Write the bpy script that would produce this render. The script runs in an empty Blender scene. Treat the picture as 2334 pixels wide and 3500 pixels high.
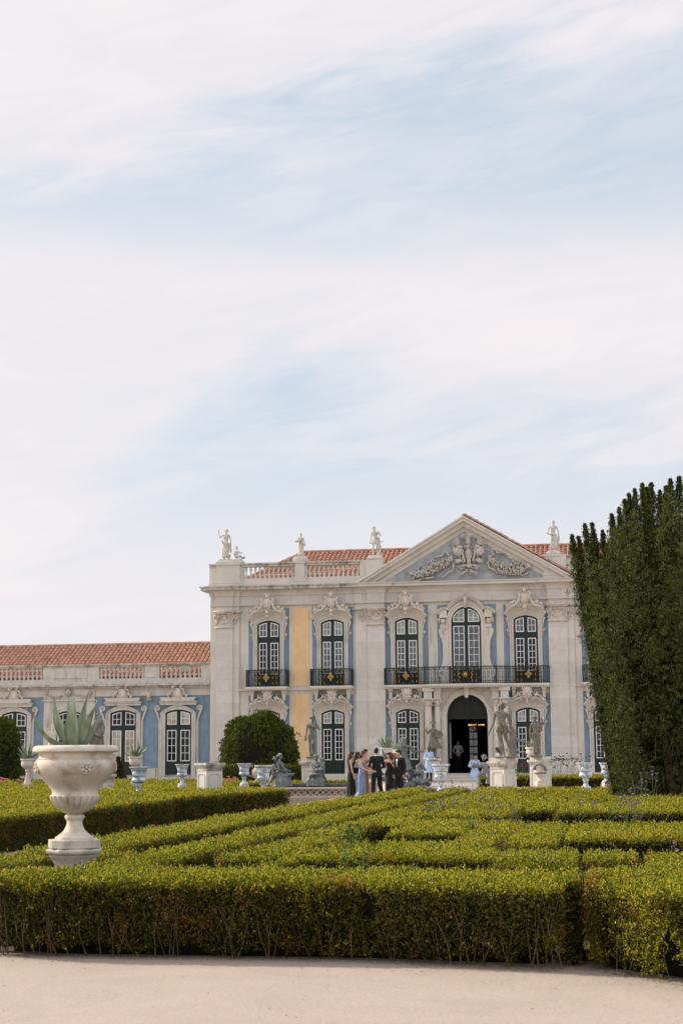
import bpy, bmesh, math, random
import numpy as np
from mathutils import Vector, Matrix
S = bpy.context.scene
COL = S.collection
rnd = random.Random(7)
RS = np.random.RandomState(11)
R_ = math.radians
PI = math.pi

# ------------------------------------------------------------------ camera, sky, sun, exposure
F = 5500.0; PW = 2334; PH = 3500; CZ = 1.45          # focal length in photo pixels, photo size, eye height
pitch = math.atan(838 / F); yaw = R_(9.4); roll = 0.0075
fw = np.array([-math.sin(yaw) * math.cos(pitch), math.cos(yaw) * math.cos(pitch), math.sin(pitch)])
r0 = np.array([math.cos(yaw), math.sin(yaw), 0.0]); u0 = np.cross(r0, fw)
CR = r0 * math.cos(roll) - u0 * math.sin(roll); CU = u0 * math.cos(roll) + r0 * math.sin(roll)
CP = np.array([0, 0, CZ])
cam = bpy.data.cameras.new('camera'); camo = bpy.data.objects.new('camera', cam); COL.objects.link(camo)
m = Matrix((CR, CU, -fw)).transposed().to_4x4(); m.translation = Vector(CP); camo.matrix_world = m
cam.sensor_fit = 'VERTICAL'; cam.sensor_height = 36; cam.lens = 36 * F / PH
cam.clip_start = 0.1; cam.clip_end = 5000
S.camera = camo

SUN_EL = R_(29); SUN_AZ = (-0.965, 0.26)              # direction towards the sun on the ground plane
sv = Vector((SUN_AZ[0] * math.cos(SUN_EL), SUN_AZ[1] * math.cos(SUN_EL), math.sin(SUN_EL))).normalized()
sl = bpy.data.lights.new('sun', 'SUN'); sl.energy = 5.0; sl.angle = R_(0.8); sl.color = (1, .9, .76)
so = bpy.data.objects.new('sun', sl); COL.objects.link(so)
so.rotation_euler = sv.to_track_quat('Z', 'Y').to_euler()

W = bpy.data.worlds.new('World'); S.world = W; W.use_nodes = True
nt = W.node_tree; nt.nodes.clear()
def nn(t, k, **kw):
    n = t.nodes.new(k)
    for a, b in kw.items(): setattr(n, a, b)
    return n
def lk(t, a, b): t.links.new(a, b)
out = nn(nt, 'ShaderNodeOutputWorld'); bg = nn(nt, 'ShaderNodeBackground')
sky = nn(nt, 'ShaderNodeTexSky', sky_type='NISHITA', sun_disc=False)
sky.sun_elevation = SUN_EL; sky.sun_rotation = math.atan2(SUN_AZ[0], SUN_AZ[1])
sky.air_density = 1.0; sky.dust_density = 1.6; sky.ozone_density = 1.6
tc = nn(nt, 'ShaderNodeTexCoord')
def math_(t, op, a, b=None, clamp=False):
    n = nn(t, 'ShaderNodeMath', operation=op, use_clamp=clamp)
    for i, v in enumerate((a, b)):
        if v is None: continue
        if isinstance(v, (int, float)): n.inputs[i].default_value = v
        else: lk(t, v, n.inputs[i])
    return n.outputs[0]
sx = nn(nt, 'ShaderNodeSeparateXYZ'); lk(nt, tc.outputs['Generated'], sx.inputs[0])
az = math_(nt, 'ADD', math_(nt, 'ARCTAN2', sx.outputs[0], sx.outputs[1]), yaw)      # azimuth measured from the garden's axis
el = math_(nt, 'ARCSINE', sx.outputs[2])
def cxyz(t, x, y, z=0.0):
    n = nn(t, 'ShaderNodeCombineXYZ')
    for i, v in enumerate((x, y, z)):
        if isinstance(v, (int, float)): n.inputs[i].default_value = v
        else: lk(t, v, n.inputs[i])
    return n.outputs[0]
u = math_(nt, 'ADD', math_(nt, 'MULTIPLY', az, 1.0), math_(nt, 'MULTIPLY', el, 0.25))
v = math_(nt, 'SUBTRACT', el, math_(nt, 'MULTIPLY', az, 0.18))
n1 = nn(nt, 'ShaderNodeTexNoise'); lk(nt, cxyz(nt, math_(nt, 'MULTIPLY', u, 3.2), math_(nt, 'MULTIPLY', v, 9.5), 3.7), n1.inputs['Vector'])
n1.inputs['Scale'].default_value = 1.0; n1.inputs['Detail'].default_value = 7; n1.inputs['Roughness'].default_value = .52; n1.inputs['Distortion'].default_value = .5
n2 = nn(nt, 'ShaderNodeTexNoise'); lk(nt, cxyz(nt, math_(nt, 'MULTIPLY', u, 9), math_(nt, 'MULTIPLY', v, 46), 1.3), n2.inputs['Vector'])
n2.inputs['Scale'].default_value = 1.0; n2.inputs['Detail'].default_value = 6; n2.inputs['Roughness'].default_value = .6; n2.inputs['Distortion'].default_value = 1.2
cl = math_(nt, 'ADD', math_(nt, 'MULTIPLY', n1.outputs[0], .60), math_(nt, 'MULTIPLY', n2.outputs[0], .40))
# sheets of thin cloud: a high bank, a broad veil across the middle and a pale layer low down
def ss(x, a, c, lo=0.0, hi=1.0):
    n = nn(nt, 'ShaderNodeMapRange', interpolation_type='SMOOTHSTEP')
    for i_, q in ((0, x), (1, a), (2, c), (3, lo), (4, hi)):
        if isinstance(q, (int, float)): n.inputs[i_].default_value = q
        else: lk(nt, q, n.inputs[i_])
    return n.outputs[0]
add_ = lambda a, c: math_(nt, 'ADD', a, c); mul_ = lambda a, c: math_(nt, 'MULTIPLY', a, c)
wob = add_(mul_(math_(nt, 'SUBTRACT', n1.outputs[0], .5), .16), mul_(math_(nt, 'SUBTRACT', n2.outputs[0], .5), .035))
elw = add_(el, wob)
c1 = mul_(ss(math_(nt, 'SUBTRACT', elw, mul_(az, .25)), .370, .425), .95)
low = add_(.195, mul_(math_(nt, 'MINIMUM', add_(az, .03), 0.0), .75))
c2 = mul_(ss(math_(nt, 'SUBTRACT', elw, low), -.02, .075), ss(elw, .285, .345, 1.0, 0.0))
c3 = ss(elw, .10, .19, .85, 0.0)
cm = math_(nt, 'MAXIMUM', math_(nt, 'MAXIMUM', c1, c2), c3)
streak = add_(mul_(math_(nt, 'SUBTRACT', cl, .5), 1.9), .17)
mr = nn(nt, 'ShaderNodeMath', operation='ADD', use_clamp=True); lk(nt, mul_(cm, .76), mr.inputs[0]); lk(nt, mul_(streak, math_(nt, 'SUBTRACT', 1.25, mul_(cm, .6))), mr.inputs[1])
mx = nn(nt, 'ShaderNodeMix', data_type='RGBA'); lk(nt, mr.outputs[0], mx.inputs[0])
SKY_S = 0.15
hsv = nn(nt, 'ShaderNodeHueSaturation'); lk(nt, sky.outputs[0], hsv.inputs['Color']); hsv.inputs['Saturation'].default_value = .6; hsv.inputs['Value'].default_value = 1.0
mb_ = nn(nt, 'ShaderNodeMix', data_type='RGBA'); mb_.inputs[0].default_value = .8; lk(nt, hsv.outputs[0], mb_.inputs[6]); mb_.inputs[7].default_value = (4.2, 4.92, 5.95, 1)
lk(nt, mb_.outputs[2], mx.inputs[6]); mx.inputs[7].default_value = (6.1, 5.85, 6.2, 1)
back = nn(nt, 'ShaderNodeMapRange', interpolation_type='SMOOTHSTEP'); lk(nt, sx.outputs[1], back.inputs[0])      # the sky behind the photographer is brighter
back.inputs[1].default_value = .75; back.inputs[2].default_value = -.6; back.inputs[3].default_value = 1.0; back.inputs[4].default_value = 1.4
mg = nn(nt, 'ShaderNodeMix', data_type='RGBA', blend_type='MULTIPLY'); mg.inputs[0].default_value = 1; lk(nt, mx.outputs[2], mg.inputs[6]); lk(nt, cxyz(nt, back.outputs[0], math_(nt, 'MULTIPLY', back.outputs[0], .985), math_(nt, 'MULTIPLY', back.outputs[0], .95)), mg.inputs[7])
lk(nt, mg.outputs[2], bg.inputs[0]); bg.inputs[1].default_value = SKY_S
lk(nt, bg.outputs[0], out.inputs[0])
S.view_settings.view_transform = 'Standard'; S.view_settings.look = 'None'
S.view_settings.exposure = 0.0; S.view_settings.gamma = 1
S.render.film_transparent = False

# ------------------------------------------------------------------ placing helpers
def at(px, py, D):
    return CP + (fw * F + CR * (px - PW / 2) - CU * (py - PH / 2)) * (D / F)
def G(px, D, z=0.0):                                    # point of height z, D metres along the view, in the photo's column px
    a = at(px, 2000, D); b = at(px, 3000, D); t = (z - a[2]) / (b[2] - a[2]); return a + (b - a) * t

# ------------------------------------------------------------------ materials
def ramp(t, fac, stops):
    r = nn(t, 'ShaderNodeValToRGB')
    e = r.color_ramp.elements
    while len(e) < len(stops): e.new(.5)
    for i, (p, c) in enumerate(stops): e[i].position = p; e[i].color = (*c, 1)
    lk(t, fac, r.inputs[0]); return r.outputs[0]
def noise(t, vec, sc, det=4, ro=.55, dist=0.0):
    n = nn(t, 'ShaderNodeTexNoise'); lk(t, vec, n.inputs['Vector'])
    n.inputs['Scale'].default_value = sc; n.inputs['Detail'].default_value = det
    n.inputs['Roughness'].default_value = ro; n.inputs['Distortion'].default_value = dist
    return n.outputs[0]
def mixc(t, f, a, b, bt='MIX'):
    n = nn(t, 'ShaderNodeMix', data_type='RGBA', blend_type=bt)
    if isinstance(f, (int, float)): n.inputs[0].default_value = f
    else: lk(t, f, n.inputs[0])
    for i, v in ((6, a), (7, b)):
        if isinstance(v, tuple): n.inputs[i].default_value = (*v, 1)
        else: lk(t, v, n.inputs[i])
    return n.outputs[2]
def vscale(t, vec, s):
    n = nn(t, 'ShaderNodeMapping'); lk(t, vec, n.inputs[0]); n.inputs['Scale'].default_value = s; return n.outputs[0]
def newmat(name):
    mt = bpy.data.materials.new(name); mt.use_nodes = True
    t = mt.node_tree; t.nodes.clear()
    o = nn(t, 'ShaderNodeOutputMaterial'); b = nn(t, 'ShaderNodeBsdfPrincipled'); lk(t, b.outputs[0], o.inputs[0])
    g = nn(t, 'ShaderNodeNewGeometry')
    return mt, t, b, g
def surf(name, c, rough=.8, var=.12, sc=2.0, stain=None, stain_amt=.5, stain_sc=1.2, stain_lo=.5, bump=.15, bsc=30, spec=.3, metal=0, streak=False, blocks=None, coord='P'):
    mt, t, b, g = newmat(name)
    P = g.outputs['Position']
    f = noise(t, P, sc, 5, .6)
    lo = tuple(x * (1 - var) for x in c); hi = tuple(min(1, x * (1 + var)) for x in c)
    colr = ramp(t, f, [(.3, lo), (.7, hi)])
    if stain:
        pv = vscale(t, P, (3, 3, .5)) if streak else P
        s = noise(t, pv, stain_sc, 6, .62)
        mrn = nn(t, 'ShaderNodeMapRange'); lk(t, s, mrn.inputs[0]); mrn.inputs[1].default_value = stain_lo; mrn.inputs[2].default_value = stain_lo + .22; mrn.inputs[4].default_value = stain_amt
        colr = mixc(t, mrn.outputs[0], colr, stain)
    if blocks:
        bw, bh, mort = blocks
        br = nn(t, 'ShaderNodeTexBrick'); sp = nn(t, 'ShaderNodeSeparateXYZ'); lk(t, P, sp.inputs[0])
        lk(t, cxyz(t, sp.outputs[0], sp.outputs[2]), br.inputs['Vector'])
        br.inputs['Scale'].default_value = 1; br.inputs['Brick Width'].default_value = bw; br.inputs['Row Height'].default_value = bh
        br.inputs['Mortar Size'].default_value = .012; br.inputs['Mortar Smooth'].default_value = .3; br.inputs['Bias'].default_value = 0
        br.inputs['Color1'].default_value = (1, 1, 1, 1); br.inputs['Color2'].default_value = (.88, .87, .88, 1); br.inputs['Mortar'].default_value = (mort,) * 3 + (1,)
        colr = mixc(t, 1.0, colr, br.outputs[0], 'MULTIPLY')
    lk(t, colr, b.inputs['Base Color'])
    b.inputs['Roughness'].default_value = rough; b.inputs['Specular IOR Level'].default_value = spec; b.inputs['Metallic'].default_value = metal
    if bump:
        bp = nn(t, 'ShaderNodeBump'); bp.inputs['Strength'].default_value = bump; bp.inputs['Distance'].default_value = .03
        lk(t, noise(t, P, bsc, 5, .6), bp.inputs['Height']); lk(t, bp.outputs[0], b.inputs['Normal'])
    return mt
def leafmat(name, stops, patch=None, patch_sc=.5, patch_lo=.58, trans=.35, rough=.5, spec=.12, bsc=13):
    mt, t, b, g = newmat(name)
    f = g.outputs['Random Per Island']
    P = g.outputs['Position']
    big = noise(t, P, 1.1, 3); big = math_(t, 'ADD', math_(t, 'MULTIPLY', big, .45), math_(t, 'MULTIPLY', noise(t, P, bsc, 3), .55))
    f2 = math_(t, 'ADD', math_(t, 'MULTIPLY', f, .54), math_(t, 'MULTIPLY', big, .58))
    colr = ramp(t, f2, stops)
    if patch:
        n = noise(t, P, patch_sc, 5, .65)
        mrn = nn(t, 'ShaderNodeMapRange'); lk(t, n, mrn.inputs[0]); mrn.inputs[1].default_value = patch_lo; mrn.inputs[2].default_value = patch_lo + .1
        pm = math_(t, 'MULTIPLY', mrn.outputs[0], math_(t, 'GREATER_THAN', math_(t, 'FRACT', math_(t, 'MULTIPLY', f, 17.3)), .35))
        colr = mixc(t, pm, colr, patch)
    lk(t, colr, b.inputs['Base Color']); b.inputs['Roughness'].default_value = rough; b.inputs['Specular IOR Level'].default_value = spec
    if trans:
        tr = nn(t, 'ShaderNodeBsdfTranslucent'); lk(t, mixc(t, 1.0, colr, (1.25, 1.2, .6), 'MULTIPLY'), tr.inputs[0])
        ms = nn(t, 'ShaderNodeMixShader'); ms.inputs[0].default_value = trans
        o = [n for n in t.nodes if n.type == 'OUTPUT_MATERIAL'][0]
        lk(t, b.outputs[0], ms.inputs[1]); lk(t, tr.outputs[0], ms.inputs[2]); lk(t, ms.outputs[0], o.inputs[0])
    return mt
M = {}
M['stone'] = surf('pale limestone', (.60, .56, .495), stain=(.36, .30, .23), stain_amt=.6, stain_sc=.9, stain_lo=.56, var=.09, sc=1.3)
M['wstone'] = surf('grey stained wing limestone', (.55, .52, .465), stain=(.20, .18, .15), stain_amt=.7, stain_sc=2.2, stain_lo=.53, var=.14, sc=3, streak=True)
M['ashlar'] = surf('pinkish ashlar limestone', (.625, .59, .54), stain=(.54, .48, .38), stain_amt=.5, stain_sc=.7, stain_lo=.55, var=.07, sc=3, blocks=(40, .62, .80))
M['frieze'] = surf('frieze blocks', (.61, .575, .52), stain=(.34, .27, .18), stain_amt=.5, stain_sc=2.2, stain_lo=.58, var=.08, blocks=(.95, 40, .78), streak=True)
M['dirty'] = surf('lichen stained limestone', (.52, .49, .43), stain=(.14, .13, .105), stain_amt=.85, stain_sc=2.6, stain_lo=.46, var=.18, sc=5)
M['carved'] = surf('carved limestone', (.60, .53, .45), stain=(.20, .16, .11), stain_amt=.75, stain_sc=9, stain_lo=.52, var=.16, sc=6)
M['dirtycarve'] = surf('grey carved limestone', (.48, .44, .38), stain=(.13, .115, .09), stain_amt=.8, stain_sc=8, stain_lo=.50, var=.16, sc=6)
M['pedcarve'] = surf('grey carved pediment stone', (.52, .485, .43), stain=(.17, .15, .12), stain_amt=.8, stain_sc=8, stain_lo=.50, var=.15, sc=6)
M['plaster'] = surf('cream plaster', (.60, .56, .49), stain=(.33, .29, .215), stain_amt=.75, stain_sc=.9, stain_lo=.54, var=.07, sc=.9, bump=.08, streak=True)
M['blue'] = surf('faded blue limewash', (.20, .275, .345), stain=(.10, .135, .16), stain_amt=.9, stain_sc=1.6, stain_lo=.53, var=.14, sc=2.4, bump=.08, streak=True)
M['bluemarble'] = surf('blue grey tympanum plaster', (.36, .375, .385), stain=(.19, .20, .20), stain_amt=.8, stain_sc=1.6, stain_lo=.5, var=.22, sc=2.5)
M['yellow'] = surf('ochre yellow limewash', (.72, .51, .285), stain=(.60, .40, .21), stain_amt=.6, stain_sc=1.4, stain_lo=.5, var=.09, sc=1.5, bump=.08, streak=True)
M['green'] = surf('dark green door paint', (.012, .026, .02), rough=.45, var=.1, bump=.05)
M['white'] = surf('white sash paint', (.72, .73, .72), rough=.5, var=.04, bump=0)
M['iron'] = surf('wrought iron', (.025, .03, .03), rough=.5, var=.2, bump=0)
M['gold'] = surf('gilding', (.42, .26, .08), rough=.35, var=.2, metal=.6, bump=0)
M['tile'] = surf('terracotta roof tiles', (.46, .26, .185), stain=(.22, .10, .07), stain_amt=.7, stain_sc=3.5, stain_lo=.52, var=.35, sc=4, rough=.85)
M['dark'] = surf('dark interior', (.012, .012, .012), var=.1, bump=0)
M['wood'] = surf('interior dark green door', (.009, .015, .012), rough=.5, bump=0)
M['marble'] = surf('weathered white marble', (.60, .56, .49), stain=(.25, .23, .18), stain_amt=.6, stain_sc=3, stain_lo=.55, var=.12, sc=4)
M['warmstone'] = surf('warm weathered marble', (.62, .55, .46), stain=(.27, .20, .135), stain_amt=.85, stain_sc=5.5, stain_lo=.50, var=.16, sc=5, bump=.12, bsc=60)
M['dirtymarble'] = surf('grimy marble', (.55, .49, .42), stain=(.13, .11, .10), stain_amt=.8, stain_sc=7, stain_lo=.52, var=.2, sc=9, bump=.2, bsc=60)
M['greystone'] = surf('grey lichened stone', (.185, .168, .138), stain=(.065, .058, .045), stain_amt=.6, stain_sc=6, stain_lo=.52, var=.2, sc=5)
M['roofstatue'] = surf('pale weathered statue marble', (.56, .53, .47), stain=(.15, .14, .10), stain_amt=.7, stain_sc=5, stain_lo=.52, var=.15, sc=6)
M['lead'] = surf('grey lead', (.18, .182, .178), stain=(.30, .30, .28), stain_amt=.5, stain_sc=5, stain_lo=.55, rough=.6, var=.25, sc=6, metal=.2)
M['pink'] = surf('rosy limestone', (.60, .49, .40), stain=(.4, .3, .23), stain_amt=.4, stain_sc=3, var=.1)
M['bark'] = surf('grey brown stems', (.17, .12, .08), var=.3, sc=20, rough=.9)
M['core'] = surf('inner core in painted shade', (.009, .008, .004), var=.4, sc=8, rough=1, bump=.6, bsc=40)  # solid filling, near black so gaps between leaves read as deep shade
M['soil'] = surf('garden soil', (.10, .075, .05), var=.3, sc=6, rough=1)
def bands_mat():
    mt, t, b, g = newmat('blue and white faience')
    o = nn(t, 'ShaderNodeTexCoord'); P = o.outputs['Object']
    sp = nn(t, 'ShaderNodeSeparateXYZ'); lk(t, P, sp.inputs[0])
    n = noise(t, P, 9, 3, .6, .8)
    w = math_(t, 'FRACT', math_(t, 'MULTIPLY', sp.outputs[2], 6.2))
    line = math_(t, 'LESS_THAN', w, .16)
    spot = math_(t, 'GREATER_THAN', n, .55)
    f = math_(t, 'MAXIMUM', line, math_(t, 'MULTIPLY', spot, .85))
    n2 = noise(t, P, 3, 4)
    base = ramp(t, n2, [(.35, (.50, .54, .56)), (.65, (.66, .66, .62))])
    lk(t, mixc(t, math_(t, 'MULTIPLY', f, .8), base, (.10, .18, .31)), b.inputs['Base Color']); b.inputs['Roughness'].default_value = .3
    return mt
M['faience'] = bands_mat()
def glassmat(name, c, refl=.5):
    mt, t, b, g = newmat(name)
    f = noise(t, g.outputs['Position'], 2.2, 2)
    lk(t, ramp(t, f, [(.35, tuple(x * .6 for x in c)), (.65, tuple(x * 1.3 for x in c))]), b.inputs['Base Color'])
    b.inputs['Roughness'].default_value = .06; b.inputs['Specular IOR Level'].default_value = refl
    bp = nn(t, 'ShaderNodeBump'); bp.inputs['Strength'].default_value = .12; bp.inputs['Distance'].default_value = .05
    lk(t, noise(t, g.outputs['Position'], 3, 2), bp.inputs['Height']); lk(t, bp.outputs[0], b.inputs['Normal'])
    return mt
M['glass'] = glassmat('dark window glass', (.012, .012, .013), .25)
M['glass_grey'] = glassmat('window glass before grey blinds', (.10, .115, .125), .4)
M['glass_net'] = glassmat('window glass before net curtain', (.26, .28, .25), .4)
M['glass_cream'] = glassmat('window glass before cream curtain', (.40, .36, .26), .4)
M['box_leaf'] = leafmat('box hedge leaves', [(.24, (.018, .040, .004)), (.42, (.085, .125, .010)), (.56, (.27, .265, .014)), (.76, (.52, .43, .05))], patch=(.30, .13, .03), patch_sc=1.3, patch_lo=.585, spec=.15, trans=.3)
M['box_near'] = leafmat('greener box leaves', [(.24, (.015, .036, .004)), (.42, (.075, .115, .009)), (.57, (.245, .255, .016)), (.78, (.50, .43, .05))], patch=(.34, .14, .03), patch_sc=1.7, patch_lo=.565, spec=.15, trans=.3, bsc=8)
M['box_side'] = leafmat('older shade-darkened box leaves', [(.22, (.008, .013, .003)), (.42, (.026, .033, .007)), (.58, (.062, .062, .013)), (.78, (.15, .14, .022))], patch=(.22, .10, .035), patch_sc=2.6, patch_lo=.52, spec=.12, trans=.3)  # browner old leaves, darkened further to put shade on the hedge sides
M['yew_leaf'] = leafmat('yew needles', [(.30, (.006, .016, .006)), (.46, (.028, .046, .012)), (.68, (.135, .145, .036))], patch=(.17, .095, .03), patch_sc=3.0, patch_lo=.60, trans=.12, bsc=5)
M['top_leaf'] = leafmat('topiary leaves', [(.25, (.012, .028, .005)), (.45, (.045, .075, .010)), (.75, (.13, .145, .02))], trans=.2)
M['cone_leaf'] = leafmat('brownish topiary leaves', [(.1, (.03, .028, .010)), (.9, (.085, .075, .025))], trans=.15)
M['green_stem'] = surf('green stems', (.11, .16, .035), var=.2, bump=0)
M['purple'] = surf('purple verbena heads', (.17, .11, .25), var=.3, sc=30, bump=.3)
M['pinkflower'] = surf('pink petals', (.70, .18, .28), var=.2, sc=30, bump=0)
M['seed'] = surf('dry seed heads', (.07, .035, .05), var=.3, bump=0)
def agavemat():
    mt, t, b, g = newmat('agave leaf')
    P = g.outputs['Position']
    f = noise(t, vscale(t, P, (14, 14, 2.5)), 1.0, 4, .6, .4)
    lk(t, ramp(t, f, [(.30, (.10, .14, .05)), (.48, (.20, .255, .155)), (.68, (.36, .40, .29))]), b.inputs['Base Color'])
    b.inputs['Roughness'].default_value = .5; return mt
M['agave'] = agavemat()
M['spine'] = surf('agave margin', (.30, .29, .10), var=.2, bump=0)
def gravel():
    mt, t, b, g = newmat('pale rosy gravel')
    P = g.outputs['Position']
    a = noise(t, P, 1.2, 5, .6); c = noise(t, P, 120, 3, .7); d = noise(t, vscale(t, P, (.4, 2.2, 1)), 1.0, 5, .6)
    c0 = ramp(t, a, [(.3, (.40, .325, .27)), (.7, (.485, .40, .335))])
    c1 = mixc(t, .35, c0, ramp(t, c, [(.35, (.33, .26, .21)), (.6, (.56, .475, .41))]))
    e_ = noise(t, P, 38, 4, .7); w_ = noise(t, P, .8, 6, .7, 1.5); c1 = mixc(t, .45, c1, ramp(t, w_, [(.35, (.36, .29, .24)), (.5, (.44, .36, .30)), (.7, (.52, .435, .37))])); c2 = mixc(t, .3, c1, ramp(t, e_, [(.38, (.35, .27, .22)), (.62, (.55, .46, .395))]))
    lk(t, c2, b.inputs['Base Color']); b.inputs['Roughness'].default_value = .95; b.inputs['Specular IOR Level'].default_value = .1
    bp = nn(t, 'ShaderNodeBump'); bp.inputs['Strength'].default_value = .5; bp.inputs['Distance'].default_value = .012
    lk(t, math_(t, 'ADD', c, math_(t, 'MULTIPLY', noise(t, P, 9, 4), 1.5)), bp.inputs['Height']); lk(t, bp.outputs[0], b.inputs['Normal'])
    return mt
M['gravel'] = gravel()
M['skin'] = surf('skin', (.52, .30, .205), rough=.5, var=.06, bump=0)
M['darkskin'] = surf('dark skin', (.085, .045, .03), rough=.5, var=.06, bump=0)
M['hair'] = surf('black hair', (.012, .009, .008), rough=.4, var=.2, bump=0)
M['brownhair'] = surf('dark brown hair', (.035, .018, .012), rough=.4, var=.2, bump=0)
M['auburn'] = surf('auburn hair', (.24, .08, .03), rough=.45, var=.2, bump=0)
M['blackcloth'] = surf('black wool', (.012, .012, .013), rough=.8, var=.2, bump=.1)
M['whitecloth'] = surf('white cotton', (.78, .78, .80), var=.03, bump=0)
M['palecloth'] = surf('pale blue cloth', (.42, .56, .74), var=.06, sc=6, bump=.1)
M['greycloth'] = surf('grey check cloth', (.34, .35, .37), var=.2, sc=30, bump=0)
M['bluedress'] = surf('blue print satin', (.11, .17, .28), stain=(.27, .35, .46), stain_amt=.8, stain_sc=7, stain_lo=.48, var=.2, rough=.45, bump=.1)
M['icedress'] = surf('ice blue satin', (.48, .58, .74), var=.08, rough=.4)
M['rust'] = surf('rust satin', (.26, .09, .03), var=.1, rough=.5)
M['printdress'] = surf('dark dress with red print', (.03, .03, .035), stain=(.45, .08, .04), stain_amt=.9, stain_sc=5, stain_lo=.58, var=.2)
M['eye'] = surf('eyes', (.02, .015, .01), rough=.2, bump=0)
M['lip'] = surf('lips', (.45, .10, .09), rough=.4, bump=0)
M['silver'] = surf('dark tray', (.12, .11, .10), rough=.25, metal=.8, bump=0)
M['food'] = surf('canapes', (.45, .40, .22), var=.4, sc=30)
def emis(name, c, s):
    mt, t, b, g = newmat(name); b.inputs['Base Color'].default_value = (*c, 1)
    b.inputs['Emission Color'].default_value = (*c, 1); b.inputs['Emission Strength'].default_value = s; return mt
M['flame'] = emis('candle bulb', (1, .5, .16), 2.2)
M['lightwin'] = emis('bright far window', (.85, .88, .9), .10)

# ------------------------------------------------------------------ mesh builder
class MB:
    def __init__(s): s.v = []; s.f = []
    def add(s, vs, fs):
        o = len(s.v); s.v += [tuple(map(float, p)) for p in vs]; s.f += [tuple(i + o for i in f) for f in fs]; return s
    def box(s, x0, x1, y0, y1, z0, z1):
        return s.add([(x0, y0, z0), (x1, y0, z0), (x1, y1, z0), (x0, y1, z0), (x0, y0, z1), (x1, y0, z1), (x1, y1, z1), (x0, y1, z1)],
                     [(3, 2, 1, 0), (4, 5, 6, 7), (0, 1, 5, 4), (1, 2, 6, 5), (2, 3, 7, 6), (3, 0, 4, 7)])
    def rbox(s, c, hx, hy, z0, z1, rz=0, top=1.0):
        vs = []
        for z, k in ((z0, 1), (z1, top)):
            for a, b in ((-1, -1), (1, -1), (1, 1), (-1, 1)):
                x, y = a * hx * k, b * hy * k
                vs.append((c[0] + x * math.cos(rz) - y * math.sin(rz), c[1] + x * math.sin(rz) + y * math.cos(rz), z))
        return s.add(vs, [(3, 2, 1, 0), (4, 5, 6, 7), (0, 1, 5, 4), (1, 2, 6, 5), (2, 3, 7, 6), (3, 0, 4, 7)])
    def prism(s, poly, y0, y1):                                   # poly in x,z, extruded along y
        n = len(poly)
        vs = [(x, y0, z) for x, z in poly] + [(x, y1, z) for x, z in poly]
        return s.add(vs, [tuple(range(n)), tuple(range(2 * n - 1, n - 1, -1))] + [(i, i + n, (i + 1) % n + n, (i + 1) % n) for i in range(n)])
    def strip(s, a, b, y0, y1):                                   # band between two open polylines in x,z
        n = len(a)
        vs = [(x, y0, z) for x, z in a] + [(x, y0, z) for x, z in b] + [(x, y1, z) for x, z in a] + [(x, y1, z) for x, z in b]
        fs = []
        for i in range(n - 1):
            fs += [(i, i + 1, n + i + 1, n + i), (i, 2 * n + i, 2 * n + i + 1, i + 1), (n + i, n + i + 1, 3 * n + i + 1, 3 * n + i)]
        fs += [(0, n, 3 * n, 2 * n), (n - 1, 3 * n - 1, 4 * n - 1, 2 * n - 1)]
        return s.add(vs, fs)
    def sweep(s, path, prof, closed=False):                       # path in x,z; profile (offset along the normal, y)
        n = len(path); k = len(prof); vs = []
        for i, (x, z) in enumerate(path):
            a = path[max(i - 1, 0)]; b = path[min(i + 1, n - 1)]
            tx, tz = b[0] - a[0], b[1] - a[1]; L = math.hypot(tx, tz) or 1; nx, nz = -tz / L, tx / L
            vs += [(x + nx * o, y, z + nz * o) for o, y in prof]
        fs = [(i * k + j, i * k + (j + 1) % k, (i + 1) * k + (j + 1) % k, (i + 1) * k + j) for i in range(n - 1) for j in range(k)]
        fs += [tuple(range(k)), tuple(range((n - 1) * k, n * k))[::-1]]
        return s.add(vs, fs)
    def lathe(s, prof, c=(0, 0, 0), n=24, flute=0, famp=0, sq=0, sc=(1, 1), rot=0):
        vs = []; k = len(prof)
        for r, z in prof:
            for j in range(n):
                a = 2 * PI * j / n + rot; rr = r
                if callable(flute): rr = flute(r, z, a)
                vs.append((c[0] + rr * math.cos(a) * sc[0], c[1] + rr * math.sin(a) * sc[1], c[2] + z))
        fs = [(i * n + j, i * n + (j + 1) % n, (i + 1) * n + (j + 1) % n, (i + 1) * n + j) for i in range(k - 1) for j in range(n)]
        fs += [tuple(range(n))[::-1], tuple(range((k - 1) * n, k * n))]
        return s.add(vs, fs)
    def tube(s, pts, rad, n=6):
        pts = [Vector(p) for p in pts]; k = len(pts)
        rs = rad if isinstance(rad, (list, tuple)) else [rad] * k
        vs = []; up = Vector((0, 0, 1)); pu = None
        for i, p in enumerate(pts):
            d = (pts[min(i + 1, k - 1)] - pts[max(i - 1, 0)]);
            if d.length < 1e-9: d = Vector((0, 0, 1))
            d.normalize()
            if pu is None: a = d.cross(up if abs(d.z) < .9 else Vector((1, 0, 0))).normalized()
            else:
                a = (pu - d * pu.dot(d))
                a = a.normalized() if a.length > 1e-6 else d.orthogonal().normalized()
            pu = a; b = d.cross(a)
            vs += [p + (a * math.cos(2 * PI * j / n) + b * math.sin(2 * PI * j / n)) * rs[i] for j in range(n)]
        fs = [(i * n + j, i * n + (j + 1) % n, (i + 1) * n + (j + 1) % n, (i + 1) * n + j) for i in range(k - 1) for j in range(n)]
        fs += [tuple(range(n))[::-1], tuple(range((k - 1) * n, k * n))]
        return s.add(vs, fs)
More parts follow.
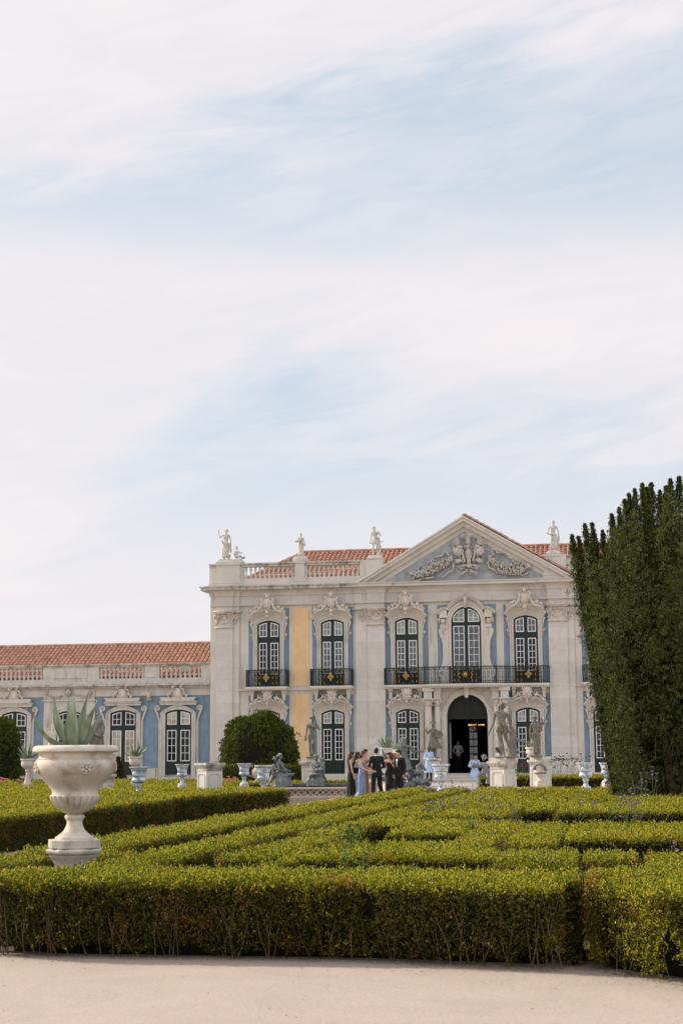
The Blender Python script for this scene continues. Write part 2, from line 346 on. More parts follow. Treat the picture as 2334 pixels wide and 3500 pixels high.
    def ell(s, c, r, rot=None, n=10, k=6):
        if isinstance(r, (int, float)): r = (r, r, r)
        R = rot.to_matrix() if rot is not None else Matrix.Identity(3)
        vs = []; c = Vector(c)
        for i in range(1, k):
            t = PI * i / k
            for j in range(n):
                a = 2 * PI * j / n
                vs.append(c + R @ Vector((r[0] * math.sin(t) * math.cos(a), r[1] * math.sin(t) * math.sin(a), r[2] * math.cos(t))))
        vs += [c + R @ Vector((0, 0, r[2])), c - R @ Vector((0, 0, r[2]))]
        T = (k - 1) * n
        fs = [(i * n + j, (i + 1) * n + j, (i + 1) * n + (j + 1) % n, i * n + (j + 1) % n) for i in range(k - 2) for j in range(n)]
        fs += [(T, j, (j + 1) % n) for j in range(n)] + [(T + 1, (k - 2) * n + (j + 1) % n, (k - 2) * n + j) for j in range(n)]
        return s.add(vs, fs)
    def cap(s, p, r, q, r2, n=10):                                # tapered capsule
        p, q = Vector(p), Vector(q); d = q - p; L = d.length
        if L < 1e-5: return s.ell(p, r)
        d.normalize(); pts = []; rs = []
        for a in (80, 50, 20): pts.append(p - d * r * math.sin(R_(a))); rs.append(r * math.cos(R_(a)))
        pts += [p, q]; rs += [r, r2]
        for a in (20, 50, 80): pts.append(q + d * r2 * math.sin(R_(a))); rs.append(r2 * math.cos(R_(a)))
        return s.tube(pts, rs, n)
    def chain(s, pts, rs, n=10):
        for i in range(len(pts) - 1): s.cap(pts[i], rs[i], pts[i + 1], rs[i + 1], n)
        return s
    def build(s, name, mat, parent=None, smooth=False, loc=None, rz=0, bevel=0):
        me = bpy.data.meshes.new(name)
        o = bpy.data.objects.new(name, me); COL.objects.link(o)
        off = Vector((0, 0, 0))
        if parent is not None:
            o.parent = parent; off = Vector(parent.get('org', (0, 0, 0)))
        if parent is None and loc is not None: o.location = loc; o.rotation_euler = (0, 0, rz)
        me.from_pydata([tuple(Vector(p) - off) for p in s.v] if off.length else s.v, [], s.f)
        me.materials.append(M[mat])
        bm = bmesh.new(); bm.from_mesh(me); bmesh.ops.recalc_face_normals(bm, faces=bm.faces); bm.to_mesh(me); bm.free()
        if smooth:
            me.polygons.foreach_set('use_smooth', [True] * len(me.polygons))
            if smooth == 'auto': me.set_sharp_from_angle(angle=R_(35))
        if bevel:
            b = o.modifiers.new('bevel', 'BEVEL'); b.width = bevel; b.segments = 2; b.limit_method = 'ANGLE'
        return o
    def sculpt(s, name, mat, parent=None, vox=.015, it=3, loc=None, rz=0):   # one continuous skin over the overlapping volumes
        me = bpy.data.meshes.new('tmp'); me.from_pydata(s.v, [], s.f)
        bm = bmesh.new(); bm.from_mesh(me); bmesh.ops.recalc_face_normals(bm, faces=bm.faces); bm.to_mesh(me); bm.free()
        t = bpy.data.objects.new('tmp', me); COL.objects.link(t)
        rm = t.modifiers.new('r', 'REMESH'); rm.mode = 'VOXEL'; rm.voxel_size = vox
        if it: sm = t.modifiers.new('s', 'SMOOTH'); sm.iterations = it; sm.factor = .5
        dg = bpy.context.evaluated_depsgraph_get()
        nm = bpy.data.meshes.new_from_object(t.evaluated_get(dg)); nm.name = name
        bpy.data.objects.remove(t); bpy.data.meshes.remove(me)
        o = bpy.data.objects.new(name, nm); COL.objects.link(o); nm.materials.clear(); nm.materials.append(M[mat])
        nm.polygons.foreach_set('use_smooth', [True] * len(nm.polygons))
        if parent is not None: o.parent = parent
        if loc is not None: o.location = loc; o.rotation_euler = (0, 0, rz)
        return o
def tag(o, label=None, cat=None, group=None, kind=None):
    if label: o['label'] = label
    if cat: o['category'] = cat
    if group: o['group'] = group
    if kind: o['kind'] = kind
    return o
def thing(name, loc, label, cat, group=None, rz=0, world=False):
    o = bpy.data.objects.new(name, None); COL.objects.link(o); o.empty_display_size = .3
    o.location = loc; o.rotation_euler = (0, 0, rz)
    if world: o['org'] = tuple(loc)
    return tag(o, label, cat, group)
def kids(o): return [c for c in bpy.data.objects if c.parent == o]
def copy_tree(o, loc=None, rz=None, parent=None, dx=None):
    c = o.copy(); COL.objects.link(c)
    if parent is not None: c.parent = parent
    if loc is not None: c.location = loc
    if rz is not None: c.rotation_euler = (0, 0, rz)
    if dx is not None: c.location = Vector(c.location) + Vector(dx)
    for ch in kids(o): copy_tree(ch, parent=c)
    return c
def blobs(mb, pts, r, rg=rnd, jit=.4, n=6, k=4):                    # carved leaves and flowers along a line
    for p in pts:
        q = Vector(p) + Vector((rg.uniform(-1, 1), rg.uniform(-1, 1) * .5, rg.uniform(-1, 1))) * r * jit * 2
        rr = r * rg.uniform(.6, 1.15)
        from mathutils import Euler
        mb.ell(q, (rr, rr * .6, rr * .55), Euler((rg.uniform(0, 6), rg.uniform(0, 6), rg.uniform(0, 6))), n, k)
def lerp(a, b, t): return a + (b - a) * t
def spiral(cx, cz, y, r, turns=1.6, s=1, a0=0, n=18, e=.12):
    return [(cx + s * (r * (1 - (1 - e) * i / n)) * math.cos(a0 + turns * 2 * PI * i / n), y, cz + (r * (1 - (1 - e) * i / n)) * math.sin(a0 + turns * 2 * PI * i / n)) for i in range(n + 1)]
# ------------------------------------------------------------------ palace
YF = 84.13
ORG = {}
def wb(mb, name, mat, parent, smooth=False, bevel=0):              # a part given in world coordinates
    off = Vector(ORG[parent.name])
    mb.v = [(p[0] - off.x, p[1] - off.y, p[2] - off.z) for p in mb.v]
    o = mb.build(name, mat, None, smooth, bevel=bevel); o.parent = parent; ORG[o.name] = tuple(off); return o
def lb(mb, name, mat, parent, loc=(0, 0, 0), smooth=False):         # a part in its own frame
    o = mb.build(name, mat, None, smooth); o.parent = parent; o.location = loc; return o
def slab(mb, poly, z0, z1):
    n = len(poly)
    return mb.add([(x, y, z0) for x, y in poly] + [(x, y, z1) for x, y in poly], [tuple(range(n)), tuple(range(2 * n - 1, n - 1, -1))] + [(i, (i + 1) % n, (i + 1) % n + n, i + n) for i in range(n)])
def fb(mb, x0, x1, z0, z1, d0, d1, Y=YF): return mb.box(x0, x1, Y - d1, Y - d0, z0, z1)
def arch(w, zs, zt, n=12, round_=False):
    h = w / 2
    if round_: return [(-h * math.cos(PI * i / n), zs + (zt - zs) * math.sin(PI * i / n)) for i in range(n + 1)]
    return [(lerp(-h, h, i / n), zs + (zt - zs) * (1 - (2 * i / n - 1) ** 2)) for i in range(n + 1)]
def opening(w, zb, zs, zt, off=0.0, **k):
    return [(-w / 2 - off, zb)] + arch(w + 2 * off, zs, zt + off, **k) + [(w / 2 + off, zb)]
GL = ['glass', 'glass_grey', 'glass_net', 'glass_cream']

def win_unit(parent, cx, w, zb, zs, zt, tl, th, ts, bs, rows, gt, gb, round_=False, org=None, mx_=.10, gap=.095, name='window'):
    """french window: dark green frame, white sashes, panes; tl/th bottom of the top lights, ts/bs the tall sashes"""
    ax = ORG[parent.name][0]; h = w / 2
    f = MB(); f.prism(opening(w, zb, zs, zt, round_=round_), -.05, .03)
    f.box(-h, h, -.085, -.05, ts + .06, tl - .06)                    # transom rail
    f.box(-.055, .055, -.0895, -.05, zb + .002, zt - .05)                    # meeting stiles
    pz = bs - .09
    for s in (-1, 1):
        x0, x1 = sorted((s * (gap + .03), s * (h - mx_ - .03)))
        if pz - zb > .35: f.box(x0, x1, -.075, -.05, zb + .12, pz)
    wf = lb(f, name, 'green', parent, (cx - ax, 0, 0))
    sh = MB(); p1 = MB(); p2 = MB()
    def zt_at(x):
        t = max(0, 1 - (x / h) ** 2)
        return zs + (zt - zs) * (math.sqrt(t) if round_ else t)
    for s in (-1, 1):
        a, b = sorted((s * gap, s * (h - mx_)))
        # tall sash
        fr = .045
        sh.box(a, a + fr, -.085, -.055, bs, ts).box(b - fr, b, -.085, -.055, bs, ts).box(a + fr, b - fr, -.085, -.055, bs, bs + fr).box(a + fr, b - fr, -.085, -.055, ts - fr, ts)
        c = (a + b) / 2
        sh.box(c - .013, c + .013, -.08, -.057, bs + fr, ts - fr)
        for i in range(1, rows):
            z = lerp(bs + fr, ts - fr, i / rows)
            sh.box(a + fr, c - .013, -.08, -.057, z - .013, z + .013).box(c + .013, b - fr, -.08, -.057, z - .013, z + .013)
        p1.box(a + .01, b - .01, -.056, -.0505, bs + .01, ts - .01)
        # top light with its curved head
        n = 8; top = [(lerp(a, b, i / n), min(zt_at(lerp(a, b, i / n)) - .10, zt - .10)) for i in range(n + 1)]
        if round_: top = [(x, max(z, tl + .12)) for x, z in top]
        inn = [(lerp(a + fr, b - fr, i / n), top[i][1] - fr) for i in range(n + 1)]
        sh.strip([(a, tl)] + top + [(b, tl)], [(a + fr, tl)] + inn + [(b - fr, tl)], -.085, -.055)
        sh.box(a + fr, b - fr, -.085, -.055, tl, tl + fr)
        zc = min(top[n // 2][1] - fr, 99)
        sh.box(c - .013, c + .013, -.08, -.057, tl + fr, zc)
        zm = (tl + min(top[0][1], top[-1][1])) / 2 + (.03 if not round_ else .08)
        if zm > tl + .1: sh.box(a + fr, b - fr, -.079, -.0575, zm - .013, zm + .013)
        p2.prism([(a + .01, tl + .01)] + [(x, z - .01) for x, z in top] + [(b - .01, tl + .01)], -.056, -.0505)
    lb(sh, 'sash', 'white', wf); lb(p1, 'pane', gb, wf); lb(p2, 'pane', gt, wf)
    return wf

def scroll_side(mb, x, z, r, s, y0, y1, n=14):
    sp = spiral(x, z, 0, r, 1.25, s, -PI / 2, n, .3)
    for i in range(len(sp) - 1):
        pass
    mb.tube([(p[0], (y0 + y1) / 2, p[2]) for p in sp], [r * .24 * (1 - .5 * i / n) for i in range(n + 1)], 6)
    mb.ell((x, (y0 + y1) / 2, z), (r * .3, r * .4, r * .3))
def crest_mesh(w, h, kind, seed):
    """rococo cartouche over a window: shell or head on a shield between scrolls and flower swags; base at z=0"""
    rg = random.Random(seed); mb = MB()
    if kind == 'upper':
        mb.ell((0, -.26, .50 * h), (.25, .10, .30 * h)); mb.ell((0, -.33, .50 * h), (.13, .09, .22 * h)); mb.ell((0, -.3, .1 * h), (.12, .08, .12)); mb.ell((0, -.3, -.1 * h), (.08, .08, .1))
        for s in (-1, 1): blobs(mb, [(s * lerp(.20, .30, (i % 3) / 2), -.27, lerp(.15, .8, i / 9) * h) for i in range(10)], .07, rg, .3)
        for s in (-1, 1):
            mb.tube([(s * w * .5, -.22, -.08), (s * w * .36, -.26, .10 * h), (s * w * .25, -.28, .16 * h), (s * w * .17, -.28, .36 * h), (s * w * .13, -.28, .6 * h), (s * w * .16, -.27, .72 * h)], [.06, .07, .075, .065, .05, .035], 7)
            mb.tube([(p[0] , -.27, p[2]) for p in spiral(s * w * .155, .66 * h, 0, .09, 1.2, s, 0, 12, .25)], [.03] * 13, 5)
            mb.tube([(p[0] , -.27, p[2]) for p in spiral(s * w * .20, .24 * h, 0, .08, 1.1, -s, 0, 12, .25)], [.03] * 13, 5)
            pts = [(s * lerp(w * .27, w * .47, t), -.24, lerp(.34 * h, .08 * h, t) + .03 * math.sin(9 * t)) for t in [i / 13 for i in range(14)]]
            blobs(mb, pts, .105, rg, .35)
            blobs(mb, pts, .07, rg, .7)
        blobs(mb, [(.11 * math.cos(a), -.28, .84 * h + .11 * math.sin(a)) for a in [i * PI / 5 for i in range(10)]], .06, rg, .25)
        mb.ell((0, -.34, .83 * h), (.10, .09, .11)); mb.ell((0, -.40, .80 * h), .05)
        for i in range(5): mb.ell((lerp(-.13, .13, i / 4), -.3, .95 * h - abs(i - 2) * .03), (.035, .04, .07))
    elif kind == 'lower':
        mb.ell((0, -.26, .50 * h), (.25, .10, .36 * h)); mb.ell((0, -.34, .52 * h), (.10, .09, .17 * h)); mb.ell((0, -.42, .50 * h), (.03, .04, .06))
        for a in range(12):
            t = 2 * PI * a / 12; mb.ell((.25 * math.cos(t), -.27, .5 * h + .38 * h * math.sin(t)), (.055, .06, .05))
        for s in (-1, 1):
            pts = [(s * lerp(w * .17, w * .46, t), -.24, lerp(.42 * h, -.02 * h, t)) for t in [i / 11 for i in range(12)]]
            blobs(mb, pts, .105, rg, .35); blobs(mb, pts, .07, rg, .7)
            mb.tube([(s * w * .5, -.2, -.1), (s * w * .34, -.22, .1 * h), (s * w * .18, -.24, .14 * h), (s * w * .1, -.25, -.05)], .04, 6)
        blobs(mb, [(lerp(-.2, .2, i / 6), -.28, .92 * h - abs(i - 3) * .04) for i in range(7)], .07, rg, .3)
        mb.ell((0, -.3, -.02), (.06, .06, .12)); mb.ell((0, -.3, -.14), (.03, .04, .07))
    else:                                                             # wing: trapezoid plaque hung with garlands
        mb.prism([(-.32, 0), (.32, 0), (.24, .3 * h), (.15, .62 * h), (-.15, .62 * h), (-.24, .3 * h)], -.16, -.02)
        for s in (-1, 1):
            pts = [(s * lerp(.17, .52, t ** 1.3), -.17, lerp(.86 * h, .02, t)) for t in [i / 15 for i in range(16)]]
            blobs(mb, pts, .085, rg, .35); blobs(mb, pts, .055, rg, .7)
        blobs(mb, [(lerp(-.16, .16, i / 6), -.17, .88 * h) for i in range(7)], .06, rg, .3)
    return mb
CREST = {}; CRY = dict(upper=-.22, lower=-.24, wing=-.2)
def crest(parent, x, z, w, h, kind):
    if (kind, w) not in CREST:
        CREST[(kind, w)] = o = lb(crest_mesh(w, h, kind, len(CREST) + 3), 'carved_moulding', 'carved', parent, (x, CRY[kind], z), True)
    else:
        o = CREST[(kind, w)].copy(); COL.objects.link(o); o.parent = parent; o.location = (x, CRY[kind], z)
    return o
def surround(parent, cx, w, zb, zs, zt, crown_z, crown_h, crown_w, kind, band=.21, ch=1.2):
    ax = ORG[parent.name][0]; mb = MB()
    i0 = opening(w, zb, zs, zt); o0 = opening(w, zb, zs, zt, band)
    mb.strip(i0, o0, -.15, 0)
    mb.strip(opening(w, zb, zs, zt, .045), opening(w, zb, zs, zt, .085), -.185, -.15)
    mb.strip(opening(w, zb, zs, zt, band - .055), opening(w, zb, zs, zt, band), -.205, -.15)
    # crown moulding: three stepped fasciae following the head
    n = 18; k = crown_w
    pth = [(lerp(-k, k, i / n), crown_z + crown_h * (1 - abs(2 * i / n - 1) ** 2.2)) for i in range(n + 1)]
    mb.sweep(pth, [(-.20, 0), (-.20, -.20), (-.13, -.23), (-.11, -.30), (-.03, -.38), (-.02, -.46), (.05, -.48), (.05, 0)])
    for s in (-1, 1):                                                # scroll brackets beside the head
        x = s * (w / 2 + band + .03)
        mb.tube([(x, -.12, crown_z - .12), (s * (w / 2 + band + .13), -.13, crown_z - .25), (x + s * .03, -.12, crown_z - .45), (x, -.1, crown_z - .75)], [.06, .075, .05, .03], 6)
        mb.tube([(q[0], -.12, q[2]) for q in spiral(x + s * .05, crown_z - .86, 0, .085, 1.2, s, 0, 12, .3)], [.03] * 13, 5)
        mb.tube([(x + s * .02, -.1, crown_z - .95), (x, -.08, crown_z - 1.15)], [.04, .02], 5)
    if zb < 2: mb.box(-w / 2 - band - .05, -w / 2 - .01, -.24, 0, zb - .02, zb + .3).box(w / 2 + .01, w / 2 + band + .05, -.24, 0, zb - .02, zb + .3)
    fa = opening(w, zs - .25, zs, zt, band * .8); fo = [(-k * .93, zs - .25)] + [(x * .93, z) for x, z in pth] + [(k * .93, zs - .25)]
    nf = len(fa); top_ = [(lerp(-k * .9, k * .9, i / (nf - 1)), 0) for i in range(nf)]
    top_ = [(x, crown_z + crown_h * (1 - abs(x / k) ** 2.2) + .01) for x, _ in top_]
    mb.strip(fa, top_, -.13, 0)
    o = lb(mb, 'window_surround', 'stone', parent, (cx - ax, 0, 0))
    crest(o, 0, crown_z + crown_h - .22 if kind == 'upper' else crown_z + crown_h - .18, w * 1.6, ch, kind)
    return o
def rail_meshes(path, z0, z1, centre=None):
    """wrought iron railing along a plan polyline; returns iron and gilt meshes"""
    ir = MB(); go = MB(); rg = random.Random(5)
    for a, b in zip(path[:-1], path[1:]):
        L = math.hypot(b[0] - a[0], b[1] - a[1]); n = max(1, round(L / .105))
        for z, r in ((z0 + .04, .02), (z1, .028), (z1 - .12, .013), (z0 + .14, .012)):
            ir.tube([(a[0], a[1], z), (b[0], b[1], z)], r, 5)
        for i in range(n + 1):
            x, y = lerp(a[0], b[0], i / n), lerp(a[1], b[1], i / n)
            ir.tube([(x, y, z0), (x, y, z1)], .020 if i in (0, n) else .0095, 4)
            if i < n:
                xm, ym = lerp(a[0], b[0], (i + .5) / n), lerp(a[1], b[1], (i + .5) / n); dx, dy = (b[0] - a[0]) / L, (b[1] - a[1]) / L
                for zz, r in ((z1 - .06, .04), (z0 + .09, .04), (lerp(z0, z1, .35), .05), (lerp(z0, z1, .62), .05)):
                    if (i + int(zz * 10)) % 2 == 0: continue
                    ir.tube([(xm + dx * r * math.cos(t), ym + dy * r * math.cos(t), zz + r * 1.3 * math.sin(t)) for t in [j * PI / 4 for j in range(8)]], .008, 4)
                    if rg.random() < .30: go.ell((xm, ym - .01, zz), (.022, .015, .03), None, 6, 4)
    return ir, go
def quatrefoil(go, x, y, z, r, star=False):
    if star:
        for i in range(12):
            a = 2 * PI * i / 12; R = r * (1 if i % 2 == 0 else .72)
            go.add([(x + .07 * math.cos(a + .5), y, z + .07 * math.sin(a + .5)), (x + .07 * math.cos(a - .5), y, z + .07 * math.sin(a - .5)), (x + R * math.cos(a), y - .01, z + R * math.sin(a)), (x, y - .05, z)], [(0, 1, 2), (0, 2, 3), (1, 3, 2), (0, 3, 1)])
        go.ell((x, y - .03, z), (.09, .04, .09))
        for s in (-1, 1): go.tube([(x + s * .28, y, z - .2), (x + s * .36, y, z - .05), (x + s * .3, y, z + .08), (x + s * .4, y, z + .16)], .022, 5)
    else:
        for i in range(4):
            a = PI / 2 * i; L = r if i % 2 else r * .78; lx, lz = math.cos(a), math.sin(a)
            go.add([(x - lz * .035, y, z + lx * .035), (x + lz * .035, y, z - lx * .035), (x + lx * L * .72 + lz * .055, y, z + lz * L * .72 - lx * .055), (x + lx * L, y, z + lz * L), (x + lx * L * .72 - lz * .055, y, z + lz * L * .72 + lx * .055), (x + lx * L * .5, y - .03, z + lz * L * .5)], [(0, 1, 5), (1, 2, 5), (2, 3, 5), (3, 4, 5), (4, 0, 5), (4, 3, 2, 1, 0)])
        for i in range(4):
            a = PI / 4 + PI / 2 * i; go.ell((x + .10 * math.cos(a), y - .01, z + .10 * math.sin(a)), (.034, .02, .034))
        go.ell((x, y - .02, z), .055)
def gilt_panel(ir, go, x, y, z0, w, star=False):
    nx_ = int(w / .085)                                                  # dense scrollwork
    for i in range(nx_ + 1):
        ir.box(x - w / 2 + i * w / nx_ - .008, x - w / 2 + i * w / nx_ + .008, y + .03, y + .045, z0, z0 + .85)
        for k in range(9):
            zz = z0 + .06 + k * .09; xx = x - w / 2 + (i + .5 * (k % 2)) * w / nx_
            if xx < x + w / 2: ir.tube([(xx + .034 * math.cos(q), y + .035, zz + .034 * math.sin(q)) for q in [j * PI / 3 for j in range(7)]], .010, 4)
    quatrefoil(go, x, y - .03, z0 + .45, .24, star)
    for s in (-1, 1):
        for px_ in (.36, .56):
            for zz in (.14, .42, .7):
                if px_ > w / 2: continue
                go.ell((x + s * px_, y - .02, z0 + zz), (.042, .02, .022), None, 6, 4); go.ell((x + s * px_, y - .02, z0 + zz + .05), (.02, .02, .045), None, 5, 4)

def tile_roof(O, U, V, width, vr, per=.25, row=.36, r=.085):
    """terracotta barrel tiles; O corner, U along the eave, V up the slope, vr(u)->(v0,v1)"""
    mb = MB(); O = Vector(O); U = Vector(U).normalized(); V = Vector(V).normalized(); N = U.cross(V)
    if N.z < 0: N = -N
    n = int(width / per)
    for i in range(n):
        uc = (i + .5) * per; v0, v1 = vr(uc)
        if v1 - v0 < .05: continue
        k0 = math.floor(v0 / row)
        k = k0
        while k * row < v1:
            a = max(v0, k * row); b = min(v1, (k + 1) * row + .05); k += 1
            if b - a < .04: continue
            j = rnd.uniform(-.012, .012); hh = rnd.uniform(-.008, .008)
            vs = []
            for vv, rr, lift in ((a, r * 1.06, .035), (b, r * .84, 0.0)):
                for t in (0, .25, .5, .75, 1):
                    th = PI * t; vs.append(O + U * (uc + j - rr * 1.08 * math.cos(th)) + V * vv + N * (rr * math.sin(th) * 1.15 + lift + hh))
            o_ = len(mb.v)
            mb.add(vs, [(q, q + 1, q + 6, q + 5) for q in range(4)] + [(0, 4, 3, 2, 1)])
            # channel tile between the covers
            cs = []
            for vv, lf in ((a, .02), (b, 0)):
                for t in (0, .5, 1): cs.append(O + U * (uc + per * (t - .0) + 0.0) + V * vv + N * (-.02 * math.sin(PI * t) + lf * .6 + .002))
            mb.add(cs, [(0, 1, 4, 3), (1, 2, 5, 4)])
    return mb
def baluster_row(mb, x0, x1, y, z0, z1, n, r=.062):
    H = z1 - z0
    prof = [(r * .95, 0), (r * .95, .07 * H), (r * .5, .12 * H), (r * .95, .26 * H), (r * 1.0, .33 * H), (r * .55, .52 * H), (r * .42, .6 * H), (r * .42, .62 * H)]
    prof = [(.075, 0), (.075, .05 * H), (.04, .09 * H), (.075, .20 * H), (.078, .27 * H), (.045, .42 * H), (.036, .47 * H), (.055, .5 * H), (.036, .53 * H), (.045, .60 * H), (.078, .75 * H), (.07, .82 * H), (.04, .91 * H), (.075, .95 * H), (.075, H)]
    for i in range(n):
        x = lerp(x0, x1, (i + .5) / n); mb.lathe([(q[0] * r / .062, q[1]) for q in prof], (x, y, z0), 10)

PAL = thing('palace', (-7.36, YF, 0), 'two storey stone palace with a carved pediment, blue and yellow panels and gilded balconies', 'palace'); ORG[PAL.name] = (-7.36, YF, 0)
XL, XR = -21.1, 6.38
mb = MB()
fb(mb, XL, -8.44, 0, 10.5, -.6, 0); fb(mb, -6.32, XR, 0, 10.5, -.6, 0)
pa = [(-8.44, 4.9)] + [(-7.38 + x, z) for x, z in arch(2.12, 3.56, 4.62, 14, True)] + [(-6.32, 4.9)]
mb.prism([(-8.44, 10.5)] + [pa[1]] + pa[2:-2] + [pa[-2]] + [(-6.32, 10.5)], YF, YF + .6)
fb(mb, -8.44, -6.32, 0, .58, -.6, 0)
mb.box(XL, XL + .6, YF + .6, YF + 14, 0, 10.5).box(XR - .6, XR, YF + .6, YF + 14, 0, 10.5).box(XL, XR, YF + 14, YF + 14.5, 0, 10.5)
mb.box(XL + .02, XR - .02, YF + .1, YF + 14, 10.3, 10.6)
wb(mb, 'wall', 'plaster', PAL)
# interior hall seen through the portal
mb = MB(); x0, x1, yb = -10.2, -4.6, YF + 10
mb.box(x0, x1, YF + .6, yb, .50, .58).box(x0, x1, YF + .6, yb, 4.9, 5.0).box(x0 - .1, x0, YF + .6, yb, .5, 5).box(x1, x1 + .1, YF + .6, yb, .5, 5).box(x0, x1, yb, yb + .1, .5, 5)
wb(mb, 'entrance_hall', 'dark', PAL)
mb = MB()
for q in range(2):
    for r_ in range(5):
        mb.box(-8.15 + q * .24, -7.95 + q * .24, yb - .2, yb - .17, 1.2 + r_ * .42, 1.55 + r_ * .42)
wb(mb, 'far_window', 'lightwin', PAL)
mb = MB()                                                            # open leaf of the door, left
mb.box(-6.40, -6.34, YF + .1, YF + 1.05, .6, 3.42); wb(mb, 'door', 'wood', PAL); mb = MB(); mb.box(-8.42, -8.36, YF + .1, YF + 1.05, .6, 3.42)
dl = wb(mb, 'door', 'wood', PAL)
mb = MB(); mb.box(-8.355, -8.34, YF + .35, YF + .42, 1.35, 3.2).box(-8.355, -8.34, YF + .85, YF + .92, 1.35, 3.2)
for i in range(6): mb.box(-8.355, -8.34, YF + .42, YF + .85, 1.35 + i * .36, 1.38 + i * .36)
wb(mb, 'sash', 'white', dl)
mb = MB()                                                            # fixed panel under the arch
mb.prism([(-7.38 + x, z) for x, z in [(-1.04, 3.44)] + arch(2.08, 3.56, 4.59, 14, True) + [(1.04, 3.44)]], YF + .12, YF + .2)
mb.box(-8.42, -6.34, YF + .06, YF + .12, 3.36, 3.52).box(-7.44, -7.32, YF + .07, YF + .12, 3.52, 4.5)
for s in (-1, 1): mb.strip([(-7.38 + s * x, z) for x, z in ((.14, 3.62), (.14, 4.38), (.5, 4.28), (.78, 3.98), (.86, 3.62), (.14, 3.62))], [(-7.38 + s * x, z) for x, z in ((.2, 3.68), (.2, 4.30), (.47, 4.21), (.72, 3.94), (.79, 3.68), (.2, 3.68))], YF + .08, YF + .12)
mb.lathe([(.12, 0), (.12, .02), (.05, .05)], (0, 0, 0), 12)
for i in range(len(mb.v) - 36, len(mb.v)):
    x, y, z = mb.v[i]; mb.v[i] = (-7.38 + x, YF + .06 - z, 3.44 + y)
wb(mb, 'door_transom', 'wood', PAL)

# blue panels and yellow panels set 15 mm proud of the plaster
def panel(x0, x1, z0, z1, mat, name, ch=0):
    p = [(x0, z0), (x0, z1), (x1, z1), (x1, z0)] if not ch else [(x0 + ch, z0), (x0, z0 + ch), (x0, z1 - ch), (x0 + ch, z1), (x1 - ch, z1), (x1, z1 - ch), (x1, z0 + ch), (x1 - ch, z0)]
    m_ = MB(); m_.prism(p, YF - .015, YF + .01); return wb(m_, name, mat, PAL)
mir = lambda x: -14.76 - x
WX = [-17.89, -14.44, -10.49]; WX = WX + [mir(x) for x in WX[::-1]]
for x in (WX[0], WX[1], WX[4], WX[5]):
    panel(x - 1.11, x + 1.1, 5.15, 9.34, 'blue', 'blue_panel'); panel(x - 1.11, x + 1.1, .75, 4.72, 'blue', 'blue_panel')
panel(-11.64, -9.36, 5.15, 9.34, 'blue', 'blue_panel'); panel(mir(-9.36) - .02, mir(-11.64), 5.15, 9.28, 'blue', 'blue_panel')
panel(-11.64, -9.2, .75, 4.72, 'blue', 'blue_panel'); panel(-5.55, -3.1, .75, 4.66, 'blue', 'blue_panel')
panel(-8.88, -5.80, 5.15, 9.32, 'blue', 'blue_panel')
for a, b in ((-16.67, -15.70), (mir(-15.70), mir(-16.67))):
    panel(a, b, 5.21, 9.33, 'yellow', 'yellow_panel', .07); panel(a, b, .95, 4.74, 'yellow', 'yellow_panel', .07)
# pilasters with bases and scrolled capitals
def volute(mb, x, z, y, r, s):
    mb.tube([(q[0], y, q[2]) for q in spiral(x, z, 0, r, 1.9, s, PI / 2, 26, .2)], [r * .2 * (1 - .5 * i / 26) for i in range(27)], 6)
    mb.ell((x, y, z), (r * .25, r * .3, r * .25)); mb.lathe([(r * .96, 0), (r * .96, .05)], (0, 0, 0), 16)
    for i in range(len(mb.v) - 32, len(mb.v)):
        a, b, c = mb.v[i]; mb.v[i] = (x + a, y + .03 + c, z + b)
def capital_mesh(w, both=True, seed=1):
    rg = random.Random(seed); m_ = MB(); h = w / 2
    m_.box(-h - .13, h + .13, -.32, 0, .80, .90).box(-h - .09, h + .09, -.28, 0, .72, .80)
    for s in (-1, 1): volute(m_, s * (h - .02), .56, -.23, .17, s)
    m_.box(-h + .12, h - .12, -.21, 0, .58, .72)
    for i in range(9): m_.ell((lerp(-h + .2, h - .2, i / 8), -.22, .66), (.028, .03, .05), None, 6, 4)
    m_.ell((0, -.3, .84), (.1, .06, .1)); blobs(m_, [(lerp(-.1, .1, i / 3), -.3, .9) for i in range(4)], .04, rg, .3)
    sw = [(lerp(-h + .06, h - .06, t), -.2, .42 - .20 * (1 - (2 * t - 1) ** 2)) for t in [i / 16 for i in range(17)]]
    blobs(m_, sw, .05, rg, .25); m_.ell((0, -.14, .5), (.17, .05, .09))
    for s in (-1, 1): m_.tube([(s * (h + .02), -.2, .42), (s * (h - .06), -.2, .3), (s * (h + .03), -.2, .2), (s * (h - .1), -.2, .13)], [.04, .05, .04, .02], 6)
    m_.box(-h - .05, h + .05, -.24, 0, -.03, .03)
    return m_
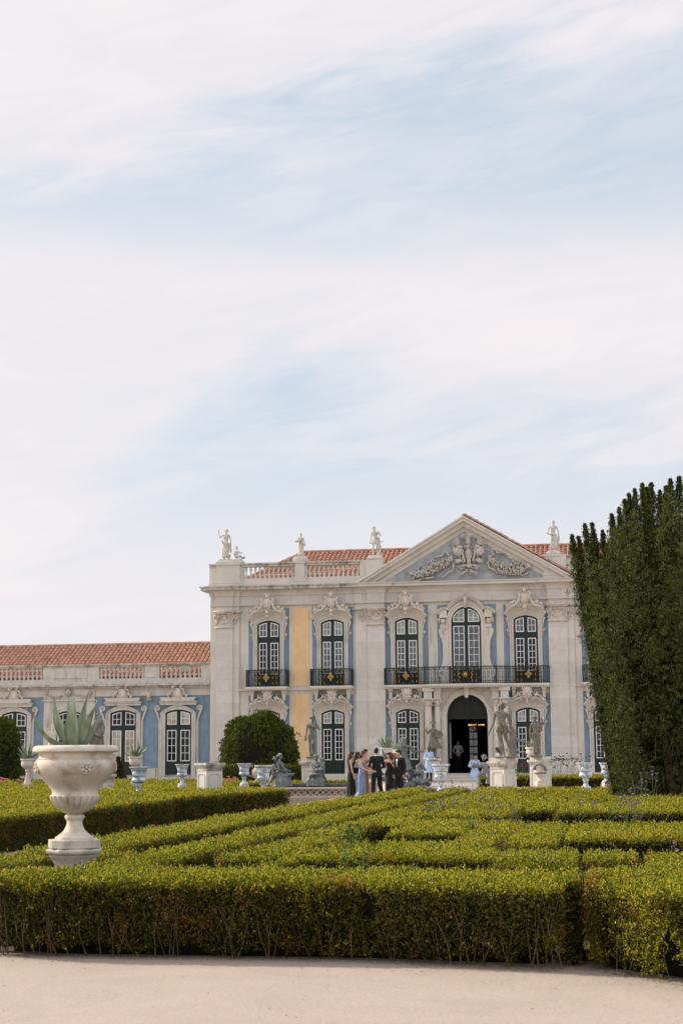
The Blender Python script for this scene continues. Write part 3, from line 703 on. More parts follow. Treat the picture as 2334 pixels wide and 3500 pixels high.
def pilaster(x0, x1, x2, inner):
    """main shaft x0..x1 and its half shaft to x2"""
    m_ = MB(); a, b = sorted((x1, x2)); d1, d2 = .18, .10
    fb(m_, x0, x1, 1.43, 8.36, 0, d1)
    if x2 > x1: fb(m_, x1, x2, 1.43, 8.36, 0, d2)
    else: fb(m_, x2, x0, 1.43, 8.36, 0, d2)
    lo, hi = min(x0, x2), max(x1, x2)
    # upper die to the entablature
    fb(m_, x0, x1, 8.36, 9.50, 0, d1 - .01)
    if x2 > x1: fb(m_, x1, x2, 8.36, 9.5, 0, d2 - .01)
    else: fb(m_, x2, x0, 8.36, 9.5, 0, d2 - .01)
    # base
    for z0, z1, e in ((0, .95, .16), (.955, 1.27, .11), (1.28, 1.40, .15), (1.405, 1.43, .06)):
        fb(m_, x0 - (e if x2 > x1 else .02), x1 + (.02 if x2 > x1 else e), z0, z1, 0, d1 + e)
        if x2 > x1: fb(m_, x1 + .02, x2 + e, z0, z1, 0, d2 + e)
        else: fb(m_, x2 - e, x0 - .02, z0, z1, 0, d2 + e)
    p = wb(m_, 'pilaster', 'ashlar', PAL)
    c = lb(capital_mesh(x1 - x0, seed=int(abs(x0) * 10)), 'capital', 'carved', p, ((x0 + x1) / 2 + 7.36, -.04, 8.36), True)
    m2 = MB(); xx = (x1 + x2) / 2 if x2 > x1 else (x2 + x0) / 2; s = 1 if x2 > x1 else -1
    volute(m2, xx + s * .06, 8.92, YF - .2, .15, s); fb(m2, min(x2 + s * .14, xx - s * .1), max(x2 + s * .14, xx - s * .1), 9.14, 9.25, .02, .22)
    m2.tube([(xx, YF - .18, 8.75), (xx - s * .08, YF - .18, 8.65), (xx + s * .05, YF - .18, 8.55)], [.04, .05, .02], 6)
    wb(m2, 'capital', 'carved', p, True)
PIL = [(-20.74, -19.84, -19.50), (-12.55, -11.64, -13.22), (-3.10, -2.13, -1.78 + .0), (mir(-19.84), mir(-20.74), mir(-19.5))]
for a, b, c in PIL: pilaster(a, b, c, 0)

# entablature: architrave bead, frieze, cavetto and corona, breaking forward over the pilasters and the centre
def entab(x0, x1, d, zt=10.55, capL=True):
    fr = MB(); fb(fr, x0, x1, 9.58, 10.03, 0, d)
    top = MB(); p = [(9.50, d + .03), (9.50, d + .09), (9.55, d + .11), (9.58, d + .11), (9.58, 0), (9.5, 0)]
    def ext(mbb, prof, e0=0, e1=0):
        n = len(prof); vs = [(x0 - (dd - d) * e0, YF - dd, z) for z, dd in prof] + [(x1 + (dd - d) * e1, YF - dd, z) for z, dd in prof]
        mbb.add(vs, [tuple(range(n)), tuple(range(2 * n - 1, n - 1, -1))] + [(i, (i + 1) % n, (i + 1) % n + n, i + n) for i in range(n)])
    ext(top, p)
    e0 = 1 if capL in (True, 'L', 'LR') else 0; e1 = 1 if capL in ('R', 'LR') else 0
    cv = [(10.03, 0), (10.03, d + .05), (10.07, d + .06), (10.09, d + .04)] + [(10.09 + .23 * math.sin(t), d + .04 + .30 * (1 - math.cos(t))) for t in [i * PI / 2 / 6 for i in range(1, 7)]] + [(10.33, 0)]
    ext(top, cv, e0, e1)
    co = MB(); ext(co, [(10.331, 0), (10.331, d + .42), (10.36, d + .44), (10.47, d + .44), (10.49, d + .50), (zt, d + .52), (zt, 0)], e0, e1)
    return fr, top, co
def put_entab(parts, mats, parent):
    f_, t_, c_ = MB(), MB(), MB()
    for a, b, d, e in parts:
        x = entab(a, b, d, capL=e)
        for q, r_ in zip((f_, t_, c_), x): q.add(r_.v, r_.f)
    wb(f_, 'frieze', mats[0], parent); wb(t_, 'cornice', mats[1], parent); wb(c_, 'cornice', mats[2], parent)
put_entab([(XL, -20.76, .02, 'L'), (-20.759, -19.82, .20, 'LR'), (-19.819, -19.48, .12, 'R'), (-19.479, -13.26, .03, 0)], ('frieze', 'stone', 'dirty'), PAL)
put_entab([(-13.26, -12.57, .12, 0), (-12.569, -11.62, .22, 'LR'), (-11.619, -3.13, .06, 0), (-3.129, -2.11, .22, 'LR'), (-2.109, -1.72, .12, 'R')], ('frieze', 'stone', 'stone'), PAL)
put_entab([(-1.719, mir(-19.48), .03, 0), (mir(-19.479), mir(-20.76), .20, 'LR'), (mir(-20.759), XR, .02, 'R')], ('frieze', 'stone', 'dirty'), PAL)
# side return of the cornice
mb = MB(); mb.box(XL - .45, XL, YF - .1, YF + 14, 10.34, 10.55); wb(mb, 'cornice', 'dirty', PAL)
# string course between the floors
for a, b in ((-19.49, -13.23), (-1.77, 6)): mb = MB(); fb(mb, a, b, 4.98, 5.07, 0, .10); wb(mb, 'string_course', 'stone', PAL)
for a, b in ((XL, -20.93), (-19.3, -13.4), (-11.4, -9.75), (-5.0, -3.35), (-1.6, 6.2)): mb = MB(); fb(mb, a, b, 0, .58, 0, .22); wb(mb, 'plinth', 'stone', PAL)

# pediment
XA, XB, ZA = -13.16, -1.60, 14.0; xm = -7.38; zb_ = 10.56
mb = MB(); mb.prism([(XA + .9, zb_), (xm, 13.5), (XB - .9, zb_)], YF - .02, YF + .3)
PED = wb(mb, 'pediment', 'bluemarble', PAL)
mb = MB()
prof = [(-.02, YF + .1), (-.02, YF - .56), (-.10, YF - .58), (-.12, YF - .50), (-.26, YF - .48), (-.30, YF - .28), (-.48, YF - .22), (-.50, YF - .08), (-.72, YF - .05), (-.72, YF + .1)]
for pth in ([(XA, zb_ + .03), (xm, ZA)], [(xm, ZA), (XB, zb_ + .03)]):
    n = len(prof); vs = []
    sl_ = (pth[1][1] - pth[0][1]) / (pth[1][0] - pth[0][0]); cs = math.sqrt(1 + sl_ * sl_)
    for px_, pz in pth:
        vs += [(px_, y, pz + o * cs) for o, y in prof]
    # lower ends rest on the horizontal cornice
    lowi = 0 if pth[0][1] < pth[1][1] else 1
    lo = pth[lowi]; s_ = 1 if lowi == 0 else -1
    for j in range(n):
        o, y = prof[j]; i = lowi * n + j
        vs[i] = (lo[0] + s_ * (-o * cs) / abs(sl_), y, zb_ + .004 * 1)
    mb.add(vs, [tuple(range(n)), tuple(range(2 * n - 1, n - 1, -1))] + [(i, (i + 1) % n, (i + 1) % n + n, i + n) for i in range(n)])
wb(mb, 'raking_cornice', 'stone', PED)
# coat of arms: urn-shaped shield, plume crest, flanking helms with feathers, scrolled foot
mb = MB(); rg = random.Random(4); ca = lambda u_, v_: (-8.57 + (u_ - 400) * .00428 * 1.0, 13.05 - (v_ - 100) * .00428)   # panel sketch units to metres
def cp(u_, v_, d=.2): x, z = ca(u_, v_); return (x + .02, YF - d, z)
x_, z_ = ca(728, 370)
mb.ell(cp(728, 360, .16), (.21, .17, .30)); mb.ell(cp(730, 440, .16), (.11, .14, .25)); mb.ell(cp(728, 340, .24), (.17, .14, .20))
mb.tube([cp(728, 240, .22), cp(728, 190, .25), cp(715, 140, .26)], [.10, .12, .16], 10)
for i in range(7): mb.tube([cp(728, 190, .25), cp(lerp(690, 770, i / 6), 140, .27), cp(lerp(655, 775, i / 6), 105 + abs(i - 3) * 4, .33), cp(lerp(640, 772, i / 6), 150 + abs(i - 3) * 3, .38)], [.03, .045, .05, .03], 6)
mb.ell(cp(722, 215, .28), (.13, .10, .10)); mb.ell(cp(722, 262, .26), (.16, .12, .07)); mb.ell(cp(722, 290, .3), (.07, .06, .05))
for s in (-1, 1):
    q = lambda u_, v_, d=.2: cp(728 + s * (u_ - 728), v_, d)
    mb.ell(q(860, 320, .2), (.30, .2, .26)); mb.ell(q(835, 270, .28), (.16, .14, .12))
    for i in range(7): mb.tube([q(835, 240, .22), q(840 + i * 14, 200 - i * 3 + 12 * i * .8, .24), q(858 + i * 12, 160 + i * 12, .27), q(882 + i * 8, 135 + i * 17, .3)], [.03, .04, .04, .02], 5)
    for i in range(6): mb.tube([q(870, 330, .2), q(895, 290 - i * 4, .24), q(915 + i * 3, 250 + i * 14, .28)], [.04, .05, .02], 5)
    mb.tube([q(790, 300, .2), q(805, 350, .24), q(780, 430, .24), q(800, 470, .22)], [.04, .06, .06, .03], 7)
    mb.tube([q(850, 300), q(890, 340, .26), q(870, 370, .26), q(830, 350, .26)], [.05, .06, .05, .03], 7)
    blobs(mb, [q(lerp(800, 900, i / 7), lerp(400, 380, i / 7) + 20 * math.sin(i)) for i in range(8)], .09, rg, .5)
    for i in range(6): mb.tube([q(800, 430, .2), q(850, 420 + i * 7, .25), q(915, 425 + i * 6 + 10 * (i % 2), .22)], [.05, .04, .015], 5)
    blobs(mb, [q(820 + 14 * math.cos(t) * 5, 310 + 60 * math.sin(t), .28) for t in [i * .7 for i in range(9)]], .07, rg, .3)
    mb.tube([q(740, 490, .2), q(800, 500, .22), q(850, 510, .22), q(830, 540, .2), q(780, 530, .2)], [.06, .06, .05, .04, .03], 6)
    mb.tube([q(735, 560, .2), q(790, 580, .22), q(825, 600, .2), q(820, 615, .2), q(795, 610, .2)], [.05, .05, .04, .03, .02], 6)
    blobs(mb, [q(lerp(740, 845, i / 6), 520 + 8 * (i % 3), .22) for i in range(7)], .07, rg, .5)
mb.ell(cp(735, 500, .25), (.16, .12, .12)); mb.tube([cp(745, 540, .2), cp(745, 615, .2)], [.05, .03], 6); mb.ell(cp(745, 590, .2), (.05, .05, .03))
wb(mb, 'coat_of_arms', 'pedcarve', PED, True)
def swag(pts, w0, w1, seed):
    rg = random.Random(seed); m_ = MB(); N_ = 64
    for i in range(N_):
        t = i / (N_ - 1); j = t * (len(pts) - 1); k = min(int(j), len(pts) - 2); f_ = j - k
        x, z = lerp(pts[k][0], pts[k + 1][0], f_), lerp(pts[k][1], pts[k + 1][1], f_)
        wd = lerp(w0, w1, math.sin(PI * t))
        for _ in range(5): blobs(m_, [(x + rg.uniform(-.05, .05), YF - .12 - rg.random() * .24, z + rg.uniform(-wd, wd) * 1.12)], .088, rg, .3)
    return m_
gl = swag([ca(75, 600), ca(180, 570), ca(300, 520), ca(420, 470), ca(530, 400)], .06, .22, 1)
rb = lambda L, r_=.055: gl.tube([cp(a, b, .16 + .05 * (i % 2)) for i, (a, b) in enumerate(L)], [r_ * (1 if i % 2 else .8) for i in range(len(L))], 6)
rb([(75, 600), (115, 560), (100, 510), (140, 470), (160, 515), (195, 515), (225, 450), (275, 430), (285, 450)])
rb([(530, 400), (490, 390), (460, 330), (425, 320), (400, 365), (350, 375), (300, 390)])
rb([(520, 420), (540, 500), (525, 560), (470, 580), (430, 610), (400, 635)]); rb([(75, 600), (30, 630), (50, 670), (110, 665), (150, 640), (230, 640), (300, 625)])
gl.ell(cp(20, 570, .2), (.13, .1, .13)); gl.tube([cp(40, 560, .2), cp(80, 580, .2)], [.1, .05], 7)
wb(gl, 'garland', 'pedcarve', PED, True)
gl = swag([ca(985, 400), ca(1060, 500), ca(1160, 545), ca(1280, 565), ca(1400, 580)], .06, .23, 2)
rb([(985, 400), (1035, 370), (1010, 330), (1020, 300), (1060, 310), (1080, 350), (1130, 345), (1175, 365)])
rb([(1400, 560), (1360, 520), (1395, 470), (1360, 440), (1335, 490), (1300, 500), (1265, 450), (1240, 410), (1200, 410)])
rb([(985, 420), (960, 470), (975, 530), (1020, 545), (1060, 590), (1130, 600), (1230, 620), (1330, 620), (1390, 635), (1445, 610), (1420, 590)])
gl.ell(cp(1460, 520, .2), (.13, .1, .13)); gl.tube([cp(1420, 540, .2), cp(1500, 545, .2)], [.06, .03], 6)
wb(gl, 'garland', 'pedcarve', PED, True)

# parapet with balusters
def parapet(x0, x1, holes, piers, mat='stone', Y=YF, z=(10.56, 10.97, 11.60, 11.80), P=PAL, d=.12, full=()):
    a = MB(); holes = sorted(holes)
    zb0, zb1, zt0, zt1 = z
    fb(a, x0, x1, zb0, zb0 + .16, -.28, d + .16, Y); fb(a, x0, x1, zb0 + .161, zb1, -.24, d, Y)
    xs = x0
    for h0, h1, n in holes:
        fb(a, xs, h0, zb1, zt0, -.20, d - .03, Y); xs = h1
    fb(a, xs, x1, zb1, zt0, -.20, d - .03, Y)
    o = wb(a, 'parapet', mat, P)
    c = MB(); fb(c, x0, x1, zt0 + .002, zt1 - .07, -.24, d, Y); fb(c, x0 - .02, x1 + .02, zt1 - .069, zt1, -.29, d + .08, Y); wb(c, 'parapet_rail', 'dirty' if mat != 'dirty' else 'stone', P)
    for h0, h1, n in holes:
        b = MB(); baluster_row(b, h0, h1, Y + .07, zb1 + .002, zt0, n); wb(b, 'balusters', mat, P, True)
    for p0, p1 in piers:
        pb = MB()
        fb(pb, p0, p1, zb0 + .42, zt1 - .08, -.28, d + .10, Y)
        e = .12
        pb.prism([(p0 - e, zb0 + .17), (p0 - e * .8, zb0 + .25), (p0 - .02, zb0 + .42), (p1 + .02, zb0 + .42), (p1 + e * .8, zb0 + .25), (p1 + e, zb0 + .17)], Y - d - .16, Y + .2)
        fb(pb, p0 - .05, p1 + .05, zt1 - .079, zt1 + .015, -.33, d + .17, Y)
        wb(pb, 'parapet_pier', mat, P)
parapet(-21.14, -12.9, [(-19.28, -16.50, 11), (-15.80, -12.96, 11)], [(-20.74, -19.44), (-16.42, -15.92)])
parapet(-3.3, XR, [(.95, 3.7, 11)], [(-3.75 + .55, -2.35)])
mb = MB(); fb(mb, -4.05, -3.28, 10.9, 11.75, -.25, .0); mb.box(-3.3, -2.1, YF - .25, YF + .3, 10.95, 11.82)
wb(mb, 'parapet_pier', 'stone', PAL)
mb = MB(); mb.box(-12.95, -11.9, YF - .1, YF + .3, 10.8, 11.8); mb.box(-12.62, -11.7, YF - .25, YF + .3, 10.95, 11.82); wb(mb, 'parapet_pier', 'stone', PAL)
mb = MB(); mb.box(XL - .05, XL + .3, YF + .28, YF + 14, 10.56, 11.8); wb(mb, 'parapet', 'stone', PAL)

# roofs: hipped tile roof behind the parapet, gabled roof behind the pediment
sl1 = Vector((0, 4.3, 2.05)); L1 = sl1.length
hipx = 2.75
mb = tile_roof((-19.7, YF + .75, 10.86), (1, 0, 0), sl1, 25, lambda u_: (0, min(L1, u_ / hipx * L1) if u_ < 12 else (L1 if u_ < 22.3 else (25 - u_) / hipx * L1)))
mb.tube([(-19.7 + hipx, YF + 5.05, 12.97), (5.3 - hipx, YF + 5.05, 12.97)], .11, 8)
mb.tube([(-19.7, YF + .75, 10.9), (-19.7 + hipx, YF + 5.05, 12.97)], .11, 8)
mb.add([(-19.7, YF + .75, 10.84), (-19.7 + hipx, YF + 5.05, 12.9), (-19.7 + hipx, YF + 9.3, 12.9), (-19.7, YF + 13.6, 10.84)], [(0, 1, 2, 3)])
mb.add([(-19.7, YF + 13.6, 10.84), (-19.7 + hipx, YF + 9.3, 12.9), (5.3 - hipx, YF + 9.3, 12.9), (5.3, YF + 13.6, 10.84)], [(0, 1, 2, 3)])
mb.add([(-19.7, YF + .75, 10.83), (5.3, YF + .75, 10.83), (5.3 - hipx, YF + 5.05, 12.88), (-19.7 + hipx, YF + 5.05, 12.88)], [(0, 1, 2, 3)])
mb.add([(5.3, YF + .75, 10.84), (5.3 - hipx, YF + 5.05, 12.9), (5.3 - hipx, YF + 9.3, 12.9), (5.3, YF + 13.6, 10.84)], [(0, 1, 2, 3)])
mb.add([(-19.7 + hipx, YF + 5.05, 12.9), (5.3 - hipx, YF + 5.05, 12.9), (5.3 - hipx, YF + 9.3, 12.9), (-19.7 + hipx, YF + 9.3, 12.9)], [(0, 1, 2, 3)])
wb(mb, 'roof', 'tile', PAL, 'auto')
mb = MB()
for s in (-1, 1):
    x1_ = XA + .1 if s < 0 else XB - .1
    v_ = Vector((xm - x1_, 0, ZA + .03 - (zb_ + .1)))
    t_ = tile_roof((x1_, YF - (.5 if s > 0 else -.25), zb_ + (.1 if s > 0 else .0)), (0, 1, 0), v_, 6.5, lambda u_: (0.1, v_.length), .25)
    mb.add(t_.v, t_.f)
mb.tube([(xm, YF - .1, ZA + .03), (xm, YF + 6, ZA + .05)], .11, 8)
mb.prism([(XA + .25, zb_), (xm, ZA - .08), (XB - .25, zb_)], YF + .31, YF + 6)
wb(mb, 'roof', 'tile', PAL, 'auto')

# windows, surrounds, balconies
gsel = [('glass_grey', 'glass'), ('glass_net', 'glass_grey'), ('glass_net', 'glass_grey'), ('glass_grey', 'glass'), ('glass_grey', 'glass'), ('glass_net', 'glass')]
gsel2 = [('glass_grey', 'glass'), ('glass_net', 'glass'), ('glass', 'glass'), ('glass_net', 'glass'), ('glass', 'glass'), ('glass', 'glass')]
for i, x in enumerate(WX):
    win_unit(PAL, x, 1.24, 5.16, 8.49, 8.68, 7.82, 0, 7.50, 5.80, 5, gsel[i][0], gsel[i][1])
    surround(PAL, x, 1.24, 5.16, 8.49, 8.68, 8.76, .46, 1.07, 'upper', ch=1.12)
    win_unit(PAL, x, 1.24, .60, 3.72, 3.92, 3.20, 0, 2.92, 1.30, 5, gsel2[i][0], gsel2[i][1])
    surround(PAL, x, 1.24, .60, 3.72, 3.92, 4.02, .44, 1.07, 'lower', ch=.82)
win_unit(PAL, -7.36, 1.56, 5.16, 8.42, 9.20, 8.40, 0, 8.20, 5.92, 6, 'glass_net', 'glass_grey', True)
def balcony(x):
    s_ = MB(); s_.box(-1.12, 1.12, -.78, 0, 5.04, 5.15).box(-1.05, 1.05, -.70, 0, 4.97, 5.04)
    for s in (-1, 1):
        s_.prism([(s * .85 - .13, 4.97), (s * .85 + .13, 4.97), (s * .85 + .13, 4.88), (s * .85 + .09, 4.80), (s * .85 + .06, 4.42), (s * .85 - .06, 4.42), (s * .85 - .09, 4.80), (s * .85 - .13, 4.88)], -.36, 0)
    b = lb(s_, 'balcony', 'stone', PAL, (x + 7.36, 0, 0))
    ir, go = rail_meshes([(-1.08, -.02), (-1.08, -.72), (1.08, -.72), (1.08, -.02)], 5.15, 6.02)
    gilt_panel(ir, go, 0, -.74, 5.16, 1.3)
    for s in (-1, 1): ir.tube([(s * .64, -.72, 5.15), (s * .64, -.72, 6.02)], .022, 5)
    lb(ir, 'railing', 'iron', b); lb(go, 'gilt_pattern', 'gold', b)
    return b
bb = balcony(WX[0])
for x in (WX[1], WX[4], WX[5]): copy_tree(bb, loc=(x + 7.36, 0, 0), parent=PAL)
# long central balcony bowing over the portal
def bal_path(e=0):
    L = [(-11.63, .0), (-11.63 , .55), (-9.85, .55), (-9.45, .85), (-8.95, 1.05), (-8.2, 1.12), (-6.56, 1.12), (-5.8, 1.05), (-5.3, .85), (-4.92, .55), (-3.10, .55), (-3.10, .0)]
    return [(x, YF - max(0, d + (e if d else 0))) for x, d in L]
mb = MB(); slab(mb, bal_path(.06), 5.04, 5.15); slab(mb, bal_path(-.04), 4.96, 5.038)
CB = wb(mb, 'balcony', 'stone', PAL)
ir, go = rail_meshes(bal_path(0), 5.15, 6.02)
gilt_panel(ir, go, -10.5, YF - .57, 5.16, 1.25); gilt_panel(ir, go, -4.16, YF - .57, 5.16, 1.25); gilt_panel(ir, go, -7.36, YF - 1.14, 5.16, 1.5, True)
for xx in (-9.45, -8.95, -8.15, -6.6, -5.8, -5.3): ir.tube([(xx, YF - (1.1 if -8.3 < xx < -6.4 else .95), 5.15), (xx, YF - (1.1 if -8.3 < xx < -6.4 else .95), 6.05)], .025, 5)
wb(ir, 'railing', 'iron', CB); wb(go, 'gilt_pattern', 'gold', CB)
mb = MB()
for x in (-11.35, -9.8, -4.95, -3.4): fb(mb, x - .12, x + .12, 4.85, 4.955, 0, .40); fb(mb, x - .08, x + .08, 4.42, 4.85, 0, .3)
wb(mb, 'corbel', 'stone', CB)
# central upper surround
mb = MB()
mb.strip([(-7.36 + x, z) for x, z in opening(1.56, 5.16, 8.42, 9.2, round_=True)], [(-7.36 + x, z) for x, z in opening(1.56, 5.16, 8.42, 9.2, .24, round_=True)], YF - .2, YF)
mb.strip([(-7.36 + x, z) for x, z in opening(1.56, 5.16, 8.42, 9.2, .17, round_=True)], [(-7.36 + x, z) for x, z in opening(1.56, 5.16, 8.42, 9.2, .25, round_=True)], YF - .27, YF - .2)
for s in (-1, 1):
    X = lambda a: -7.36 + s * a
    fb(mb, *sorted((X(1.03), X(1.36))), 5.16, 5.5, 0, .30); pass
    fb(mb, *sorted((X(.98), X(1.38))), 8.62, 9.02, 0, .34); fb(mb, *sorted((X(1.02), X(1.34))), 8.1, 8.3, 0, .28)
    mb.prism([(X(q), z) for q, z in ((1.0, 8.098), (1.36, 8.098), (1.44, 7.95), (1.38, 7.7), (1.26, 7.45), (1.22, 7.2), (1.22, 6.5), (1.26, 6.25), (1.38, 6.05), (1.46, 5.85), (1.46, 5.65), (1.38, 5.502), (1.0, 5.502))], YF - .235, YF - .02)
    mb.tube([(q[0], YF - .25, q[2]) for q in spiral(X(1.32), 5.78, 0, .12, 1.3, s, 0, 12, .3)], .03, 5)
    pth = [(X(1.56), 8.86), (X(1.42), 9.0), (X(1.2), 9.12), (X(.98), 9.12)]
    if s > 0: pth = pth[::-1]
    mb.sweep(pth, [(-.12, YF), (-.12, YF - .3), (-.02, YF - .46), (.05, YF - .5), (.05, YF)])
oc = [(-.98, 9.05), (-.9, 9.2), (-.72, 9.42), (-.5, 9.6), (-.25, 9.70), (-.08, 9.78), (0, 9.86), (.08, 9.78), (.25, 9.70), (.5, 9.6), (.72, 9.42), (.9, 9.2), (.98, 9.05)]
mb.sweep([(-7.36 + x, z) for x, z in oc], [(-.14, YF), (-.14, YF - .28), (-.03, YF - .4), (.04, YF - .46), (.04, YF)])
mb.prism([(-7.36 + x, z - .1) for x, z in oc] + [(-7.36 + x * 1.0, z) for x, z in opening(1.56, 9.0, 8.42, 9.2, .2, round_=True)[1:-1][::-1] if z > 9.0], YF - .15, YF)
o = wb(mb, 'window_surround', 'stone', PAL)
mb = MB(); rg = random.Random(9)
for s in (-1, 1):
    X = lambda a: -7.36 + s * a
    blobs(mb, [(X(lerp(1.02, 1.4, (i % 4) / 3)), YF - .3, 8.35 + .07 * (i // 4)) for i in range(16)], .07, rg, .3)
    mb.ell((X(1.18), YF - .34, 8.42), (.12, .1, .14)); blobs(mb, [(X(1.18), YF - .26, 8.1 - .09 * i) for i in range(6)], .07, rg, .4)
    mb.tube([(q[0], YF - .3, q[2]) for q in spiral(X(1.36), 8.5, 0, .09, 1.3, s, 0, 12, .3)], .03, 5)
mb.tube([(-7.36, YF - .46, 9.68), (-7.36, YF - .44, 9.4), (-7.36, YF - .3, 9.16)], [.1, .07, .11], 8); mb.ell((-7.36, YF - .42, 9.62), (.12, .1, .1)); mb.ell((-7.36, YF - .36, 9.2), (.1, .08, .08))
wb(mb, 'carved_moulding', 'carved', o, True)

# portal
mb = MB(); cx = -7.38
ogee = [(-1.32, .6), (-1.32, 3.35), (-1.40, 3.60), (-1.30, 3.80), (-1.1, 4.02), (-.95, 4.40), (-.62, 4.72), (-.3, 4.86), (0, 4.9), (.3, 4.86), (.62, 4.72), (.95, 4.40), (1.1, 4.02), (1.30, 3.80), (1.40, 3.60), (1.32, 3.35), (1.32, .6)]
inn = [(-1.06, .6), (-1.06, 2.6), (-1.06, 3.3)] + arch(2.12, 3.56, 4.62, 10, True) + [(1.06, 3.3), (1.06, 2.6), (1.06, .6)]
mb.strip([(cx + x, z) for x, z in inn], [(cx + x, z) for x, z in ogee], YF - .32, YF)
mb.strip([(cx + x * .955, z - (.05 if z > 3.4 else 0)) for x, z in ogee], [(cx + x, z) for x, z in ogee], YF - .40, YF - .32)
pts_o = [(cx + x, z) for x, z in ogee]
mb.strip(pts_o, [(cx - 1.62, .6), (cx - 1.62, 3.3), (cx - 1.62, 3.7), (cx - 1.62, 4.0), (cx - 1.62, 4.3), (cx - 1.62, 4.95), (cx - .8, 4.95), (cx - .4, 4.95), (cx, 4.95), (cx + .4, 4.95), (cx + .8, 4.95), (cx + 1.62, 4.95), (cx + 1.62, 4.3), (cx + 1.62, 4.0), (cx + 1.62, 3.7), (cx + 1.62, 3.3), (cx + 1.62, .6)], YF - .26, YF)
for s in (-1, 1):
    t_ = [(cx + s * 1.05, 4.42), (cx + s * 1.5, 4.05), (cx + s * 1.5, 4.78), (cx + s * .8, 4.8)]
    mb.strip(t_ + [t_[0]], [(lerp(x, cx + s * 1.28, .16), lerp(z, 4.55, .16)) for x, z in t_ + [t_[0]]], YF - .29, YF - .26)
mb.prism([(cx - .13, 5.0), (cx + .13, 5.0), (cx + .1, 4.5), (cx, 4.42), (cx - .1, 4.5)], YF - .55, YF - .3)
PT = wb(mb, 'portal_surround', 'stone', PAL)
for xc, r_, yy in ((cx - 1.46 - .05, .17, .62), (cx - 1.98, .20, .75), (cx + 1.51, .17, .62), (cx + 1.98, .20, .75)):
    m_ = MB(); Yc = YF - yy + .2
    m_.lathe([(r_ * 1.35, 0), (r_ * 1.35, .12), (r_ * 1.2, .16), (r_ * 1.3, .2), (r_ * 1.02, .27), (r_, .4), (r_ * .98, 2.4), (r_ * .86, 2.92), (r_ * .98, 2.95), (r_ * .86, 3.0)], (xc, Yc, 1.0), 20)
    m_.rbox((xc, Yc), r_ * 1.5, r_ * 1.5, 0, .86); m_.rbox((xc, Yc), r_ * 1.62, r_ * 1.62, .861, .999)
    m_.rbox((xc, Yc), r_ * 1.45, r_ * 1.45, 4.36, 4.43); m_.rbox((xc, Yc), r_ * 1.05, r_ * 1.05, 4.431, 4.78); m_.rbox((xc, Yc), r_ * 1.35, r_ * 1.35, 4.781, 4.955)
    c_ = wb(m_, 'column', 'stone', PAL, 'auto')
    m_ = MB(); rg = random.Random(int(r_ * 100))
    m_.lathe([(r_ * .9, 0), (r_ * 1.0, .15), (r_ * 1.25, .33)], (xc, Yc, 4.0), 12)
    for s in (-1, 1): m_.tube([(q[0], Yc - r_, q[2]) for q in spiral(xc + s * r_ * .95, 4.26, 0, .085, 1.4, s, 0, 12, .3)], .03, 5)
    blobs(m_, [(xc + r_ * math.cos(a), Yc + r_ * math.sin(a), 4.08 + .1 * (i % 2)) for i, a in enumerate([j * PI / 5 for j in range(10)])], .06, rg, .2)
    wb(m_, 'capital', 'carved', c_, True)
mb = MB()
for i in range(4):
    z1 = .58 - .15 * i; e = .35 + .36 * i
    mb.box(-9.6 - .28 * i, -5.15 + .28 * i, YF - e - .62, YF - .3 - (.62 + .35 + .36 * (i - 1) - .3 if i else 0) , 0 if i == 3 else z1 - .15, z1)
    mb.box(-9.6 - .28 * i - .02, -5.15 + .28 * i + .02, YF - e - .66, YF - e - .60, z1 - .045, z1 - .001)
wb(mb, 'entrance_steps', 'stone', PAL)
for x in (WX[1], WX[2], WX[3], WX[4], WX[0]):
    mb = MB(); mb.box(x - 1.0, x + 1.0, YF - .62, YF - .23, .44, .59).box(x - 1.15, x + 1.15, YF - .98, YF - .621, .22, .43).box(x - 1.25, x + 1.25, YF - 1.3, YF - .981, 0, .21)
    wb(mb, 'doorstep', 'stone', PAL)

# ------------------------------------------------------------------ low wing on the left
YW = 84.6
WG = thing('palace_wing', (-29, YW, 0), 'single storey blue wing with a long terracotta roof, left of the tall block', 'palace wing'); ORG[WG.name] = (-29, YW, 0)
X0, X1 = -40.0, -21.12
mb = MB(); mb.box(X0, X1, YW, YW + 8, 0, 5.4); wb(mb, 'wall', 'wstone', WG)
def wpanel(x0, x1, z0=.95, z1=4.79):
    m_ = MB(); m_.prism([(x0, z0), (x0, z1), (x1, z1), (x1, z0)], YW - .015, YW + .01); wb(m_, 'blue_panel', 'blue', WG)
wpanel(-27.62, -21.13); wpanel(-31.45, -30.52); wpanel(-38, -33.6)
mb = MB(); fb(mb, -30.5, -27.62, .1, 4.58, 0, .10, YW); fb(mb, -30.56, -27.56, 4.58, 4.66, 0, .2, YW); fb(mb, -30.5, -27.62, 4.661, 5.2, 0, .14, YW)
wb(mb, 'centre_bay', 'wstone', WG)
for a, b in ((X0, -37), (-31.1, -30.5), (-27.6, -27.2), (-24.7, -24.2), (-21.7, -21.2)): mb = MB(); fb(mb, a, b, 0, .92, 0, .09, YW); wb(mb, 'plinth', 'wstone', WG)
mb = MB(); fb(mb, X0, X1, 4.80, 5.16, 0, .06, YW); fb(mb, X0, X1, 5.17, 5.24, 0, .12, YW); wb(mb, 'frieze', 'frieze', WG)
mb = MB(); fb(mb, X0, X1, 5.245, 5.34, 0, .24, YW); fb(mb, X0, X1, 5.345, 5.46, 0, .42, YW); wb(mb, 'cornice', 'dirty', WG)
parapet(X0, X1, [(-24.05, -21.72, 9), (-27.42, -24.86, 11), (-33.6, -30.6, 12)], [], 'wstone', YW, (5.46, 5.75, 6.40, 6.56), WG, .06)
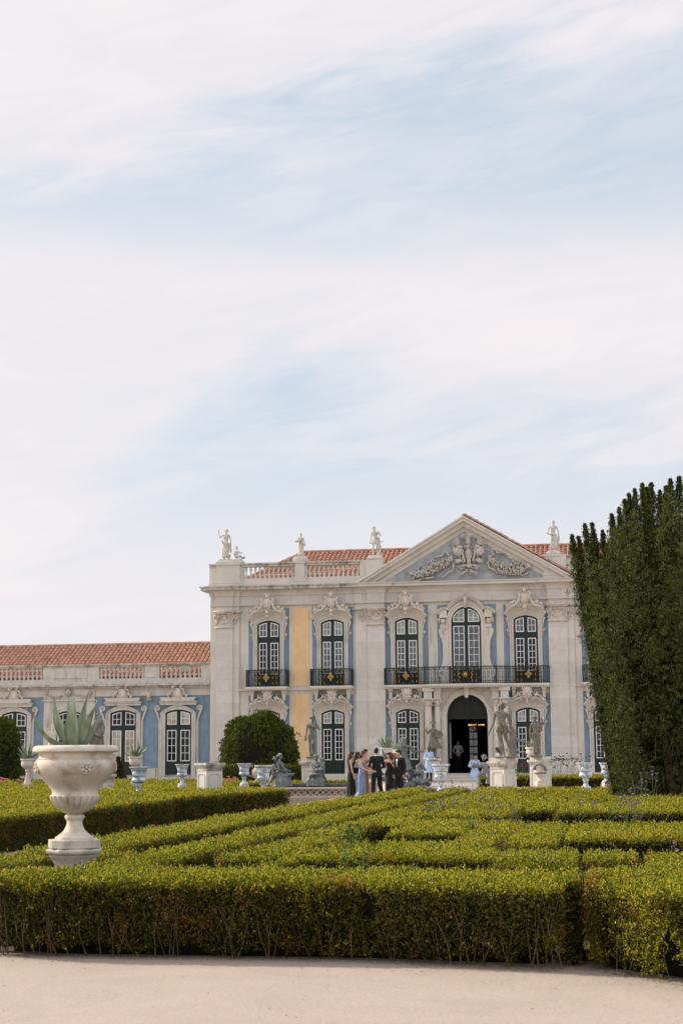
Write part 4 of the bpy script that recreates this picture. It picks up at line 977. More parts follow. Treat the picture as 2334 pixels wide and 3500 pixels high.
mb = MB(); fb(mb, -30.05, -28.1, 5.82, 6.36, .03, .07, YW); fb(mb, -24.75, -24.15, 5.80, 6.36, .03, .066, YW); wb(mb, 'parapet_pier', 'wstone', WG)
sl2 = Vector((0, 3.9, 2.0)); L2 = sl2.length
mb = tile_roof((X0, YW + .7, 5.86), (1, 0, 0), sl2, X1 - X0, lambda u_: (0, L2))
mb.tube([(X0 + i * .4, YW + 4.6, 7.93 + .015 * (i % 2)) for i in range(int((X1 - X0) / .4))], .10, 8)
mb.add([(X0, YW + .7, 5.82), (X1, YW + .7, 5.82), (X1, YW + 4.6, 7.82), (X0, YW + 4.6, 7.82)], [(0, 1, 2, 3)])
mb.add([(X0, YW + 8.5, 5.82), (X1, YW + 8.5, 5.82), (X1, YW + 4.6, 7.82), (X0, YW + 4.6, 7.82)], [(3, 2, 1, 0)])
rf = wb(mb, 'roof', 'tile', WG, 'auto')
mb = MB(); mb.prism([(-23.25, 6.1), (-22.65, 6.1), (-22.7, 6.62), (-22.92, 6.68), (-23.0, 6.62)], YW + 1.05, YW + 1.7); wb(mb, 'roof_vent', 'dirty', rf)
wg = [(-32.15, 'glass', 'glass'), (-29.0, 'glass', 'glass'), (-26.0, 'glass', 'glass_cream'), (-22.93, 'glass_cream', 'glass'), (-35.9, 'glass', 'glass')]
for x, gt, gb in wg:
    wu = win_unit(WG, x, 1.45, .6, 3.88, 4.05, 3.24, 0, 2.96, 1.30, 4 if x > -23 else 4, gt, gb, mx_=.10, gap=.11)
    if x == -29.0: wu.location.y -= .10
    m_ = MB(); w = 1.45
    m_.strip(opening(w, .1, 3.88, 4.05), opening(w, .1, 3.88, 4.05, .24), -.17, 0)
    m_.strip(opening(w, .1, 3.88, 4.05, .17), opening(w, .1, 3.88, 4.05, .24), -.22, -.17)
    if x != -29.0:
        m_.box(-1.0, 1.0, -.26, 0, 4.29, 4.42); m_.box(-1.04, 1.04, -.32, 0, 4.421, 4.50)
        m_.prism([(-1.02, 4.501), (-.9, 4.53), (-.95, 4.62), (-1.0, 4.66), (-1.0, 4.70), (1.0, 4.70), (1.0, 4.66), (.95, 4.62), (.9, 4.53), (1.02, 4.501)], -.38, 0)
        for s in (-1, 1):
            m_.box(*sorted((s * .97, s * 1.10)), -.12, 0, .1, 3.5)
            m_.tube([(s * 1.04, -.1, 3.45), (s * 1.16, -.12, 3.8), (s * 1.30, -.14, 4.1)], [.06, .06, .05], 7)
            m_.tube([(q[0], -.13, q[2]) for q in spiral(s * 1.15, 4.12, 0, .16, 1.5, s, -.4, 16, .2)], [.05 * (1 - .4 * i / 16) for i in range(17)], 6)
            m_.lathe([(.13, 0), (.13, .08)], (0, 0, 0), 12)
            for i in range(len(m_.v) - 24, len(m_.v)):
                a, b, c = m_.v[i]; m_.v[i] = (s * 1.15 + a, -.1 + c, 4.12 + b)
    m_.box(-1.1, 1.1, -.5, 0, -.0, .44) if False else m_.box(-1.15, 1.15, -.45, -.23, .30, .46)
    m_.box(-1.2, 1.2, -.8, -.45, 0, .3)
    so_ = lb(m_, 'window_surround', 'wstone', WG, (x + 29, -.10 if x == -29.0 else 0, 0))
    if x != -29.0: crest(so_, 0, 4.70, 1.2, .78, 'wing')
mb = MB(); rg = random.Random(8)
blobs(mb, [(-30.35 + .03 * (i % 3), YW - .2, 4.75 + i * .04) for i in range(12)], .07, rg, .4); blobs(mb, [(-27.85 + .03 * (i % 3), YW - .2, 4.75 + i * .04) for i in range(12)], .07, rg, .4)
blobs(mb, [(lerp(-30.2, -29.4, i / 12), YW - .2, 4.85 - .08 * math.sin(PI * i / 12)) for i in range(13)], .07, rg, .4); blobs(mb, [(lerp(-28.7, -27.9, i / 12), YW - .2, 4.9 - .08 * math.sin(PI * i / 12)) for i in range(13)], .07, rg, .4)
blobs(mb, [(-29.05 + .22 * math.cos(a), YW - .25, 5.1 + .25 * math.sin(a)) for a in [i * PI / 6 for i in range(12)]], .08, rg, .3); mb.ell((-29.05, YW - .3, 5.05), (.14, .1, .18))
wb(mb, 'carved_moulding', 'dirtycarve', WG, True)
mb = MB(); mb.box(-24.66, -24.42, YW - .25, YW, 4.55, 4.66); mb.tube([(-24.55, YW - .1, 4.6), (-24.55, YW - .35, 4.8), (-24.6, YW - .4, 5.0)], [.1, .12, .1], 7); blobs(mb, [(-24.55, YW - .3, 4.85)] * 5, .1, rg, .5); mb.tube([(-24.6, YW - .4, 4.9), (-24.85, YW - .55, 4.92)], [.05, .04], 6)
wb(mb, 'corbel', 'carved', WG, True)
# chandelier inside the hall
p = at(1627, 2482, 88.5)
ch = thing('chandelier', tuple(p), 'gilded chandelier with lit candle bulbs, glowing inside the dark open portal', 'chandelier')
mb = MB(); mb.tube([(0, 0, 0), (0, 0, 4.9 - p[2])], .012, 5)
mb.tube([(.42 * math.cos(a), .42 * math.sin(a), -.02) for a in [i * PI / 12 for i in range(25)]], .015, 5); mb.lathe([(.02, -.35), (.07, -.25), (.04, -.1), (.09, 0), (.03, .12), (.02, .3)], n=10)
for i in range(12): a = i * PI / 6; mb.tube([(.05 * math.cos(a), .05 * math.sin(a), -.2), (.25 * math.cos(a), .25 * math.sin(a), -.16), (.42 * math.cos(a), .42 * math.sin(a), 0)], .01, 4)
mb.build('frame', 'gold', ch)
for i in range(16):
    a = i * 2 * PI / 16; m_ = MB(); m_.ell((.42 * math.cos(a), .42 * math.sin(a), .07), (.016, .016, .035), None, 6, 4); m_.build('candle', 'flame', ch)

# ------------------------------------------------------------------ figures (each faces -Y in its own frame)
from mathutils import Euler
J0 = dict(head=(0, -.02, 1.635), neck=(0, 0, 1.47), chest=(0, 0, 1.30), waist=(0, 0, 1.10), pelvis=(0, 0, .95),
          sl=(-.18, 0, 1.415), el=(-.235, .03, 1.13), hl=(-.245, -.04, .88), sr=(.18, 0, 1.415), er=(.235, .03, 1.13), hr=(.245, -.04, .88),
          pl=(-.09, 0, .92), kl=(-.10, -.02, .50), al=(-.11, .02, .08), pr=(.09, 0, .92), kr=(.10, -.02, .50), ar=(.11, .02, .08))
def rig(**k):
    J = {a: Vector(b) for a, b in J0.items()}
    for a, b in k.items(): J[a] = Vector(b)
    return J
def head_mat(c, yaw=0, tilt=0, roll_=0): return Matrix.Translation(c) @ Euler((tilt, roll_, yaw), 'XYZ').to_matrix().to_4x4()
def add_head(mb, c, yaw=0, tilt=0, roll_=0, s=1.0, ears=True):
    Mh = head_mat(c, yaw, tilt, roll_); E_ = Mh.to_euler()
    def e(p, r): mb.ell(Mh @ (Vector(p) * s), tuple(x * s for x in r), E_, 12, 8)
    e((0, .012, .025), (.074, .094, .094)); e((0, -.02, -.02), (.064, .072, .085)); e((0, -.034, -.078), (.044, .048, .036))
    e((0, -.068, .022), (.05, .026, .018))                               # brow
    mb.cap(Mh @ (Vector((0, -.088, .015)) * s), .009 * s, Mh @ (Vector((0, -.108, -.025)) * s), .014 * s, 8)
    e((0, -.084, -.056), (.022, .014, .010)); e((0, -.076, -.092), (.02, .018, .016))
    for q in (-1, 1):
        e((q * .036, -.07, -.022), (.022, .02, .022))
        if ears: e((q * .076, .008, -.008), (.010, .02, .031))
def add_hand(mb, w, d, nrm, side=1, curl=.5, s=1.0):
    d = Vector(d).normalized(); n = Vector(nrm); n = (n - d * n.dot(d)); n = n.normalized() if n.length > 1e-3 else d.orthogonal().normalized()
    t = d.cross(n) * side                                                # thumb side
    w = Vector(w); p = w + d * .05 * s
    R = Matrix((t, n, d)).transposed().to_4x4().to_euler()
    mb.ell(p, (.040 * s, .017 * s, .052 * s), R, 10, 6)
    for i, (o, L) in enumerate(((.029, .066), (.010, .075), (-.010, .070), (-.028, .055))):
        a = w + d * .085 * s + t * o * s; c1 = curl * (.7 + .12 * i)
        b = a + (d * math.cos(c1) + n * math.sin(c1)) * L * .5 * s
        c = b + (d * math.cos(c1 * 2) + n * math.sin(c1 * 2)) * L * .5 * s
        mb.cap(a, .0095 * s, b, .0088 * s, 8); mb.cap(b, .0088 * s, c, .0075 * s, 8)
    a = w + d * .025 * s + t * .03 * s; b = a + (d * .6 + t * .7 + n * .3).normalized() * .035 * s; c = b + (d * .85 + t * .2 + n * .45).normalized() * .032 * s
    mb.cap(a, .013 * s, b, .011 * s, 8); mb.cap(b, .011 * s, c, .009 * s, 8)
def add_arm(mb, J, q, r=(.048, .038, .028), hand=True, curl=.6, nrm=None, hs=1.0):
    s, e, h = J['s' + q], J['e' + q], J['h' + q]
    mb.cap(s, r[0], e, r[1]); mb.cap(e, r[1] * 1.02, h, r[2]); mb.ell(lerp(e, h, .3), (r[1] * 1.1,) * 3)
    if hand: add_hand(mb, h, h - e, nrm or (0, -.6, 0) if nrm else ((1 if q == 'l' else -1), -.3, 0), 1 if q == 'l' else -1, curl, hs)
def add_leg(mb, J, q, toe=(0, -1, 0), k=1.0, foot=True):
    p, kn, a = J['p' + q], J['k' + q], J['a' + q]
    mb.cap(p, .088 * k, kn, .058 * k); mb.cap(kn, .057 * k, a, .038 * k); mb.ell(lerp(kn, a, .28) + Vector((0, .022 * (1 if toe[1] < 0 else -1), 0)), (.052 * k, .055 * k, .11 * k))
    if foot:
        t = Vector(toe).normalized(); mb.cap(a + Vector((0, 0, -.035)) - t * .03, .038 * k, a + t * .13 + Vector((0, 0, -.055)), .026 * k); mb.ell(a + t * .17 + Vector((0, 0, -.06)), (.036, .036, .018))
def add_torso(mb, J, k=1.0, fem=False, b=1, plain=False):
    ch, wa, pe = J['chest'], J['waist'], J['pelvis']
    mb.ell(ch + Vector((0, 0, .02)), (.158 * k, .105 * k, .165)); mb.cap(J['sl'] * .86 + J['sr'] * .14, .062 * k, J['sr'] * .86 + J['sl'] * .14, .062 * k)
    mb.ell(lerp(ch, wa, .6), (.132 * k, .09 * k, .15)); mb.ell(wa, (.125 * k, .088 * k, .12)); mb.ell(pe, ((.165 if fem else .152) * k, .108 * k, .125))
    for s in (-1, 1):
        if plain: continue
        mb.ell(pe + Vector((s * .07, .055 * b, -.06)), (.085 * k, .08, .085))
        if fem: mb.ell(ch + Vector((s * .07, -.085 * b, .0)), (.058, .055, .058))
        else: mb.ell(ch + Vector((s * .072, -.065 * b, .06)), (.078, .045, .06)); mb.ell(ch + Vector((s * .08, .06 * b, .08)), (.075, .04, .09))
    mb.cap(J['neck'] - Vector((0, 0, .05)), .062, J['head'] - Vector((0, -.01 * b, .06)), .052)
def skirt(mb, rows, folds=9, amp=.12, n=36, seed=0, c=(0, 0)):
    """rows: (z, rx, ry, cx, cy) from the waist down"""
    rg = random.Random(seed); ph = [rg.uniform(0, 6) for _ in range(4)]; vs = []
    z0, z1 = rows[0][0], rows[-1][0]
    sub = []
    for a, b in zip(rows[:-1], rows[1:]):
        for i in range(3): sub.append(tuple(lerp(a[j], b[j], i / 3) for j in range(5)))
    sub.append(rows[-1])
    for z, rx, ry, cx, cy in sub:
        t = (z0 - z) / (z0 - z1 + 1e-9)
        for j in range(n):
            a = 2 * PI * j / n; m_ = 1 + amp * t * (math.sin(folds * a + ph[0] + 1.5 * t) * .7 + .4 * math.sin((folds * 2 - 3) * a + ph[1] - 2 * t))
            vs.append((cx + rx * m_ * math.cos(a), cy + ry * m_ * math.sin(a), z))
    k = len(sub)
    fs = [(i * n + j, i * n + (j + 1) % n, (i + 1) * n + (j + 1) % n, (i + 1) * n + j) for i in range(k - 1) for j in range(n)]
    fs += [tuple(range(n))[::-1], tuple(range((k - 1) * n, k * n))]
    mb.add(vs, fs); return mb
def curls(mb, c, r, n, rad, seed=0, zmin=-.3, back=0):
    rg = random.Random(seed)
    for i in range(n):
        a = rg.uniform(0, 2 * PI); z = rg.uniform(zmin, 1); q = math.sqrt(max(0, 1 - z * z)); y = q * math.sin(a)
        if y < -.45 and z < .45 and not back: continue
        if i >= n * .62: continue
        mb.ell(Vector(c) + Vector((r[0] * 1.08 * q * math.cos(a), r[1] * 1.08 * y, r[2] * 1.08 * z)), rad * rg.uniform(.8, 1.4), None, 8, 6)
def folds(mb, a, b, n, spread, r, seed=0, sag=.05):
    rg = random.Random(seed); a, b = Vector(a), Vector(b)
    for i in range(n):
        o = Vector((rg.uniform(-1, 1) * spread, rg.uniform(-1, 1) * spread * .5 - (.055 if a.y < 0 else 0), rg.uniform(-1, 1) * spread * .4))
        pts = [a + o * .7, lerp(a, b, .35) + o + Vector((0, -.01, -sag)), lerp(a, b, .7) + o * 1.1 + Vector((0, 0, -sag)), b + o * 1.3]
        mb.tube(pts, [r * .8, r * 1.2, r, r * .6], 7)
def statue(name, loc, rz, mb, mat, label, cat='statue', vox=.017, s=1.0, group=None, it=2):
    o = mb.sculpt(name, mat, None, vox, it); o.location = loc; o.rotation_euler = (0, 0, rz); o.scale = (s, s, s)
    return tag(o, label, cat, group)

ZP = 11.815
def base_block(mb, hx=.42, hy=.30, h=.26, cx=0, cy=0):
    mb.rbox((cx, cy), hx, hy, 0, h * .45); mb.rbox((cx, cy), hx * .97, hy * .97, h * .45 - .01, h * .85, 0, .72); mb.rbox((cx, cy), hx * .70, hy * .74, h * .84, h)
    return mb
# roof 1: draped woman with one arm raised
mb = MB(); Z = Vector((0, 0, .27)); J = rig(el=(-.36, -.02, 1.27), hl=(-.42, -.06, 1.50), er=(.27, .02, 1.15), hr=(.30, -.03, .93), head=(.03, -.02, 1.63), kr=(.03, -.10, .50), ar=(-.06, -.05, .08), kl=(-.12, -.02, .5), al=(-.16, .03, .08))
for k in J: J[k] = J[k] + Z
add_torso(mb, J, .95, True); add_head(mb, J['head'], -.2, .15); curls(mb, J['head'] + Vector((0, .01, .04)), (.09, .1, .09), 36, .03, 1); add_arm(mb, J, 'l', nrm=(1, 0, 0)); add_arm(mb, J, 'r'); add_leg(mb, J, 'l'); add_leg(mb, J, 'r')
skirt(mb, [(1.28, .16, .12, 0, 0), (1.10, .20, .15, 0, 0), (.75, .19, .15, -.02, 0), (.38, .17, .15, -.06, .02)], 7, .22, seed=2)
folds(mb, (-.22, -.08, 1.30), (.22, -.1, 1.2), 6, .05, .03, 3, .1); folds(mb, (.25, 0, 1.22), (.30, .02, .62), 5, .04, .03, 4); folds(mb, (-.2, -.05, 1.4), (-.15, -.1, 1.2), 4, .05, .03, 6)
mb.tube([J['hl'] + Vector((0, 0, .05)), J['hl'] + Vector((-.01, 0, .25))], [.03, .05], 7)
mb.ell((.17, .05, .42), (.10, .12, .16)); curls(mb, (.17, 0, .5), (.09, .09, .1), 14, .035, 9, back=1)
base_block(mb, .5, .32, .27)
statue('statue', (-20.28, YF + .08, ZP), 0, mb, 'roofstatue', 'pale roof statue of a draped woman raising one arm, at the parapet corner', s=.93)
# putto beside it
mb = MB(); base_block(mb, .42, .28, .24)
mb.ell((0, 0, .42), (.15, .13, .12)); mb.cap((-.02, 0, .45), .11, (-.03, 0, .66), .10); mb.cap((-.11, 0, .70), .055, (.07, 0, .70), .055); add_head(mb, Vector((-.02, -.02, .90)), .3, 0, 0, .95); curls(mb, (-.02, 0, .93), (.085, .09, .08), 20, .03, 3)
mb.cap((.08, 0, .70), .045, (.24, -.02, .58), .036); mb.cap((.24, -.02, .58), .035, (.30, -.05, .66), .028); mb.cap((-.13, 0, .70), .045, (-.17, -.05, .5), .035); mb.cap((-.17, -.05, .5), .035, (-.08, -.14, .42), .03)
mb.cap((.02, -.05, .38), .08, (.24, -.12, .44), .06); mb.cap((.24, -.12, .44), .055, (.34, -.1, .28), .04); mb.cap((-.05, -.05, .38), .08, (.08, -.2, .40), .06); mb.cap((.08, -.2, .4), .05, (.24, -.22, .29), .04)
mb.ell((.38, 0, .34), (.1, .1, .08)); mb.ell((.46, -.03, .34), (.06, .05, .05))
statue('statue', (-19.66, YF + .08, ZP), 0, mb, 'roofstatue', 'small seated putto beside the arm-raising woman on the roof corner', s=.93)
# roof 2: small woman with a basket
mb = MB(); J = rig(el=(-.24, -.08, 1.18), hl=(-.22, -.26, 1.20), er=(.27, -.04, 1.16), hr=(.05, -.22, 1.18), kl=(-.07, -.05, .5), al=(-.10, .0, .08))
add_torso(mb, J, .98, True); add_head(mb, J['head'], -.1, .1); curls(mb, J['head'] + Vector((0, .01, .04)), (.09, .1, .09), 30, .03, 5); add_arm(mb, J, 'l', (.06, .05, .03)); add_arm(mb, J, 'r', (.06, .05, .03)); add_leg(mb, J, 'l'); add_leg(mb, J, 'r')
skirt(mb, [(1.18, .15, .12, 0, 0), (.95, .20, .15, .02, 0), (.6, .21, .16, .03, 0), (.1, .22, .18, .02, .02)], 8, .2, seed=4)
mb.lathe([(.03, 0), (.16, .02), (.19, .1), (.2, .14), (.02, .14)], (-.22, -.24, 1.06), 14, sc=(1.2, .8)); curls(mb, (-.22, -.24, 1.18), (.16, .1, .04), 16, .04, 5, back=1)
folds(mb, (-.15, -.08, 1.38), (.28, -.02, .9), 6, .05, .035, 7); folds(mb, (.28, 0, 1.1), (.34, 0, .8), 3, .03, .03, 8)
m2 = MB()
for v_ in mb.v: m2.v.append((v_[0] * .70, v_[1] * .70, v_[2] * .70 + .30))
m2.f = mb.f; base_block(m2, .40, .28, .32)
statue('statue', (-16.17, YF + .08, ZP), 0, m2, 'roofstatue', 'smallest roof statue, a draped woman holding a basket, between the two balustrades', vox=.015)
# roof 3: man with cloak
mb = MB(); J = rig(head=(-.08, -.03, 1.60), neck=(-.03, 0, 1.46), el=(-.24, .03, 1.12), hl=(-.27, -.02, .86), er=(.33, .02, 1.20), hr=(.18, -.12, 1.32), kl=(-.12, -.06, .5), al=(-.14, -.04, .08), kr=(.12, -.04, .48), ar=(.16, .08, .10))
add_torso(mb, J, 1.05); add_head(mb, J['head'], -.5, .2, -.15); curls(mb, J['head'] + Vector((0, .01, .04)), (.09, .1, .09), 36, .03, 2); add_arm(mb, J, 'l'); add_arm(mb, J, 'r'); add_leg(mb, J, 'l'); add_leg(mb, J, 'r')
skirt(mb, [(1.08, .15, .12, 0, 0), (.95, .19, .15, 0, 0), (.70, .21, .17, .0, 0)], 8, .15, seed=4); folds(mb, (-.2, -.06, 1.42), (.25, -.08, 1.0), 6, .05, .03, 3, .06); folds(mb, (.2, -.05, 1.42), (.05, -.1, 1.38), 4, .04, .03, 5)
folds(mb, (.2, .04, 1.1), (.26, .06, .3), 6, .06, .04, 6); mb.tube([(.16, .1, .85), (.25, .12, .55), (.20, .12, .2), (.22, .1, 0)], [.08, .10, .12, .14], 8)
mb.tube([(.16, -.05, .86), (.38, -.1, .80), (.48, -.1, .84)], [.03, .035, .05], 6); mb.ell(J['hl'] + Vector((-.03, 0, -.1)), (.06, .05, .06))
m2 = MB(); m2.v = [(a, b, c + .24) for a, b, c in mb.v]; m2.f = mb.f; base_block(m2, .48, .32, .25)
statue('statue', (-12.12, YF + .0, ZP), 0, m2, 'roofstatue', 'roof statue of a man leaning his head down, left of the pediment', s=.90)
# roof 4
mb = MB(); J = rig(head=(.02, -.02, 1.63), el=(-.30, .0, 1.20), hl=(-.34, -.12, 1.05), er=(.28, .02, 1.17), hr=(.33, 0, .92), kl=(-.12, -.08, .5), al=(-.16, -.05, .08))
add_torso(mb, J, .98, True); add_head(mb, J['head'], -.2, 0); curls(mb, J['head'] + Vector((0, .01, .04)), (.09, .1, .09), 30, .03, 6); add_arm(mb, J, 'l'); add_arm(mb, J, 'r'); add_leg(mb, J, 'l'); add_leg(mb, J, 'r')
skirt(mb, [(1.02, .16, .13, 0, 0), (.9, .19, .15, 0, 0), (.5, .17, .14, .03, .02), (.1, .16, .13, .04, .04)], 7, .2, seed=9); folds(mb, (-.32, -.1, 1.02), (.15, -.12, 1.0), 5, .03, .03, 3, .08); folds(mb, (.30, 0, 1.0), (.26, .05, .3), 4, .04, .03, 4)
m2 = MB(); m2.v = [(a, b, c + .24) for a, b, c in mb.v]; m2.f = mb.f; base_block(m2, .44, .30, .25)
statue('statue', (-2.72, YF + .0, ZP), 0, m2, 'roofstatue', 'roof statue of a woman with a garland at her hip, right of the pediment', s=.90)

# garden statues; loc given with the pixel column of the photograph and a real depth
def Gp(px, D, z=0.0): return tuple(G(px, D, z))
def vz(px, py, D): return float(at(px, py, D)[2])
def pedestal(name, px, D, hw, H, rz, label, cat='pedestal', mat='ashlar', slab_h=0, slab_w=.6, mid=False):
    t = thing(name, Gp(px, D), label, cat, rz=rz); mb = MB()
    mb.rbox((0, 0), hw * 1.10, hw * 1.10, 0, .14); mb.rbox((0, 0), hw * 1.04, hw * 1.04, .141, .2)
    mb.rbox((0, 0), hw, hw, .201, H - .24)
    mb.build('die', 'stone', t, bevel=.008)
    c = MB(); c.rbox((0, 0), hw * 1.03, hw * 1.03, H - .239, H - .215); c.rbox((0, 0), hw * 1.0, hw * 1.0, H - .214, H - .16)
    c.rbox((0, 0), hw * 1.22, hw * 1.22, H - .16 + .001, H - .07, 0, 1); c.v = c.v[:-8] + [(x * (.85 if z < H - .1 else 1), y * (.85 if z < H - .1 else 1), z) for x, y, z in c.v[-8:]]
    c.rbox((0, 0), hw * 1.24, hw * 1.24, H - .069, H); c.build('cornice', 'dirty', t)
    for k in range(4):                                                  # sunk panels with notched corners, one per face
        a = k * PI / 2; p = MB(); w = hw * .72; z0, z1, n_ = .30, H - .32, .06
        o = [(-w, z0), (-w, z1 - n_), (-w + n_, z1), (w - n_, z1), (w, z1 - n_), (w, z0), (-w, z0)]
        i = [(x * .93, lerp(z, (z0 + z1) / 2, .045)) for x, z in o]
        p.strip(o, i, -hw - .018, -hw + .002); p.v = [(x * math.cos(a) - y * math.sin(a), x * math.sin(a) + y * math.cos(a), z) for x, y, z in p.v]; p.build('panel_moulding', 'stone', t)
    if slab_h:
        s_ = MB(); s_.rbox((0, 0), slab_w, slab_w * .8, H + .001, H + slab_h); s_.build('plinth_block', 'dirtymarble' if mat == 'd' else 'stone', t)
    return t
pedestal('pedestal', 717, 48, .278, 1.31, R_(45), 'tall marble pedestal with nothing on top, left of the domed topiary')
pedestal('pedestal', 1067, 66, .33, 1.27, R_(-12), 'slim marble pedestal carrying the nude with his arm across the chest', slab_h=.15, slab_w=.36)
pedestal('pedestal', 1719, 49, .275, 1.295, R_(-33), 'large marble pedestal under the nude seen from behind', slab_h=.11, slab_w=.32, mat='d')
pedestal('pedestal', 1848, 60, .285, 1.30, R_(-36), 'marble pedestal under the boy with a raised arm, near the big yew', slab_h=.12, slab_w=.30)
pedestal('pedestal', 345, 48, .278, 1.0, R_(-10), 'marble pedestal half hidden behind the large marble urn')
# nude with arm across chest
mb = MB(); J = rig(head=(.03, -.02, 1.63), el=(-.24, .03, 1.13), hl=(-.27, -.03, .86), er=(.34, -.05, 1.20), hr=(.12, -.17, 1.36), sl=(-.19, 0, 1.40), sr=(.18, 0, 1.44), pelvis=(-.03, 0, .95), kl=(-.09, -.03, .5), al=(-.08, 0, .08), pr=(.07, 0, .92), kr=(.13, -.06, .50), ar=(.05, .02, .09))
add_torso(mb, J, 1.02); add_head(mb, J['head'], .35, -.25, .1); curls(mb, J['head'] + Vector((0, .01, .04)), (.09, .1, .09), 50, .03, 2); add_arm(mb, J, 'l'); add_arm(mb, J, 'r'); add_leg(mb, J, 'l'); add_leg(mb, J, 'r', (.5, -1, 0))
folds(mb, (-.27, -.02, .95), (-.26, .0, .72), 4, .04, .028, 3); folds(mb, (-.2, .02, .86), (.14, -.1, .84), 4, .02, .022, 4, .03); folds(mb, (.05, -.12, 1.36), (.22, -.10, 1.32), 4, .04, .025, 8); mb.tube([(.0, .12, .6), (.02, .12, .3), (0, .12, 0)], [.06, .08, .1], 8)
mb.rbox((0, 0), .24, .22, -.03, .03)
statue('statue', Gp(1067, 66, 1.45), 0, mb, 'greystone', 'grey nude statue with one arm bent across his chest, on the slim pedestal', s=.95)
# nude from behind
mb = MB(); J = rig(head=(.02, .03, 1.63), neck=(0, 0, 1.47), sl=(-.20, 0, 1.43), sr=(.19, 0, 1.39), el=(-.27, .05, 1.10), hl=(-.42, .10, .80), er=(.26, .10, 1.10), hr=(.20, .22, 1.12), pelvis=(-.04, 0, .95), pl=(-.12, 0, .92), kl=(-.02, .02, .48), al=(.06, 0, .09), pr=(.06, 0, .91), kr=(.16, .03, .52), ar=(.34, -.03, .11), waist=(-.01, 0, 1.12))
add_torso(mb, J, 1.05, False, -1); add_head(mb, J['head'], PI - .35, 0, .1); curls(mb, J['head'] + Vector((0, -.02, .04)), (.10, .105, .10), 90, .032, 2, zmin=-.6, back=1); add_arm(mb, J, 'l'); add_arm(mb, J, 'r'); add_leg(mb, J, 'l', (-.2, 1, 0), 1.05); add_leg(mb, J, 'r', (.3, 1, 0), 1.0)
folds(mb, (-.16, -.05, 1.47), (.16, -.09, .98), 9, .045, .028, 3, .0); folds(mb, (.14, -.02, 1.02), (.22, .04, .74), 5, .05, .03, 4); mb.tube([(-.44, .1, .76), (-.47, .1, .66)], [.03, .025], 6)
mb.tube([(.30, .22, .85), (.34, .2, .6), (.30, .18, .3), (.32, .15, 0)], [.09, .14, .15, .16], 9); mb.ell((.33, .16, .78), (.13, .12, .20)); mb.ell((.28, .10, 1.0), (.06, .06, .07)); mb.tube([(.34, .15, .74), (.48, .05, .56), (.60, .0, .54)], [.05, .045, .04], 7); mb.ell((.62, 0, .52), (.05, .04, .03)); folds(mb, (.30, .08, .8), (.36, .1, .2), 6, .08, .03, 6)
mb.ell((.12, .1, .0), (.42, .3, .05))
statue('statue', Gp(1716, 49, 1.42), 0, mb, 'greystone', 'grey nude statue seen from behind with a cloak over one shoulder and a small companion', s=.93)
# boy with raised arm
mb = MB(); J = rig(head=(-.04, -.03, 1.56), neck=(0, 0, 1.42), chest=(.02, -.01, 1.27), el=(-.24, .03, 1.10), hl=(-.24, -.02, .80), er=(.36, -.02, 1.36), hr=(.27, -.1, 1.55), sl=(-.17, 0, 1.36), sr=(.19, 0, 1.40), kl=(-.07, -.03, .5), al=(-.08, .02, .08), kr=(.13, -.03, .5), ar=(.15, .02, .08))
add_torso(mb, J, 1.12); add_head(mb, J['head'], -.5, .1, 0, 1.08); curls(mb, J['head'] + Vector((0, .01, .04)), (.095, .105, .095), 50, .032, 2); add_arm(mb, J, 'l', (.055, .045, .034)); add_arm(mb, J, 'r', (.055, .048, .034)); add_leg(mb, J, 'l', k=1.02); add_leg(mb, J, 'r', k=1.02)
mb.tube([(.26, -.1, 1.62), (.05, -.15, 1.66), (-.05, -.12, 1.68)], [.02, .025, .015], 6); curls(mb, (0, 0, .90), (.17, .13, .07), 40, .035, 5, zmin=-1, back=1); folds(mb, (-.16, -.08, 1.38), (.2, -.08, 1.30), 7, .05, .03, 3, .08); folds(mb, (.2, 0, 1.38), (.2, .06, 1.05), 5, .05, .035, 3)
mb.tube([(.05, .12, .8), (.06, .14, .4), (.05, .12, 0)], [.07, .09, .12], 8); mb.rbox((0, 0), .26, .24, -.04, .03)
statue('statue', Gp(1832, 60, 1.445), 0, mb, 'greystone', 'statue of a boy lifting one arm to his head, on the pedestal near the yew', s=.865)
# warrior woman with helmet, shield and spear
mb = MB(); J = rig(head=(0, -.02, 1.60), el=(-.30, .0, 1.22), hl=(-.33, -.06, 1.42), er=(.30, -.04, 1.20), hr=(.26, -.16, 1.10))
add_torso(mb, J, 1.0, True); add_head(mb, J['head'], .1); add_arm(mb, J, 'l'); add_arm(mb, J, 'r'); add_leg(mb, J, 'l'); add_leg(mb, J, 'r')
mb.ell(J['head'] + Vector((0, .02, .07)), (.095, .11, .09)); mb.ell(J['head'] + Vector((0, -.07, .06)), (.08, .04, .02)); mb.tube([J['head'] + Vector((x, .02, z)) for x, z in ((-.16, .17), (-.1, .22), (0, .20), (.1, .22), (.16, .16))], [.02, .04, .045, .04, .02], 7); mb.tube([J['head'] + Vector((0, .0, .1)), J['head'] + Vector((0, .0, .24))], [.05, .03], 7)
skirt(mb, [(1.16, .14, .11, 0, 0), (1.0, .19, .16, 0, 0), (.75, .27, .20, .03, 0), (.48, .38, .24, .06, 0)], 9, .15, seed=8); mb.lathe([(.02, 0), (.2, .03), (.22, 0), (.2, -.02), (.02, -.02)], (0, 0, 0), 18)
for i in range(len(mb.v) - 90, len(mb.v)): a, b, c = mb.v[i]; mb.v[i] = (.30 + a, -.2 - c, 1.18 + b)
